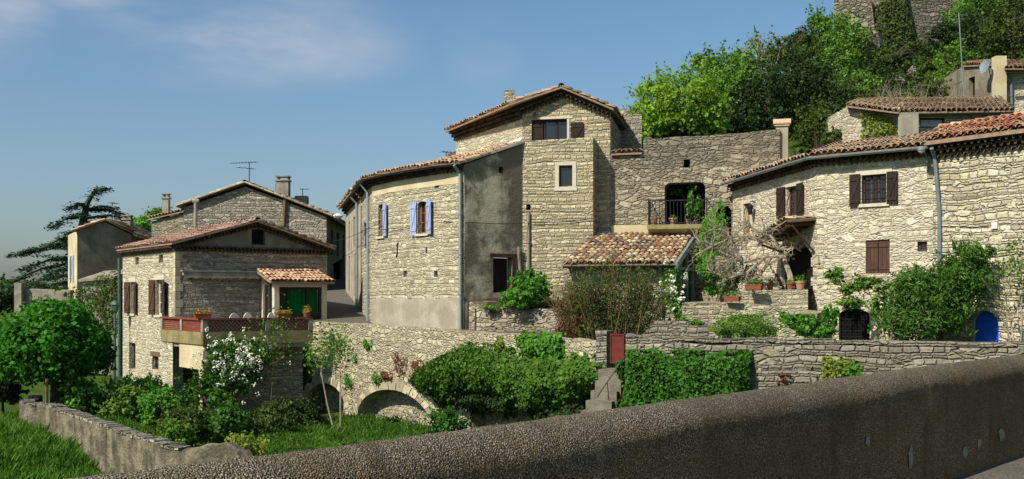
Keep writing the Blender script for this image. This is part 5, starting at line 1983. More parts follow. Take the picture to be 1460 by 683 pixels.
# ------------------------------------------------------------------ 7. ruined wall with the balcony
h7 = thing('balcony_wall', "tall weathered stone wall with a dark balcony opening and arched niche", 'stone wall', (7, 39.5, -1.2))
w0 = fm_.at(fm_.L + .0, 0, -.02)
ab = R(-15)
kx = (1112 - CX) / F
Lb = (kx * w0.y - w0.x) / (math.cos(ab) - kx * math.sin(ab))
f7 = Fr((w0.x, w0.y), (w0.x + Lb * math.cos(ab), w0.y + Lb * math.sin(ab)), uo=100)
bo = f7.rect(947.5, 260, 1005.5, 321)
an = f7.rect(1022, 293, 1043, 340)
sh = f7.rect(974.5, 227, 983.5, 239)
tops = [(868, 222), (890, 221), (914, 220), (917, 220), (917.5, 198), (925, 195), (932, 198), (960, 195), (985, 193.5), (1010, 193), (1035, 191), (1060, 190), (1085, 187), (1106, 184.5), (1111.5, 185)]
tp = [(f7.u(x), f7.v(x, y) + random.uniform(-.02, .02)) for x, y in tops]
tp[0], tp[-1] = (0, tp[0][1]), (f7.L, tp[-1][1])
mb = MB()
def round_rect(r, k=.22, seg=4):
    u0, v0, u1, v1 = r
    pts = [(u0, v0), (u1, v0)]
    for j in range(seg + 1):
        a_ = math.pi / 2 * j / seg
        pts.append((u1 - k + k * math.cos(a_), v1 - k + k * math.sin(a_)))
    for j in range(seg + 1):
        a_ = math.pi / 2 + math.pi / 2 * j / seg
        pts.append((u0 + k + k * math.cos(a_), v1 - k + k * math.sin(a_)))
    return pts
panel(mb, f7, [(0, -2), (f7.L, -2)] + tp[::-1], [round_rect(bo), arch_pts(an), rect_pts(sh)], .7)
for k in range(len(tp) - 1):
    a_, b_ = tp[k], tp[k + 1]
    mb.face([f7.at(a_[0], a_[1]), f7.at(b_[0], b_[1]), f7.at(b_[0], b_[1] + .03, -.6), f7.at(a_[0], a_[1] + .03, -.6)])
bkw = f7.shift(-.72)
panel(mb, bkw, [(0, -2), (f7.L, -2), (f7.L, 6.2), (0, 5.0)], [rect_pts((bo[0] - .26, bo[1] - .01, bo[2] + .26, bo[3] + .21))], .005)
mb.face([f7.at(f7.L, -2), f7.at(f7.L, -2, -.7), f7.at(f7.L, tp[-1][1], -.7), f7.at(f7.L, tp[-1][1])])
mb.build('wall_body', M['stone_ruin'], h7)
# tile coping on the low stretch
k0, k1 = f7.at(0.05, tp[0][1] + .03, .12), f7.at(tp[3][0] - .03, tp[3][1] + .03, .12)
tile_roof('tile_coping', [k0, k1], [k0 - f7.n * .7 + Vector((0, 0, .13)), k1 - f7.n * .7 + Vector((0, 0, .13))], 'roof_mixed', h7, .2, .4, .05)
# room behind the balcony, its shade painted in with dark soil colour
mb = MB()
for r, d in ((bo, 2.2),):
    q = f7.shift(-.725)
    u0, v0, u1, v1 = r[0] - .25, r[1], r[2] + .25, r[3] + .2
    d = 3.6
    for pts in ([(u0, v0, 0), (u0, v0, -d), (u0, v1, -d), (u0, v1, 0)], [(u1, v0, 0), (u1, v1, 0), (u1, v1, -d), (u1, v0, -d)],
                [(u0, v0, -d), (u1, v0, -d), (u1, v1, -d), (u0, v1, -d)], [(u0, v1, 0), (u0, v1, -d), (u1, v1, -d), (u1, v1, 0)], [(u0, v0, 0), (u1, v0, 0), (u1, v0, -d), (u0, v0, -d)]):
        mb.face([q.at(*p) for p in pts])
mb.build('recess', M['soil'], h7)
vent(h7, f7, (an[0], an[1], an[2], an[3]), 'niche', .68)
vent(h7, f7, sh, 'vent_opening', .6)
# balcony
fb0, fb1 = f7.u(927), f7.u(1012)
zb7 = f7.v(970, 322)
mb = MB()
mb.fbox(f7, fb0, fb1, zb7 - .16, zb7, .004, .85)
mb.hexa([f7.at(fb0 + .02, zb7 - .3, .004), f7.at(fb1 - .1, zb7 - .3, .004), f7.at(fb1 - .1, zb7 - .3, .5), f7.at(fb0 + .02, zb7 - .3, .5)],
        [f7.at(fb0 + .02, zb7 - .163, .004), f7.at(fb1 - .02, zb7 - .163, .004), f7.at(fb1 - .02, zb7 - .163, .8), f7.at(fb0 + .02, zb7 - .163, .8)])
bal = mb.build('balcony', M['concrete_olive'], h7)
mb = MB()
zr_ = zb7 + .88
fo_ = f7.shift(.82)
for z in (zr_, zb7 + .06): mb.fbox(fo_, fb0 + .03, fb1 - .03, z - .02, z + .02, -.02, .02)
for uu in (fb0 + .04, fb1 - .04): mb.tube([f7.at(uu, zr_, .01), f7.at(uu, zr_, .82)], .018, 5)
nb = 17
for k in range(nb):
    u = fb0 + .05 + (fb1 - fb0 - .1) * k / (nb - 1)
    mb.tube([fo_.at(u, zb7, 0), fo_.at(u, zr_ + (.08 if k in (0, nb - 1) else 0), 0)], .013 if 0 < k < nb - 1 else .022, 5, caps=False)
for k in range(1, 5): mb.tube([f7.at(fb0 + .04, zb7, .82 * k / 5), f7.at(fb0 + .04, zr_, .82 * k / 5)], .012, 5, caps=False)
mb.build('railing', M['iron'], bal)
# pale rendered band above the lean-to roof
mb = MB()
mb.fbox(f7, .05, fb0 - .02, f7.v(900, 334) - .1, f7.v(900, 321), .003, .06)
mb.build('render_band', M['render_cream'], h7)
# tall chimney at its right end
ch = P(1115, 181, 38.6)
cy = chimney('tall_chimney', ch.xy, .43, .43, 1.0, ch.z, 'render_beige', None, 'tile', R(-15))
tag(cy, "tall slender rendered chimney with a tiled cap between wall and right hand house", 'chimney', kind='thing')

# ------------------------------------------------------------------ 8. lean-to with glazed side
h8 = thing('lean_to', "lean-to garden room with mottled clay tile roof and green glazed side", 'outbuilding', (4.5, 37.5, -1.2))
E0, E1 = P(803, 378, 36.2), P(962, 376, 35.7)
K0, K1 = P(851, 334, 39.75), P(990, 334, 38.95)
tile_roof('roof', [E0, E1], [K0, K1], 'roof_mixed', h8, .21, .37, .06)
sk = MB()
mid = lambda s, t: E0.lerp(E1, s).lerp(K0.lerp(K1, s), t)
nn = (E1 - E0).cross(K0 - E0).normalized()
q = [mid(.50, .52), mid(.66, .52), mid(.66, .70), mid(.50, .70)]
sk.hexa([p for p in q], [p + nn * .13 for p in q])
skl = sk.build('skylight', M['metal_grey'], h8)
sk = MB()
q2 = [mid(.515, .54), mid(.645, .54), mid(.645, .68), mid(.515, .68)]
sk.hexa([p + nn * .10 for p in q2], [p + nn * .137 for p in q2])
sk.build('skylight_pane', M['glass'], skl)
ff = Fr(E0.xy, E1.xy).shift(-.35)
fr_ = Fr(v2(ff, ff.L), (K1.x, K1.y), uo=130)
fz = lambda u: E1.z + (K1.z - E1.z) * (u + .3) / (fr_.L + .3) - .14
mb = MB()
panel(mb, ff, [(0, -1.6), (ff.L, -1.6), (ff.L, E1.z - .05), (0, E0.z - .05)])
ll = Fr((K0.x - .05, K0.y), v2(ff, 0))
panel(mb, ll, [(0, -1.6), (ll.L, -1.6), (ll.L, E0.z - .1), (0, K0.z - .1)])
mb.build('wall', M['stone_dim'], h8)
mb = MB()
n = 3
zfloor = -.75
for k in range(n + 1):
    u = .06 + (fr_.L - .2) * k / n
    mb.fbox(fr_, u, u + .11, zfloor, fz(u), -.12, .0)
mb.fbox(fr_, .06, fr_.L, zfloor, zfloor + .12, -.115, -.005)
mb.hexa([fr_.at(.0, fz(0) - .12, -.12), fr_.at(.0, fz(0) - .12, .01), fr_.at(fr_.L, fz(fr_.L) - .12, .01), fr_.at(fr_.L, fz(fr_.L) - .12, -.12)],
        [fr_.at(.0, fz(0) + .03, -.12), fr_.at(.0, fz(0) + .03, .01), fr_.at(fr_.L, fz(fr_.L) + .03, .01), fr_.at(fr_.L, fz(fr_.L) + .03, -.12)])
mb.fbox(fr_, .17, fr_.L - .03, 1.0, 1.1, -.115, -.005)
gf = mb.build('glazed_side', M['green_frame'], h8)
mb = MB()
mb.face([fr_.at(.1, zfloor, -.08), fr_.at(fr_.L - .05, zfloor, -.08), fr_.at(fr_.L - .05, fz(fr_.L) - .1, -.08), fr_.at(.1, fz(.1) - .1, -.08)])
mb.build('pane', M['glass'], gf)
mb = MB()
mb.fbox(fr_, .02, fr_.L, -1.6, zfloor, -.3, .0)
mb.build('base_wall', M['stone_dim'], h8)
gutter('gutter', [E0 + Vector((-.02, -.05, -.04)), E1 + Vector((.02, -.05, -.04))], 'metal_dark', h8, .07)
mb = MB()
q0, q1 = E1 + Vector((.04, -.03, -.02)), K1 + Vector((.06, 0, -.02))
sd = (q1 - q0).normalized()
sx = Vector((.05, .0, 0))
mb.hexa([q0 - sx + Vector((0, 0, -.17)), q0 + sx + Vector((0, 0, -.17)), q1 + sx + Vector((0, 0, -.17)), q1 - sx + Vector((0, 0, -.17))],
        [q0 - sx + Vector((0, 0, .06)), q0 + sx + Vector((0, 0, .06)), q1 + sx + Vector((0, 0, .06)), q1 - sx + Vector((0, 0, .06))])
mb.build('barge_board', M['zinc'], h8)
pipe('downpipe', [ff.at(ff.L - .5, E1.z - .12, .38), ff.at(ff.L - .45, E1.z - .35, .12), ff.at(ff.L - .45, -.6, .1)], .045, 'metal_grey', h8)
hose = MB()
hose.tube([P(955, 455, 34.2), P(948, 464, 33.8), P(936, 469, 33.5), P(922, 477, 33.0), P(912, 481, 32.6)], .05, 7)
tag(hose.build('drain_pipe', M['metal_dark']), "black drain pipe curving down beside the garden steps", 'pipe', kind='thing')

# ------------------------------------------------------------------ 9. house on the right
h9 = thing('shuttered_house', "pale stone house with dark shutters, grille door and stone arch stair", 'house', (10.5, 32.5, -2.0))
C0, C1, C2 = Vector((8.08, 38.5)), Vector((9.57, 33.0)), Vector((12.28, 30.7))
g1 = Fr(C0, C1, uo=140)
g2 = Fr(C1, C2, uo=150)
zg0, zg1, zg2 = 4.1, 4.3, 4.3
dr = g1.rect(1060, 290, 1070, 352)
wl = g1.rect(1121, 266, 1137, 308)
an2 = (g1.u(1114), .25, g1.L - .14, 1.78)
wu = g2.rect(1228.5, 249, 1263.5, 290)
ws = g2.rect(1308, 344.5, 1322, 358.5)
wd = g2.rect(1234.5, 342, 1268.5, 390)
dg = g2.rect(1196, 440, 1240, 500)
dg = (dg[0], -2.1, dg[2], dg[3])
mb = MB()
panel(mb, g1, [(0, -2.4), (g1.L, -2.4), (g1.L, zg1), (0, zg0)], [rect_pts(dr), rect_pts(wl), arch_pts(an2, .75)], .45)
mb.build('wall', M['stone_pale'], h9)
mb = MB()
panel(mb, g2, [(0, -2.4), (g2.L, -2.4), (g2.L, zg2), (0, zg1)], [rect_pts(wu), rect_pts(ws), rect_pts(wd), arch_pts(dg, .22)], .3)
mb.build('wall', M['stone_pale'], h9)
# quoins
mb = MB()
for k in range(22):
    z = -2.3 + k * .30
    if z + .3 > zg1 - .3: break
    a_ = .34 if k % 2 else .22
    b_ = .22 if k % 2 else .34
    rnd = random.uniform(.27, .29)
    q = lambda zz: [g1.at(g1.L - a_, zz, .012), g1.at(g1.L + .012, zz, .012), g2.at(b_, zz, .012), g2.at(b_, zz, -.1), g1.at(g1.L - a_, zz, -.1)]
    mb.hexa(q(z), q(z + rnd))
mb.build('corner_stones', M['stone_pale'], h9)
w = window(h9, g2, wu, 'wood_brown', 'glass', .12, 3, 2, .05, surround=None, sill='white_stone', lintel='white_stone', bars=(3, 3))
sw = g2.u(1227) - g2.u(1212)
shutter(w, g2, wu[0] - .03 - sw, wu[0] - .03, wu[1] - .07, wu[3] + .05, 'wood_dark', hinge='r', swing=R(4))
shutter(w, g2, wu[2] + .03, wu[2] + .03 + sw, wu[1] - .05, wu[3] + .05, 'wood_dark', hinge='l', swing=R(3))
w = window(h9, g1, wl, 'wood_brown', 'glass', .12, 2, 4, .06, sill='white_stone', lintel='white_stone')
sw = g1.u(1121) - g1.u(1110.5)
shutter(w, g1, wl[0] - .02 - sw, wl[0] - .02, wl[1] - .03, wl[3] + .03, 'wood_dark', hinge='r', swing=R(4))
shutter(w, g1, wl[2] + .02, wl[2] + .02 + sw * .9, wl[1] - .03, wl[3] + .05, 'wood_dark', hinge='l', swing=R(4))
w = window(h9, g2, ws, 'wood_brown', 'glass', .1, 1, 1, .06)
mb = MB()
mb.fbox(g2, wd[0], wd[2], wd[1], wd[3], -.28, -.26)
w = mb.build('window', M['wood_dark'], h9)
um = (wd[0] + wd[2]) / 2
shutter(w, g2, wd[0] + .01, um - .008, wd[1] + .01, wd[3] - .01, 'wood_brown', o=-.06, brace=False, planks=3)
shutter(w, g2, um + .008, wd[2] - .01, wd[1] + .01, wd[3] - .01, 'wood_brown', o=-.06, hinge='r', brace=False, planks=3)
# arched cellar door with iron scrollwork
mb = MB()
slab(mb, g2, arch_pts(dg, .22), -.28, -.2)
d_ = mb.build('cellar_door', M['black'], h9)
mb = MB()
nu, nv = 6, 9
for k in range(nu + 1):
    u = dg[0] + (dg[2] - dg[0]) * k / nu
    mb.tube([g2.at(u, dg[1], -.15), g2.at(u, dg[3] - .1, -.15)], .016, 5, caps=False)
for j in range(nv + 1):
    v = dg[1] + (dg[3] - .15 - dg[1]) * j / nv
    mb.tube([g2.at(dg[0], v, -.15), g2.at(dg[2], v, -.15)], .016, 5, caps=False)
    if j < nv:
        for k in range(nu):
            cu, cv = dg[0] + (dg[2] - dg[0]) * (k + .5) / nu, v + (dg[3] - .15 - dg[1]) / nv * .5
            rr = .055
            mb.tube([g2.at(cu + rr * (1 - s * .09) * math.cos(s * .9), cv + rr * (1 - s * .09) * math.sin(s * .9), -.15) for s in range(9)], .011, 4, caps=False)
mb.build('grille', M['iron'], d_)
mb = MB()
mb.fbox(g1, dr[0], dr[2], dr[1], dr[3], -.25, -.2)
d_ = mb.build('door', M['wood_door'], h9)
mb = MB()
mb.fbox(g1, dr[0] - .12, dr[0] - .004, dr[1], dr[3] + .1, -.2, .02)
mb.fbox(g1, dr[2] + .004, dr[2] + .12, dr[1], dr[3] + .1, -.2, .02)
mb.fbox(g1, dr[0] - .004, dr[2] + .004, dr[3] + .003, dr[3] + .1, -.2, .018)
mb.build('door_frame', M['white_stone'], d_)
mb = MB()
mb.lathe(g1.at(dr[2] + .35, dr[3] - .25, .2), [(0, -.22), (.07, -.18), (.11, .06), (.13, .08), (.06, .16), (0, .2)], 8)
mb.tube([g1.at(dr[2] + .35, dr[3], .0), g1.at(dr[2] + .35, dr[3] + .02, .2), g1.at(dr[2] + .35, dr[3] - .1, .2)], .015, 5)
mb.build('porch_lantern', M['iron'], h9)
vent(h9, g1, an2, 'stair_arch_shade', .16)  # black sheet near the wall face paints the shade in and beside the arch
# arch stones over the stair
mb = MB()
cu, cr = (an2[0] + an2[2]) / 2, (an2[2] - an2[0]) / 2
for k in range(11):
    a0, a1 = math.pi * (k + .05) / 11, math.pi * (k + .95) / 11
    q = [(cu + math.cos(t_) * cr * g_, an2[3] - .75 + math.sin(t_) * .75 * (g_ if g_ > 1 else 1) + (0 if g_ == 1 else .05)) for t_, g_ in ((a0, 1), (a1, 1), (a1, 1.25), (a0, 1.25))]
    mb.hexa([g1.at(u, v, -.1) for u, v in q], [g1.at(u, v, .03) for u, v in q])
mb.build('arch_stones', M['voussoir'], h9)
# sloping wooden canopy
mb = MB()
c0, c1 = g1.at(g1.u(1118), 2.62, .02), g1.at(g1.L + .0, 2.62, .02)
c0, c1 = P(1124, 327, 34.3), P(1160, 317, 32.9)
on = g1.n * 1.0 + Vector((0, 0, -.10))
k0 = g1.at(g1.L - 2.0, 1.95, .01)
k1 = g1.at(g1.L - .02, 2.45, .01)
mb.hexa([k0, k1, k1 + on, k0 + on][::-1], [p + Vector((0, 0, .06)) for p in (k0, k1, k1 + on, k0 + on)][::-1])
can = mb.build('canopy', M['wood_old'], h9)
mb = MB()
for k in range(5):
    a_ = k0.lerp(k1, (k + .3) / 4.6)
    mb.tube([a_ - Vector((0, 0, .06)), a_ + on - Vector((0, 0, .06))], .04, 4)
mb.tube([k0 + on * .95 - Vector((0, 0, .1)), k1 + on * .95 - Vector((0, 0, .1))], .05, 4)
mb.tube([g1.at(g1.L - 1.6, 1.4, .0), k0 + on * .85 - Vector((0, 0, .1))], .04, 4)
mb.tube([g1.at(g1.L - .1, 1.4, .0), k1 + on * .85 - Vector((0, 0, .1))], .04, 4)
mb.build('canopy_beams', M['wood_brown'], can)
tile_roof('canopy_tiles', [k0 + on * 1.05 + Vector((0, 0, .08)), k1 + on * 1.05 + Vector((0, 0, .08))], [k0 + Vector((0, 0, .08)), k1 + Vector((0, 0, .08))], 'roof_old', can, .2, .38, .03)
# roof
eo = .36
nA = g1.n
nB = (g1.n + g2.n).normalized()
e9 = [Vector((*C0, zg0 + .1)) + nA * eo, Vector((*C1, zg1 + .1)) + nB * eo * 1.05, Vector((*C2, zg2 + .1)) + g2.n * eo]
r9 = [Vector((9.9, 39.6, 5.05)), Vector((11.5, 36.8, 5.32)), Vector((14.0, 34.4, 5.36))]
tile_roof('roof', e9[:2], r9[:2], 'roof_old', h9, .21, .37)
tile_roof('roof', e9[1:], r9[1:], 'roof_old', h9, .21, .37)
ridge_tiles('hip', [e9[1] + Vector((0, 0, .08)), r9[1] + Vector((0, 0, .08))], 'roof_old', h9)
genoise('eave_cornice', [Vector((*C0, zg0 + .06)), Vector((*C1, zg1 + .06)), Vector((*C2, zg2 + .06))], [g1.n, g2.n], h9, 2, .19, .13)
gutter('gutter', [p + Vector((0, 0, -.02)) + n_ * .07 for p, n_ in zip(e9, (nA, nB, g2.n))], 'zinc', h9, .08)
pu = g2.u(1335)
pipe('downpipe', [g2.at(pu, zg2 + .02, .40), g2.at(pu, zg2 - .25, .12), g2.at(pu + .12, zg2 - 1.8, .10), g2.at(pu + .14, -2.2, .10)], .06, 'metal_grey', h9)
lantern('street_lamp', g2, g2.u(1324), g2.v(1324, 238), "grey street lamp on a curved arm at the right hand house corner", .55)
mb = MB()
mb.fbox(g2, g2.u(1322), g2.u(1331), g2.v(1326, 254), g2.v(1326, 226), .005, .035)
mb.build('cable_box', M['concrete'], h9)
# back walls so that the house is closed
mb = MB()
b9 = [Vector((14.0, 34.4)), Vector((11.5, 36.8)), Vector((9.9, 39.6)), C0]
for i in range(3):
    q = Fr(b9[i], b9[i + 1])
    panel(mb, q, [(0, -2), (q.L, -2), (q.L, 4.9 if i < 2 else 4.1), (0, 4.9)])
mb.build('wall', M['stone_pale'], h9)

# ------------------------------------------------------------------ 10. neighbour further right
h10 = thing('red_roof_house', "cream stone house with red tile roof and blue arched door at far right", 'house', (14, 28.5, -2.0))
D1 = Vector((15.6, 26.25))
g3 = Fr(C2, D1, uo=160)
bd = g3.rect(1386, 443, 1424, 500)
bd = (bd[0], -2.1, bd[2], bd[3])
mb = MB()
panel(mb, g3, [(0, -2.4), (g3.L, -2.4), (g3.L, 4.45), (0, 4.45)], [arch_pts(bd, .42)], .25)
q = Fr(D1, (18.5, 29.8))
panel(mb, q, [(0, -2.4), (q.L, -2.4), (q.L, 5.2), (0, 4.45)])
q = Fr((18.5, 29.8), (14.03, 34.5))
panel(mb, q, [(0, -2.4), (q.L, -2.4), (q.L, 5.2), (0, 5.2)])
mb.build('wall', M['stone_course'], h10)
mb = MB()
slab(mb, g3, arch_pts(bd, .42), -.22, -.15)
for k in range(1, 6):
    u = bd[0] + (bd[2] - bd[0]) * k / 6
    mb.fbox(g3, u - .008, u + .008, bd[1], bd[3] - .25, -.148, -.142)
mb.build('door', M['blue_door'], h10)
mb = MB()
mb.fbox(g3, g3.u(1415), g3.u(1423), g3.v(1419, 326), g3.v(1419, 317), .004, .05)
mb.build('meter_box', M['white'], h10)
e0, e1 = g3.at(-.02, 4.52, .42), g3.at(g3.L + .3, 4.52, .42)
k0, k1 = Vector((14.05, 34.55, 5.55)), Vector((18.4, 29.9, 5.75))
tile_roof('roof', [e0, e1], [k0, k1], 'roof_red', h10, .225, .4, .1)
ridge_tiles('ridge', [k0, k1], 'roof_red', h10, .15)
genoise('eave_cornice', [g3.at(0, 4.46), g3.at(g3.L, 4.46)], [g3.n], h10, 3, .2, .14)

# ------------------------------------------------------------------ 11. upper houses on the hillside
h11 = thing('upper_cottage', "low stone cottage with tiled roof and one wide window above the right hand roofs", 'house', P(1320, 200, 46))
m0, m1, m2 = P(1209, 0, 45.5), P(1306, 0, 44.2), P(1445, 0, 44.2)
fA, fB = Fr(m0.xy, m1.xy, uo=170), Fr(m1.xy, m2.xy, uo=175)
zA0, zA1 = fA.v(1212, 151), fA.v(1300, 158)
zB0, zB1 = fB.v(1310, 161), fB.v(1440, 158)
cwn = fB.rect(1312, 168, 1347, 182)
mb = MB()
panel(mb, fA, [(0, 4.5), (fA.L, 4.5), (fA.L, zA1 + .1), (0, zA0)])
panel(mb, fB, [(0, 4.5), (fB.L, 4.5), (fB.L, zB1), (0, zB0)], [rect_pts(cwn)], .2)
bkk = Vector((0, 5, 0))
lA = Fr((m0.x, m0.y + 5), m0.xy)
panel(mb, lA, [(0, 4.5), (lA.L, 4.5), (lA.L, zA0), (0, zA0)])
mb.build('wall', M['stone_pale'], h11)
window(h11, fB, cwn, 'wood_dark', 'shutter_light', .1, 1, 1, .06)
e = [P(1206, 151, 45.2), P(1280, 160.5, 43.9), P(1447, 157.5, 43.7)]
rg = [P(1222, 144, 50), P(1300, 141, 50), P(1425, 139.5, 50)]
tile_roof('roof', e[:2], rg[:2], 'roof_old', h11, .22, .4)
tile_roof('roof', e[1:], rg[1:], 'roof_old', h11, .22, .4)
gutter('gutter', [e[1] + Vector((0, -.08, -.08)), e[2] + Vector((0, -.08, -.08))], 'metal_dark', h11, .09)
cb_ = P(1295, 196, 43.6)
chimney('chimney', (cb_.x, cb_.y), .66, .5, cb_.z - 1.5, P(1295, 165, 43.6).z, 'render_pale', h11, 'rough')
h12 = thing('hilltop_house', "small stone house with cream corner pillar at the upper right edge", 'house', P(1420, 160, 55))
n0, n1, n2 = P(1375, 0, 57.5), P(1418, 0, 54.5), P(1500, 0, 54.0)
fC, fD = Fr(n0.xy, n1.xy, uo=190), Fr(n1.xy, n2.xy, uo=195)
zC = [fC.v(1376, 93), fC.v(1417, 89)]
oc = fC.rect(1381, 110, 1390, 140)
od = fD.rect(1470, 115, 1490, 140)
mb = MB()
panel(mb, fC, [(0, 7), (fC.L, 7), (fC.L, zC[1]), (0, zC[0])], [rect_pts(oc)], .3)
mb.build('wall', M['render_grey'], h12)
mb = MB()
panel(mb, fD, [(0, 7), (fD.L, 7), (fD.L, fD.v(1498, 98)), (0, fD.v(1420, 100))], [rect_pts(od)], .2)
mb.build('wall', M['stone_pale'], h12)
mb = MB()
panel(mb, Fr((n0.x + .3, n0.y + 4), n0.xy), [(0, 7), (4.01, 7), (4.01, zC[0]), (0, zC[0])])
mb.build('wall', M['render_grey'], h12)
window(h12, fC, oc, 'wood_old', 'black', .2, 1, 1)
window(h12, fD, od, 'wood_old', 'glass', .1)
mb = MB()
p = P(1424.5, 0, 54.2)
mb.box((p.x, p.y, (7 + P(0, 81, 54.2).z) / 2), .55, .5, P(0, 81, 54.2).z - 7)
mb.build('corner_pillar', M['render_cream'], h12)
e = [P(1432, 98, 53.7), P(1502, 98, 53.4)]
rg = [P(1428, 87, 57.5), P(1500, 87, 57.5)]
tile_roof('roof', e, rg, 'roof_mixed', h12, .22, .4)
e = [P(1373, 94, 57.4), P(1419, 92, 54.3)]
rg = [P(1380, 89, 60), P(1424, 86, 58)]
tile_roof('roof', e, rg, 'roof_mixed', h12, .22, .4, .06)
gutter('gutter', [P(1435, 103, 53.5), P(1500, 103, 53.2)], 'metal_dark', h12, .08)
pipe('downpipe', [fD.at(fD.u(1440), fD.v(1440, 104), .2), fD.at(fD.u(1442), fD.v(1442, 170), .1)], .06, 'metal_grey', h12)
ds = thing('satellite_dish', "pale satellite dish on the wall of the small hilltop house", 'satellite dish', P(1406, 96, 54.6))
mb = MB()
c = P(1405, 95, 54.3)
ax = Vector((-.93, -.28, .22)).normalized()
a_ = ax.orthogonal().normalized()
b_ = ax.cross(a_)
prev = None
for k in range(5):
    r = .37 * k / 4
    ring = [c + a_ * math.cos(2 * math.pi * j / 18) * r + b_ * math.sin(2 * math.pi * j / 18) * r + ax * (r * r * .5) for j in range(18)]
    if prev:
        for j in range(18):
            mb.face([prev[j], prev[(j + 1) % 18], ring[(j + 1) % 18], ring[j]], smooth=True)
            mb.face([p - ax * .02 for p in (ring[j], ring[(j + 1) % 18], prev[(j + 1) % 18], prev[j])], smooth=True)
    prev = ring
mb.build('dish', M['zinc'], ds)
mb = MB()
mb.tube([c - ax * .02, c - ax * .2, fC.at(fC.u(1412), fC.v(1412, 108), .0)], .025, 6)
mb.tube([c - b_ * .34 + ax * .08, c + ax * .42], .012, 5)
mb.build('dish_arm', M['metal_grey'], ds)
mb = MB()
p0, p1 = P(1376, 165, 50), P(1367, 18, 50)
mb.tube([p0, p1], .03, 6)
for k, (z, L) in enumerate(((.02, .9), (.06, .6), (.1, .4))):
    q = p1.lerp(p0, z)
    mb.tube([q - Vector((L / 2, 0, 0)), q + Vector((L / 2, .1, 0))], .014, 4)
tag(mb.build('aerial_mast', M['metal_grey']), "very tall thin aerial mast standing on the hillside before the ruin", 'antenna', kind='thing')

# ------------------------------------------------------------------ 12. ruined castle on the hill
def ruin(name, label, pxs, depth, zb, thick, mat, turn=0.0, cat='ruin'):
    """A broken wall whose skyline passes through the photo points pxs."""
    p0, p1 = P(pxs[0][0], 0, depth), P(pxs[-1][0], 0, depth + turn)
    fr = Fr(p0.xy, p1.xy, uo=random.uniform(200, 300))
    out = [(fr.u(x), fr.v(x, y)) for x, y in pxs]
    out[0] = (0, out[0][1])
    out[-1] = (fr.L, out[-1][1])
    mb = MB()
    slab(mb, fr, [(0, zb), (fr.L, zb)] + out[::-1], -thick, 0)
    return mb.build(name, M[mat], tag(thing(name, label, cat, fr.at(fr.L / 2, zb))) if cat else None), fr
c1, fr = ruin('castle_wall', "big grey coursed castle wall at the top of the hill", [(1255, -90), (1300, -110), (1350, -80), (1395, -60), (1440, -75), (1480, -40)], 84, 14, 1.5, 'stone_castle', 3)
rc = c1.parent
mb = MB()
slab(mb, fr.shift(.05), [(fr.u(1245), 14), (fr.u(1292), 14), (fr.u(1289), fr.v(1289, 40)), (fr.u(1275), fr.v(1275, -30)), (fr.u(1252), fr.v(1252, -60))], -.2, .8)
mb.build('buttress', M['stone_castle'], rc)
c2, fr = ruin('castle_tower', "pale crumbling castle tower stump behind the hillside trees", [(1189, 4), (1192, -40), (1215, -60), (1240, -20), (1246, 30), (1250, 70)], 83, 13, 2.5, 'rock', -1)
for x, y, s, lab in ((1280, 116, .7, "large pale boulder below the ivy clad ruin"), (1303, 104, .55, "small pale boulder right of the largest boulder below the ruin"), (1035, 170, 1.1, "grey rock among the hillside trees above the balcony wall"), (897, 170, .75, "pale rock peak just above the wall left of the lime green tree"),
                     (1232, 60, 1.6, "jagged pale rock at the foot of the castle tower")):
    d = {1035: 55, 897: 50, 1232: 79}.get(x, 66)
    c = np.array(P(x, y, d))
    mb = MB()
    dirs = unit(26)
    import bmesh
    bm = bmesh.new()
    for q in dirs: bm.verts.new(Vector(c + q * np.array((1, .8, .8)) * s * random.uniform(.7, 1.1)))
    bmesh.ops.convex_hull(bm, input=bm.verts)
    for f in bm.faces: mb.face([v.co.copy() for v in f.verts])
    bm.free()
    tag(mb.build('boulder', M['rock']), lab, 'rock', kind='thing')
# wall fragments right behind the lime green tree
mb = MB()
q0, q1 = P(868, 162, 44), P(915, 160, 44)
ruinf = Fr(q0.xy, q1.xy, uo=300)
slab(mb, ruinf, [(0, 3), (ruinf.L, 3), (ruinf.L, ruinf.v(915, 163)), (ruinf.L * .5, ruinf.v(893, 162)), (0, ruinf.v(868, 163))], -.6, 0)
tag(mb.build('ruined_wall', M['stone_dim']), "mossy ruined wall stub between the tower house and the lime green tree", 'ruin', kind='thing')

# ------------------------------------------------------------------ 13. terraces, steps and walls in the garden on the right
ug = thing('patio_wall', "grey rendered patio retaining wall carrying the flower pots by the arch stair", 'retaining wall', (8.0, 33.5, -1.5))
p0, p1 = P(1040, 0, 33.8), P(1152, 0, 32.6)
fp = Fr(p0.xy, p1.xy, uo=310)
zt_ = fp.v(1100, 413)
mb = MB()
panel(mb, fp, [(0, -2.4), (fp.L, -2.4), (fp.L, zt_ + .02), (0, zt_ - .03)])
mb.face([fp.at(0, zt_ - .03), fp.at(fp.L, zt_ + .02), fp.at(fp.L, zt_ + .02, -2.2), fp.at(0, zt_ - .03, -4.5)])
q = Fr((6.6, 37.5), p0.xy)
panel(mb, q, [(0, -2.4), (q.L, -2.4), (q.L, zt_ - .03), (0, zt_ - .03)])
mb.build('wall_body', M['stone_dim'], ug)
lowp = thing('garden_terrace_wall', "low dry stone terrace wall below the green glazed side of the lean-to", 'stone wall', (6.2, 33, -1.5))
mb = MB()
stone_run(mb, [(P(972, 0, 33.5).x, 33.5, P(972, 432, 33.5).z), (P(1050, 0, 33).x, 33.0, P(1050, 431, 33).z), (P(1165, 0, 31.9).x, 31.9, P(1165, 446, 32).z)], 2.0, -2.0, seed=44, ja=.03)
mb.build('wall_body', M['stone_dim'], lowp)
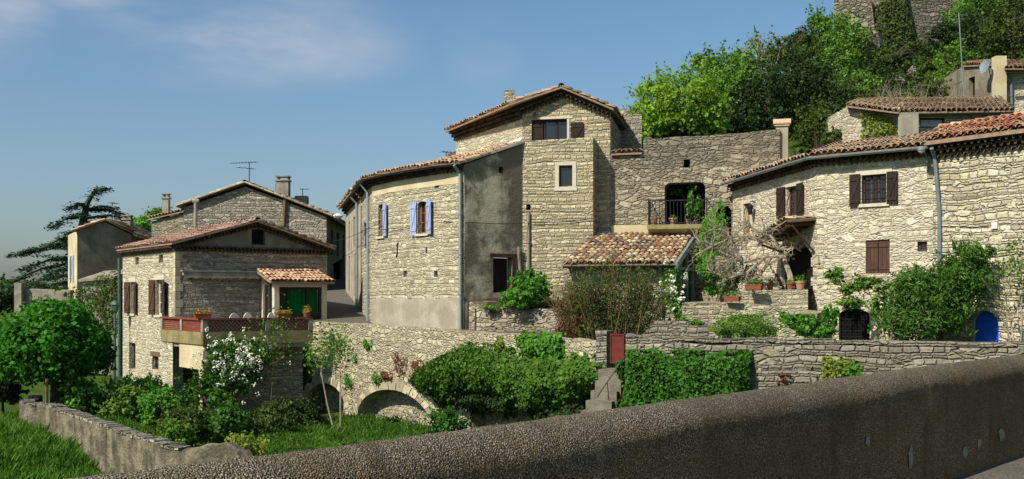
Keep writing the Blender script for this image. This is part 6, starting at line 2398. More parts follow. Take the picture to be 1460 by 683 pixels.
gs = thing('garden_steps', "shallow stone garden steps in front of the lean-to", 'steps', P(960, 490, 30))
for k in range(5):
    mb = MB()
    c = P(962 + k * 3, 484 - k * 6.5, 29.6 + k * .55)
    mb.box((c.x, c.y + .3, c.z - .3), 2.0 - .1 * k, .9, .6, R(-10))
    mb.build('step', M['stone_wall'], gs)
# stair climbing to the wooden door
es = thing('outside_stair', "narrow stone stair rising to the wooden door behind the bare vine", 'stair', P(1090, 412, 35))
for k in range(8):
    mb = MB()
    c = P(1098 - k * 3.2, 408 - k * 6.0, 34.6 + k * .30)
    mb.box((c.x - .1, c.y, c.z - .25), 1.05, .5, .5, R(-25))
    mb.build('step', M['stone_pale'], es)
mb = MB()
mb.box((P(1066, 0, 37.2).x, 37.2, .9), 1.5, 1.3, 2.4, R(-20))
mb.build('landing', M['stone_pale'], es)

# ------------------------------------------------------------------ wires
def cable(name, pts, label, sag=.25, r=.012):
    mb = MB()
    for i in range(len(pts) - 1):
        a, b = Vector(pts[i]), Vector(pts[i + 1])
        mb.tube([a.lerp(b, k / 12) - Vector((0, 0, sag * 4 * (k / 12) * (1 - k / 12))) for k in range(13)], r, 5, caps=False)
    tag(mb.build(name, M['iron']), label, 'cable', kind='thing')
cable('power_cable', [frs[5].at(.1, frs[5].v(625, 315), .08), f5.at(.2, f5.v(672, 318), .25), ft.at(.3, ft.v(752, 318), .06), ft.at(ft.L, ft.v(840, 312), .06)], "thin black cable crossing the curved house gable and tower front", .04)
cable('power_cable', [r2.at(1.0, 3.2, .05), frs[2].at(.3, frs[2].v(536, 326), .3), frs[4].at(.8, frs[4].v(618, 316), .08)], "thin black cable spanning the lane to the curved house", .12)

# ================================================================== POTS AND TERRACE FURNITURE
def on_rail(px, d): return P(px, 452, d)
q = tl.at(tl.L - .25, -.73, -.07)
pot('flower_trough', q, .13, .17, "terracotta trough of orange flowers on the terrace corner", None, 'terracotta', [('lf_bush', (0, .4), 'foliage'), ('petal_orange', (.4, 1), 'flowers')], 'flower box', 260, .16, .62, R(30))
q = f1.at(4.4, -1.62, 2.6)
q = tf.at(3.15, -.73, -.07)
pot('flower_trough', q, .12, .16, "terracotta trough of yellow flowers on the terrace rail by the porch", None, 'terracotta', [('lf_yellow', (0, .5), 'foliage'), ('petal_orange', (.5, 1), 'flowers')], 'flower box', 240, .16, .6, R(37))
q = tf.at(4.12, -.73, -.07)
pot('flower_pot', q, .15, .2, "dark clay pot of yellowish plants at the right end of the terrace rail", None, 'terracotta', [('lf_yellow', (0, .7), 'foliage'), ('petal_orange', (.7, 1), 'flowers')], 'flower pot', 200, .28)
def chair(loc, rz, label):
    t = thing('garden_chair', label, 'chair', loc, "white garden chairs on the terrace")
    loc = Vector(loc)
    ca, sa = math.cos(rz), math.sin(rz)
    W = lambda x, y, z: loc + Vector((x * ca - y * sa, x * sa + y * ca, z))
    mb = MB()
    for k in range(8):
        a0, a1 = math.pi * k / 8, math.pi * (k + 1) / 8
        f = lambda a, o: (math.cos(a) * (.27 + o), .20 + .0)
        z0, z1 = .42 + .64 * math.sin(a0) ** .6 + .0, .42 + .64 * math.sin(a1) ** .6
        x0, x1 = math.cos(a0) * .27, math.cos(a1) * .27
        mb.hexa([W(x0, .20, .42), W(x1, .20, .42), W(x1, .25, .42), W(x0, .25, .42)], [W(x0, .24, z0), W(x1, .24, z1), W(x1, .27, z1), W(x0, .27, z0)])
    mb.build('backrest', M['white'], t)
    mb = MB()
    mb.hexa([W(-.25, -.22, .40), W(.25, -.22, .40), W(.25, .22, .40), W(-.25, .22, .40)], [W(-.25, -.22, .44), W(.25, -.22, .44), W(.25, .22, .44), W(-.25, .22, .44)])
    mb.build('seat', M['white'], t)
    for x in (-.22, .22):
        for y in (-.19, .19):
            mb = MB()
            mb.tube([W(x * 1.1, y * 1.1, 0), W(x, y, .4)], .022, 6)
            mb.build('leg', M['white'], t)
    for x in (-.27, .27):
        mb = MB()
        mb.tube([W(x, -.2, .42), W(x, -.18, .62), W(x, .22, .64)], .022, 6)
        mb.build('armrest', M['white'], t)
for s_, p_, lab in ((1.0, 3.2, "white garden chair nearest the orange flower trough"), (1.75, 2.6, "middle one of the white garden chairs behind the lattice"), (2.55, 2.9, "white garden chair nearest the tiled porch")):
    chair(f1.at(s_, -1.62, p_), R(217 + 12 * s_), lab)
# balcony and patio pots
for (px, o_, r_, h_, lab, pl_) in ((935, .45, .13, .3, "tall slim clay jar at the left end of the balcony", None), (962, .5, .15, .26, "pale clay pot in the middle of the balcony", [('lf_bush', (0, 1), 'foliage')]), (983, .55, .10, .2, "small red clay pot right of the pale one on the balcony", None)):
    u = f7.u(px)
    pot('clay_pot', f7.at(u, zb7, o_), r_, h_, lab, "pots on the balcony", 'terracotta_pale' if px < 970 else 'terracotta', pl_, 'flower pot', 60, .12)
for (px, py, d, r_, h_, lab, m_, long) in ((1075, 416, 33.0, .12, .16, "red clay trough on the patio wall under the bare vine", 'terracotta', .55), (1044, 432, 32.9, .12, .16, "brick red trough of green plants on the low terrace wall", 'terracotta', .5),
                                           (1127, 409, 33.3, .13, .22, "orange clay pot at the left of the stair arch", 'terracotta', None), (1141, 409, 32.95, .15, .26, "pale clay pot at the right of the stair arch", 'terracotta_pale', None),
                                           (1098, 411, 33.8, .11, .2, "dusty clay pot at the foot of the outside stair", 'terracotta', None)):
    q = P(px, py, d)
    q.z = zt_ + .0 if py < 425 else lowp.location.z * 0 + P(1050, 431, 33).z + .03
    pot('clay_pot', q, r_, h_, lab, "pots on the patio", m_, [('lf_bush', (0, 1), 'foliage')], 'flower pot', 110, .22, long, R(-30))

# ================================================================== VEGETATION
# --- cedar behind the far house
t = thing('cedar_tree', "dark layered cedar with drooping top behind the far rendered house", 'tree', P(112, 430, 76))
mb = MB()
top = P(128, 278, 76)
tip = P(152, 268, 76)
mb.tube([P(112, 432, 76), P(113, 380, 76), P(116, 330, 76), P(124, 290, 76), P(136, 271, 76), tip], [.55, .45, .33, .2, .1, .04], 8)
parts = []
def spray(a, b, n, thick=.22, w=.8):
    a, b = np.array(a), np.array(b)
    s = rng.uniform(.12, 1, n) ** .8
    c = a + (b - a) * s[:, None]
    d = (b - a) / np.linalg.norm(b - a)
    c += np.stack([rng.normal(0, w * .35, n), rng.normal(0, w * .8, n), rng.normal(0, thick * .45, n)], 1) * (1.1 - .5 * s)[:, None]
    c[:, 2] -= np.abs(rng.normal(0, thick, n)) * .6
    return c, np.stack([rng.normal(0, .35, n), rng.normal(0, .35, n), np.ones(n)], 1)
for (x0, y0, x1, y1, n) in ((126, 285, 152, 268, 500), (124, 292, 98, 298, 500), (122, 300, 165, 297, 450), (121, 305, 72, 325, 800), (120, 318, 150, 330, 300), (118, 330, 88, 345, 600), (117, 335, 55, 356, 500), (116, 345, 30, 362, 900), (116, 350, 14, 364, 900),
                            (115, 352, 95, 372, 600), (115, 365, 28, 385, 900), (114, 372, 12, 402, 1000), (114, 380, 60, 398, 700), (113, 390, 20, 412, 900), (114, 395, 96, 408, 500), (123, 300, 180, 306, 450), (120, 312, 186, 312, 500), (118, 322, 172, 322, 400), (113, 400, 40, 420, 700)):
    a, b = P(x0, y0, 76), P(x1, y1, 76 + random.uniform(-3, 3))
    m = a.lerp(b, .5) + Vector((0, 0, .25))
    mb.tube([a, m, b], [.12, .08, .02], 5, caps=False)
    parts.append(spray(a, m, n // 3, .16, .7))
    parts.append(spray(m, b, n // 3, .18, .75))
for k in range(22):
    y = random.uniform(300, 410)
    a = P(118, y, 76)
    b = a + Vector((random.uniform(-1.5, 1.5), random.choice((-1, 1)) * random.uniform(1.5, 4), random.uniform(-.6, .1)))
    parts.append(spray(a, b, 150, .16, .7))
mb.build('trunk', M['bark'], t)
C, N = merge(parts)
leaves('crown', C, N, .26, M['lf_cedar'], t, 2.2)

# --- distant greenery at the far left and behind the roofs
bgs = [("dark rounded bush at the far left edge under the cedar", 'lf_dark', [(16, 426, 58, 40, 24, 2, 3600)]), ("grey green bush at the very left edge beside the garden wall", 'lf_oak', [(-5, 415, 66, 26, 24, 2, 1600)]),
       ("dark bush under the cedar branches left of the courtyard wall", 'lf_dark', [(60, 418, 66, 40, 18, 2, 1800)])]
for lab, m_, ps in bgs:
    x, y, d = ps[0][:3]
    tree('bush', lab, [pblob(*p_, lobes=30) for p_ in ps], .2, m_, P(x, 445, d), P(x, y + 8, d), .12, 'bush', "bushes under the cedar")
tree('leafy_tree', "light green tree showing between the rendered house and the gabled house", [pblob(203, 330, 72, 17, 24, 2.0, 2600)], .2, 'lf_bright', P(203, 395, 72), P(203, 335, 72), .15)
tree('leafy_tree', "thin tree top peeping over the roof left of the gabled house", [pblob(232, 305, 78, 24, 10, 1.5, 700)], .2, 'lf_mid', P(236, 395, 78), P(236, 305, 78), .12)

# --- round chestnut
parts = [pblob(75, 492, 34, 74, 63, 1.9, 16000, lobes=110, lr=.26, shell=.72, lo=-.75, shoots=.03), pblob(40, 505, 33.5, 54, 50, 1.5, 6000, lobes=50, lo=-.6, shoots=.03), pblob(112, 505, 34.2, 48, 48, 1.5, 6000, lobes=50, lo=-.6, shoots=.03), pblob(75, 470, 34, 58, 42, 1.6, 5000, lobes=50, shoots=.03)]
tx = P(82, 572, 34)
tx.z = gz1(tx.x, tx.y)
tree('chestnut_tree', "round bright green chestnut tree at the lower left", parts, .15, 'lf_chestnut', tx, P(80, 500, 34), .26, limbs=14)
mb = MB()
q = P(66, 570, 32.5)
q.z = gz1(q.x, q.y)
mb.tube([q, P(67, 540, 32.5)], [.05, .045], 6)
tag(mb.build('wooden_stake', M['wood_old']), "weathered wooden stake behind the garden wall by the chestnut", 'stake', kind='thing')

# --- bushes of the garden on the left
def bush(px, py, d, rx, ry, rz, n, m_, size, label, name='garden_bush', group="bushes in the lower garden", lobes=None, cat='bush', extra=(), lo=-.5, spread=.7):
    b = P(px, py + ry, d)
    b.z = gz1(b.x, b.y) if py > 520 else b.z
    gy_ = HY - b.z / d * F
    if gy_ > py + ry + 3:
        py, ry = (py - ry + gy_ + 4) / 2, (gy_ + 4 - py + ry) / 2
    return tree(name, label, [pblob(px, py, d, rx, ry, rz, n, lobes=lobes or max(18, int(n / 90)), lo=lo, spread=spread)], size, m_, b, P(px, py, d), .05, cat, group, limbs=8, extra=extra)
BUSH = [
    (115, 565, 33.5, 28, 26, .8, 2200, 'lf_bush', .12, "dark green bush just right of the chestnut trunk"),
    (170, 575, 34.0, 42, 34, 1.0, 4200, 'lf_mid', .11, "broad light green bush under the sunlit side wall of the terrace house"),
    (228, 580, 33.5, 30, 28, .9, 2600, 'lf_bush', .11, "mid green bush below the terrace pillar"),
    (262, 600, 32.0, 40, 26, .9, 3000, 'lf_oak', .11, "olive green bush in front of the white flowering shrub"),
    (318, 596, 34.0, 42, 24, .9, 2800, 'lf_ivy', .11, "dark bush under the right half of the white flowering shrub"),
    (205, 560, 36.5, 34, 26, .9, 2300, 'lf_bright', .11, "bright green shrub against the foot of the cream house wall"),
    (290, 560, 37.0, 40, 30, .9, 2400, 'lf_ivy', .11, "shady shrub under the lattice terrace"),
    (385, 598, 35.0, 40, 26, .9, 2600, 'lf_oak', .11, "brownish low bush at the edge of the meadow"),
    (430, 590, 37.5, 32, 26, .8, 1800, 'lf_dark', .11, "dark bush left of the small arch"),
    (346, 630, 28.5, 34, 15, .7, 1500, 'lf_yellow', .10, "yellow green low bush behind the broken garden wall"),
    (245, 612, 29.5, 30, 16, .7, 1400, 'lf_mid', .10, "low green bush hugging the garden wall bend"),
    (5, 560, 34.5, 24, 40, 1.0, 2200, 'lf_dark', .13, "dark shrub in shade at the left edge below the chestnut"),
    (160, 424, 49.0, 16, 16, .5, 700, 'lf_oak', .12, "green creeper mound on the wall beside the terrace house"),
]
for b in BUSH: bush(*b)
# white flowering shrub
flow = []
shr = [pblob(330, 530, 38.0, 44, 48, .9, 3600, lobes=60, lo=-.6), pblob(355, 505, 38.3, 34, 26, .7, 1400, lobes=26), pblob(306, 548, 37.8, 20, 34, .7, 1100, lobes=20)]
fl_ = []
for k in range(150):
    c = P(random.gauss(331, 26), random.gauss(516, 22), 37.2 + random.uniform(-.2, .5))
    n_ = random.randint(5, 12)
    dd = unit(n_)
    fl_.append((np.array(c) + dd * .075, dd + np.array((-.3, -.6, .6))))
tree('white_flower_shrub', "shrub covered in white blossom below the lattice terrace", shr, .11, 'lf_ivy', (P(330, 580, 38).x, 38, -4.4), P(330, 540, 38), .05, 'shrub', extra=[('blossom', merge(fl_), .062, 'petal_white')], limbs=8)
# thin twiggy tree on the terrace edge
def twiggy(name, label, base, spec, leafn, leafm, lsize, bark='bark_pale', cat='tree', group=None, jitter=.35, aspect=1.6, leafname='foliage'):
    t = thing(name, label, cat, base, group)
    mb = MB()
    tips = []
    for (p, d, L, r, dep, kw) in spec: grow(mb, p, d, L, r, dep, tips=tips, **kw)
    mb.build('branches', M[bark], t)
    if leafn:
        T_ = np.array([p for p, _ in tips])
        i = rng.integers(0, len(T_), leafn)
        C = T_[i] + rng.normal(0, jitter, (leafn, 3))
        leaves(leafname, C, rng.normal(size=(leafn, 3)) + np.array((0, -.3, .4)), lsize, M[leafm], t, aspect)
    return t
random.seed(21)
b = P(384, 570, 37.6)
b.z = gz1(b.x, b.y)
twiggy('young_tree', "slender twiggy young tree with few leaves in front of the lattice terrace", b, [(b, (.05, 0, 1), 2.6, .035, 0, dict(seg=5, wob=.08)), (P(384, 510, 37.6), (-.3, 0, 1), .65, .03, 3, dict(up=.05)), (P(385, 520, 37.6), (.8, 0, .4), .75, .03, 3, dict(up=.05)), (P(384, 505, 37.6), (.4, .1, 1), .65, .03, 3, dict(up=.05)), (P(384, 530, 37.6), (-.9, 0, .2), .9, .02, 2, dict())], 420, 'lf_mid', .09, bark='bark')
b = P(478, 597, 36.0)
b.z = gz1(b.x, b.y)
twiggy('slim_tree', "pair of slim grey stems with pale new leaves in front of the small arch", b, [(b, (-.25, 0, 1), 2.2, .045, 0, dict(seg=6, wob=.06)), (b + Vector((.18, 0, 0)), (.0, 0, 1), 2.1, .04, 0, dict(seg=6, wob=.06)),
   (P(462, 545, 36), (-.35, 0, 1), .62, .022, 3, dict(up=.18)), (P(468, 545, 36), (.5, 0, 1), .62, .022, 3, dict(up=.2)), (P(478, 540, 36), (.2, 0, 1), .66, .022, 3, dict(up=.2)), (P(462, 520, 36), (.1, 0, 1), .62, .022, 3, dict(up=.2))], 1000, 'lf_mid', .10, jitter=.26)

# --- ivy and hedges on the walls
def ivy(name, label, fr, pts, n, mat, size, bulge=.4, cat='ivy', group=None, extra=()):
    """Leaves in a mat over a wall; pts is the outline in photo pixels, bulge the thickness in metres."""
    poly = np.array([(fr.u(x), fr.v(x, y)) for x, y in pts])
    lo, hi = poly.min(0), poly.max(0)
    uv = rng.uniform(lo, hi, (n * 4, 2))
    x, y = uv[:, 0], uv[:, 1]
    ins = np.zeros(len(uv), bool)
    j = len(poly) - 1
    for i in range(len(poly)):
        xi, yi, xj, yj = *poly[i], *poly[j]
        ins ^= ((yi > y) != (yj > y)) & (x < (xj - xi) * (y - yi) / (yj - yi + 1e-12) + xi)
        j = i
    # distance to the outline, for a rounded mound
    dmin = np.full(len(uv), 9.0)
    for i in range(len(poly)):
        a, b_ = poly[i - 1], poly[i]
        ab = b_ - a
        t_ = np.clip(((uv - a) @ ab) / (ab @ ab + 1e-9), 0, 1)
        dmin = np.minimum(dmin, np.linalg.norm(uv - (a + ab * t_[:, None]), axis=1))
    frz = .14 * np.sin(x * 5.1 + 1) * np.sin(y * 4.3) + .10 * np.sin(x * 11 + y * 7)
    keep = (ins & (dmin > .05 + .05 * np.sin(x * 9))) | (~ins & (dmin < .08 + frz * .9))
    uv, dmin, ins = uv[keep][:n], dmin[keep][:n], ins[keep][:n]
    m = len(uv)
    prof = np.clip(np.where(ins, dmin, 0) / max(.35, bulge * 1.2), 0, 1)
    h = bulge * np.sqrt(1 - (1 - prof) ** 2)
    lump = .5 + .5 * np.sin(uv[:, 0] * 3.7 + 1.3 * np.sin(uv[:, 1] * 2.9)) * np.sin(uv[:, 1] * 4.1 + .7)
    h = h * (.78 + .28 * lump)
    dep = rng.uniform(0, 1, m) ** .35
    o = .03 + h * dep + rng.normal(0, .03, m)
    o = o + np.where(rng.uniform(0, 1, m) < .07, rng.uniform(.03, .22, m), 0)
    d3, n3 = np.array(fr.d), np.array(fr.n)
    C = np.array(fr.p) + d3 * uv[:, :1] + n3 * o[:, None]
    C[:, 2] = uv[:, 1]
    cen = poly.mean(0)
    e = (uv - cen) / (np.abs(uv - cen).max(0) + 1e-9)
    w = (1 - prof)[:, None]
    N = n3 * (.8) + rng.normal(size=(m, 3)) * .55 + d3 * e[:, :1] * w * .9
    N[:, 2] += .35 + e[:, 1] * w[:, 0] * .8
    base = fr.at(float(cen[0]), float(lo[1]), 0)
    t = thing(name, label, cat, base, group)
    leaves('foliage', C, N, size, M[mat], t, 1.25)
    for nm, m2, k, s2 in extra:
        i = rng.choice(m, k)
        leaves(nm, C[i] + n3 * .05, N[i], s2, M[m2], t, 1.3)
    return t
fw3 = Fr(AW[3][:2], AW[4][:2])
fw4 = Fr(AW[3][:2], AW[5][:2])
HEDGE = [(606, 545), (612, 525), (630, 510), (655, 499), (680, 488), (700, 493), (735, 503), (760, 508), (800, 506), (825, 512), (848, 510), (866, 520), (873, 540), (864, 552), (852, 566), (830, 580), (812, 585), (790, 588), (770, 585), (745, 570), (720, 566), (690, 560), (668, 572), (640, 572), (617, 562)]
ivy('ivy_hedge', "big rounded mound of dark ivy overhanging the wall beside the large arch", fw4, HEDGE, 26000, 'lf_ivy_olive', .092, 1.35, 'hedge')
ivy('ivy_hedge', "ragged dark ivy added as shade along the underside of the big rounded mound", fw4, [(628, 562), (660, 552), (720, 556), (780, 566), (785, 588), (768, 592), (750, 580), (728, 592), (704, 578), (682, 590), (664, 578), (640, 582)], 4200, 'lf_dark', .095, .9, 'hedge')  # dark leaves added to darken the gap below the hedge
ivy('ivy_hedge', "dark ivy added as shade under the right end of the big rounded mound", fw4, [(785, 572), (815, 570), (845, 566), (850, 590), (840, 620), (790, 622), (780, 600)], 1700, 'lf_dark', .11, .7, 'hedge')  # dark leaves stand in for the shaded hollow below the hedge
ivy('ivy_hedge', "square tuft of bright ivy hanging over the wall top above the dark ivy mound", fw4, [(746, 478), (760, 474), (805, 475), (806, 490), (800, 512), (765, 514), (750, 500)], 2600, 'lf_bush', .10, .45, 'hedge')
fR = Fr(RW[1][:2], RW[4][:2])
ivy('ivy_hedge', "glossy ivy curtain covering the wall right of the stone steps", fR, [(893, 510), (905, 498), (925, 500), (945, 501), (970, 503), (1000, 504), (1030, 503), (1060, 504), (1072, 512), (1073, 545), (1060, 575), (1000, 600), (930, 606), (880, 606), (868, 590), (885, 572), (892, 545)], 21000, 'lf_ivy', .076, .55, 'hedge')
fR2 = Fr(RW[4][:2], RW[5][:2])
ivy('wall_creeper', "sparse yellowing creeper on the boundary wall beside the drain hole", fR2, [(1172, 512), (1200, 507), (1215, 510), (1218, 525), (1200, 540), (1175, 545)], 420, 'lf_yellow', .075, .12, 'creeper')
ivy('wall_creeper', "small dark creeper tuft below the drain hole of the boundary wall", fR2, [(1196, 518), (1222, 520), (1232, 535), (1205, 540)], 260, 'lf_bush', .075, .15, 'creeper')
ivy('wall_creeper', "narrow strip of yellow creeper left on the boundary wall", fR2, [(1156, 524), (1163, 524), (1164, 545), (1156, 546)], 120, 'lf_yellow', .075, .1, 'creeper')
ivy('wall_creeper', "tangle of dead brown stems growing from the boundary wall", fR2, [(1108, 536), (1124, 533), (1126, 548), (1110, 550)], 130, 'lf_red', .06, .1, 'creeper')
ivy('ivy_column', "bright ivy hanging over the wall end beside the terrace", Fr(tf.at(4.6, 0, .02).xy, AW[1][:2]), [(416, 458), (432, 452), (444, 462), (446, 500), (440, 540), (428, 552), (418, 520), (412, 490)], 3200, 'lf_bright', .10, .3, 'ivy')
for lab, px, py, w_, h_, m_ in (("tuft of reddish valerian above the large arch", 572, 520, 9, 18, 'lf_red'), ("small green tuft over the left of the large arch", 540, 540, 8, 10, 'lf_bush'), ("green weeds growing between the two arches", 500, 545, 8, 12, 'lf_bush'),
                               ("small weed high on the arched wall", 526, 492, 5, 8, 'lf_bush'), ("green sprig midway on the arched wall", 510, 510, 6, 9, 'lf_mid'), ("brownish tuft right of the valerian", 597, 525, 8, 12, 'lf_red'), ("reddish tuft just over the crown of the large arch", 552, 536, 8, 6, 'lf_red')):
    ivy('wall_plant', lab, fa1 if px > 512 else fa0, [(px - w_, py - h_ * .6), (px, py - h_), (px + w_, py - h_ * .5), (px + w_ * .6, py + h_), (px - w_ * .5, py + h_ * .8)], 170, m_, .075, .2, 'wall plant', "plants in the arched wall")
ivy('wall_plant', "yellow green sprig beside the top of the dark ivy mound", fw4, [(710, 484), (722, 480), (724, 498), (712, 500)], 150, 'lf_yellow', .08, .15, 'wall plant', "plants in the arched wall")
fiw = Fr((P(98, 0, 50).x, 50), (P(172, 0, 48.5).x, 48.5))
ivy('wall_creeper', "leafy creeper along the grey wall beside the lantern post", fiw, [(130, 400), (172, 385), (172, 470), (150, 480), (140, 440), (100, 430), (98, 420)], 1500, 'lf_oak', .11, .22, 'creeper')

# --- shrubs in front of the houses
bush(622 + 16, 597, 33.0, 34, 18, .7, 1900, 'lf_ivy', .10, "leafy shrub at the right foot of the large arch", 'garden_bush', "bushes in the lower garden")
tree('dark_shrub', "dense dark green shrub on the raised bed before the gable door", [pblob(752, 418, 36.2, 34, 26, .8, 3600, lobes=40, lo=-.7), pblob(735, 428, 36.0, 24, 16, .6, 1000, lobes=18), pblob(752, 396, 36.4, 16, 14, .4, 600, lobes=12)], .12, 'lf_bush', P(752, 445, 36.2), P(752, 420, 36.2), .05, 'shrub')
bush(700, 440, 36.4, 14, 6, .3, 400, 'lf_mid', .08, "low weeds on the raised bed at the foot of the dark gable", 'bed_weeds', None)
# tall willow-like shrub with red twigs
t = thing('twiggy_shrub', "tall see-through shrub of upright reddish twigs before the lean-to", 'shrub', P(870, 490, 33.0))
mb = MB()
random.seed(5)
tips = []
for k in range(150):
    px = random.uniform(830, 925)
    b = P(px, 486 + random.uniform(-4, 4), 33.0 + random.uniform(-.7, .7))
    dx = (px - 877) / 50
    L = 2.35 * (1 - .35 * abs(dx) ** 1.5) * random.uniform(.7, 1.08)
    pts = [b]
    d = Vector((dx * .42 + random.gauss(0, .12), random.gauss(0, .15), 1)).normalized()
    for s in range(5):
        d = (d + Vector((random.gauss(0, .06) + dx * .03, random.gauss(0, .06), .05))).normalized()
        pts.append(pts[-1] + d * L / 5)
    mb.tube(pts, [.016, .014, .012, .01, .008, .005], 4, caps=False)
    tips += pts[1:]
for k in range(60):
    px = random.uniform(795, 835)
    b = P(px + 8, 484, 33.2)
    pts = [b]
    d = Vector((-.25 + random.gauss(0, .15), random.gauss(0, .2), 1)).normalized()
    for s in range(4):
        d = (d + Vector((random.gauss(0, .12), random.gauss(0, .1), .0))).normalized()
        pts.append(pts[-1] + d * random.uniform(.35, .5))
    mb.tube(pts, [.014, .012, .01, .008, .005], 4, caps=False)
mb.build('twigs', M['wood_old'], t)
T_ = np.array([tuple(p) for p in tips])
i = rng.integers(0, len(T_), 14000)
leaves('foliage', T_[i] + rng.normal(0, .13, (14000, 3)), rng.normal(size=(14000, 3)) + np.array((0, -.4, .3)), .10, M['lf_willow'], t, 3.2, droop=-.5)
b_ = blob(P(815, 455, 33.2), (.55, .6, .95), 2300, lobes=50, lr=.25)
leaves('red_twigs', b_[0], b_[1], .085, M['lf_red'], t, 3.0)
# white rambling rose
shr = [pblob(955, 415, 34.6, 17, 30, .4, 1000, lobes=26), pblob(968, 440, 34.4, 14, 24, .4, 600, lobes=16), pblob(975, 460, 34.2, 12, 16, .4, 350, lobes=10)]
fl_ = []
for k in range(46):
    c = P(random.gauss(958, 9) + (k % 3) * 5, random.gauss(415, 20), 34.1 + random.uniform(-.1, .3))
    dd = unit(6)
    fl_.append((np.array(c) + dd * .05, dd + np.array((-.3, -.8, .4))))
tree('white_rose', "white flowering climber beside the green glazed door", shr, .085, 'lf_bush', P(965, 480, 34.4), P(960, 420, 34.5), .04, 'climber', extra=[('blossom', merge(fl_), .075, 'petal_white')])
# pale grasses behind the shrub
bush(915, 425, 34.3, 22, 30, .4, 700, 'lf_pale', .10, "pale dry climber on the wall under the lean-to eave", 'dry_climber', None, cat='climber')
# bamboo-like plant on the balcony side
tree('feathery_shrub', "light green feathery shrub beside the balcony and bare vine", [pblob(1018, 335, 36.5, 26, 36, .6, 1900, lobes=40, lr=.28, lo=-.9), pblob(1005, 375, 36.0, 18, 24, .5, 900, lobes=20), pblob(1028, 300, 36.8, 12, 20, .4, 350, lobes=10)], .10, 'lf_bright', P(1012, 430, 36.0), P(1016, 340, 36.4), .05, 'shrub', aspect=3.5)
tree('dark_climber', "dark green climber hanging inside the balcony opening", [pblob(990, 290, 39.4, 12, 26, .3, 800, lobes=18), pblob(965, 272, 40.4, 18, 10, .4, 300, lobes=8)], .10, 'lf_bush', P(995, 322, 39.5), P(992, 295, 39.5), .03, 'climber')
# gnarled bare vine
random.seed(12)
vb = P(1129, 411, 33.3)
t = thing('bare_vine', "gnarled grey leafless vine sprawling in front of the outside stair", 'vine', vb)
mb = MB()
VP = lambda l, d=33.3: [P(x, y, d + k * .12) for k, (x, y) in enumerate(l)]
limbs_ = [VP([(1129, 411), (1126, 392), (1119, 372), (1121, 356), (1112, 350)]), VP([(1120, 366), (1092, 366), (1062, 374), (1032, 362), (1004, 342)]), VP([(1118, 356), (1088, 344), (1052, 336), (1018, 350), (992, 364)]),
          VP([(1092, 366), (1066, 388), (1040, 396), (1014, 388)]), VP([(1112, 352), (1098, 336), (1078, 328), (1060, 318)]), VP([(1062, 374), (1046, 352), (1036, 330)]), VP([(1100, 366), (1084, 392), (1062, 404)]), VP([(1121, 358), (1132, 352), (1142, 358)])]
for k, l in enumerate(limbs_):
    n_ = len(l)
    mb.tube(l, [(.11 if k == 0 else .055) * (1 - .65 * q_ / n_) for q_ in range(n_)], 6, caps=False)
    if k == 0: continue
    for q_ in range(18 if k < 6 else 8):
        s_ = along(l, random.uniform(.15, 1))
        grow(mb, s_, (random.gauss(-.3, .8), random.gauss(0, .5), random.gauss(.25, .7)), random.uniform(.35, .75), random.uniform(.014, .028), 2, spread=.8, up=.0, kids=(2, 3), seg=5, shrink=.72, wob=.9)
mb.build('branches', M['bark_pale'], t)
tree('shade_bush', "dark green bush under the bare vine", [pblob(1030, 405, 34.2, 30, 20, .6, 1500, lobes=24), pblob(1055, 390, 34.6, 26, 16, .5, 800, lobes=14)], .10, 'lf_ivy', P(1035, 428, 34), P(1035, 405, 34.2), .04, 'bush')
tree('round_shrub', "fluffy rounded green shrub on the garden terrace behind the boundary wall", [pblob(1062, 470, 29.5, 48, 24, .9, 4800, lobes=60, lo=-.6, lr=.25)], .085, 'lf_mid', P(1062, 494, 29.5), P(1062, 470, 29.5), .05, 'shrub', aspect=3)
tree('climbing_plant', "green climbing plant spreading left of the arched grille door", [pblob(1142, 460, 30.9, 28, 14, .4, 900, lobes=24), pblob(1165, 470, 30.6, 28, 18, .4, 1200, lobes=24), pblob(1184, 450, 30.7, 12, 20, .3, 600, lobes=12), pblob(1120, 452, 31.0, 12, 8, .3, 200, lobes=6)], .11, 'lf_bush', P(1160, 492, 30.5), P(1160, 462, 30.7), .04, 'climber')
# climbing rose over the grille door
t = thing('climbing_rose', "leafy climbing rose with red buds above the arched grille door", 'climber', P(1262, 490, 30.4))
mb = MB()
random.seed(33)
for k in range(6):
    b = P(1262 + k * 2, 492, 30.5)
    e = P(1235 + k * 9, 400 + random.uniform(-8, 12), 30.9 - (k - 2) * .12)
    m = b.lerp(e, .5) + Vector((.1 + random.gauss(0, .08), -.1, 0))
    mb.tube([b, m, e], [.025, .02, .01], 5, caps=False)
mb.tube([P(1262, 470, 30.4), P(1240, 420, 30.9), P(1205, 400, 31.4), P(1180, 388, 31.8)], [.03, .02, .015, .008], 5, caps=False)
mb.build('stems', M['bark_pale'], t)
parts = [pblob(1192, 394, 31.6, 20, 14, .25, 420, lobes=14), pblob(1218, 412, 31.2, 24, 15, .25, 560, lobes=16), pblob(1240, 400, 30.9, 26, 10, .25, 420, lobes=12), pblob(1215, 432, 31.0, 22, 10, .25, 420, lobes=12), pblob(1255, 440, 30.5, 20, 38, .3, 620, lobes=26, lr=.22), pblob(1275, 408, 30.5, 18, 10, .25, 280, lobes=8)]
C, N = merge(parts)
leaves('foliage', C, N, .10, M['lf_mid'], t, 1.5)
leaves('buds', C[rng.choice(len(C), 60)] + np.array((-.05, -.08, .03)), N[:60], .06, M['petal_pink'], t, 1.1)
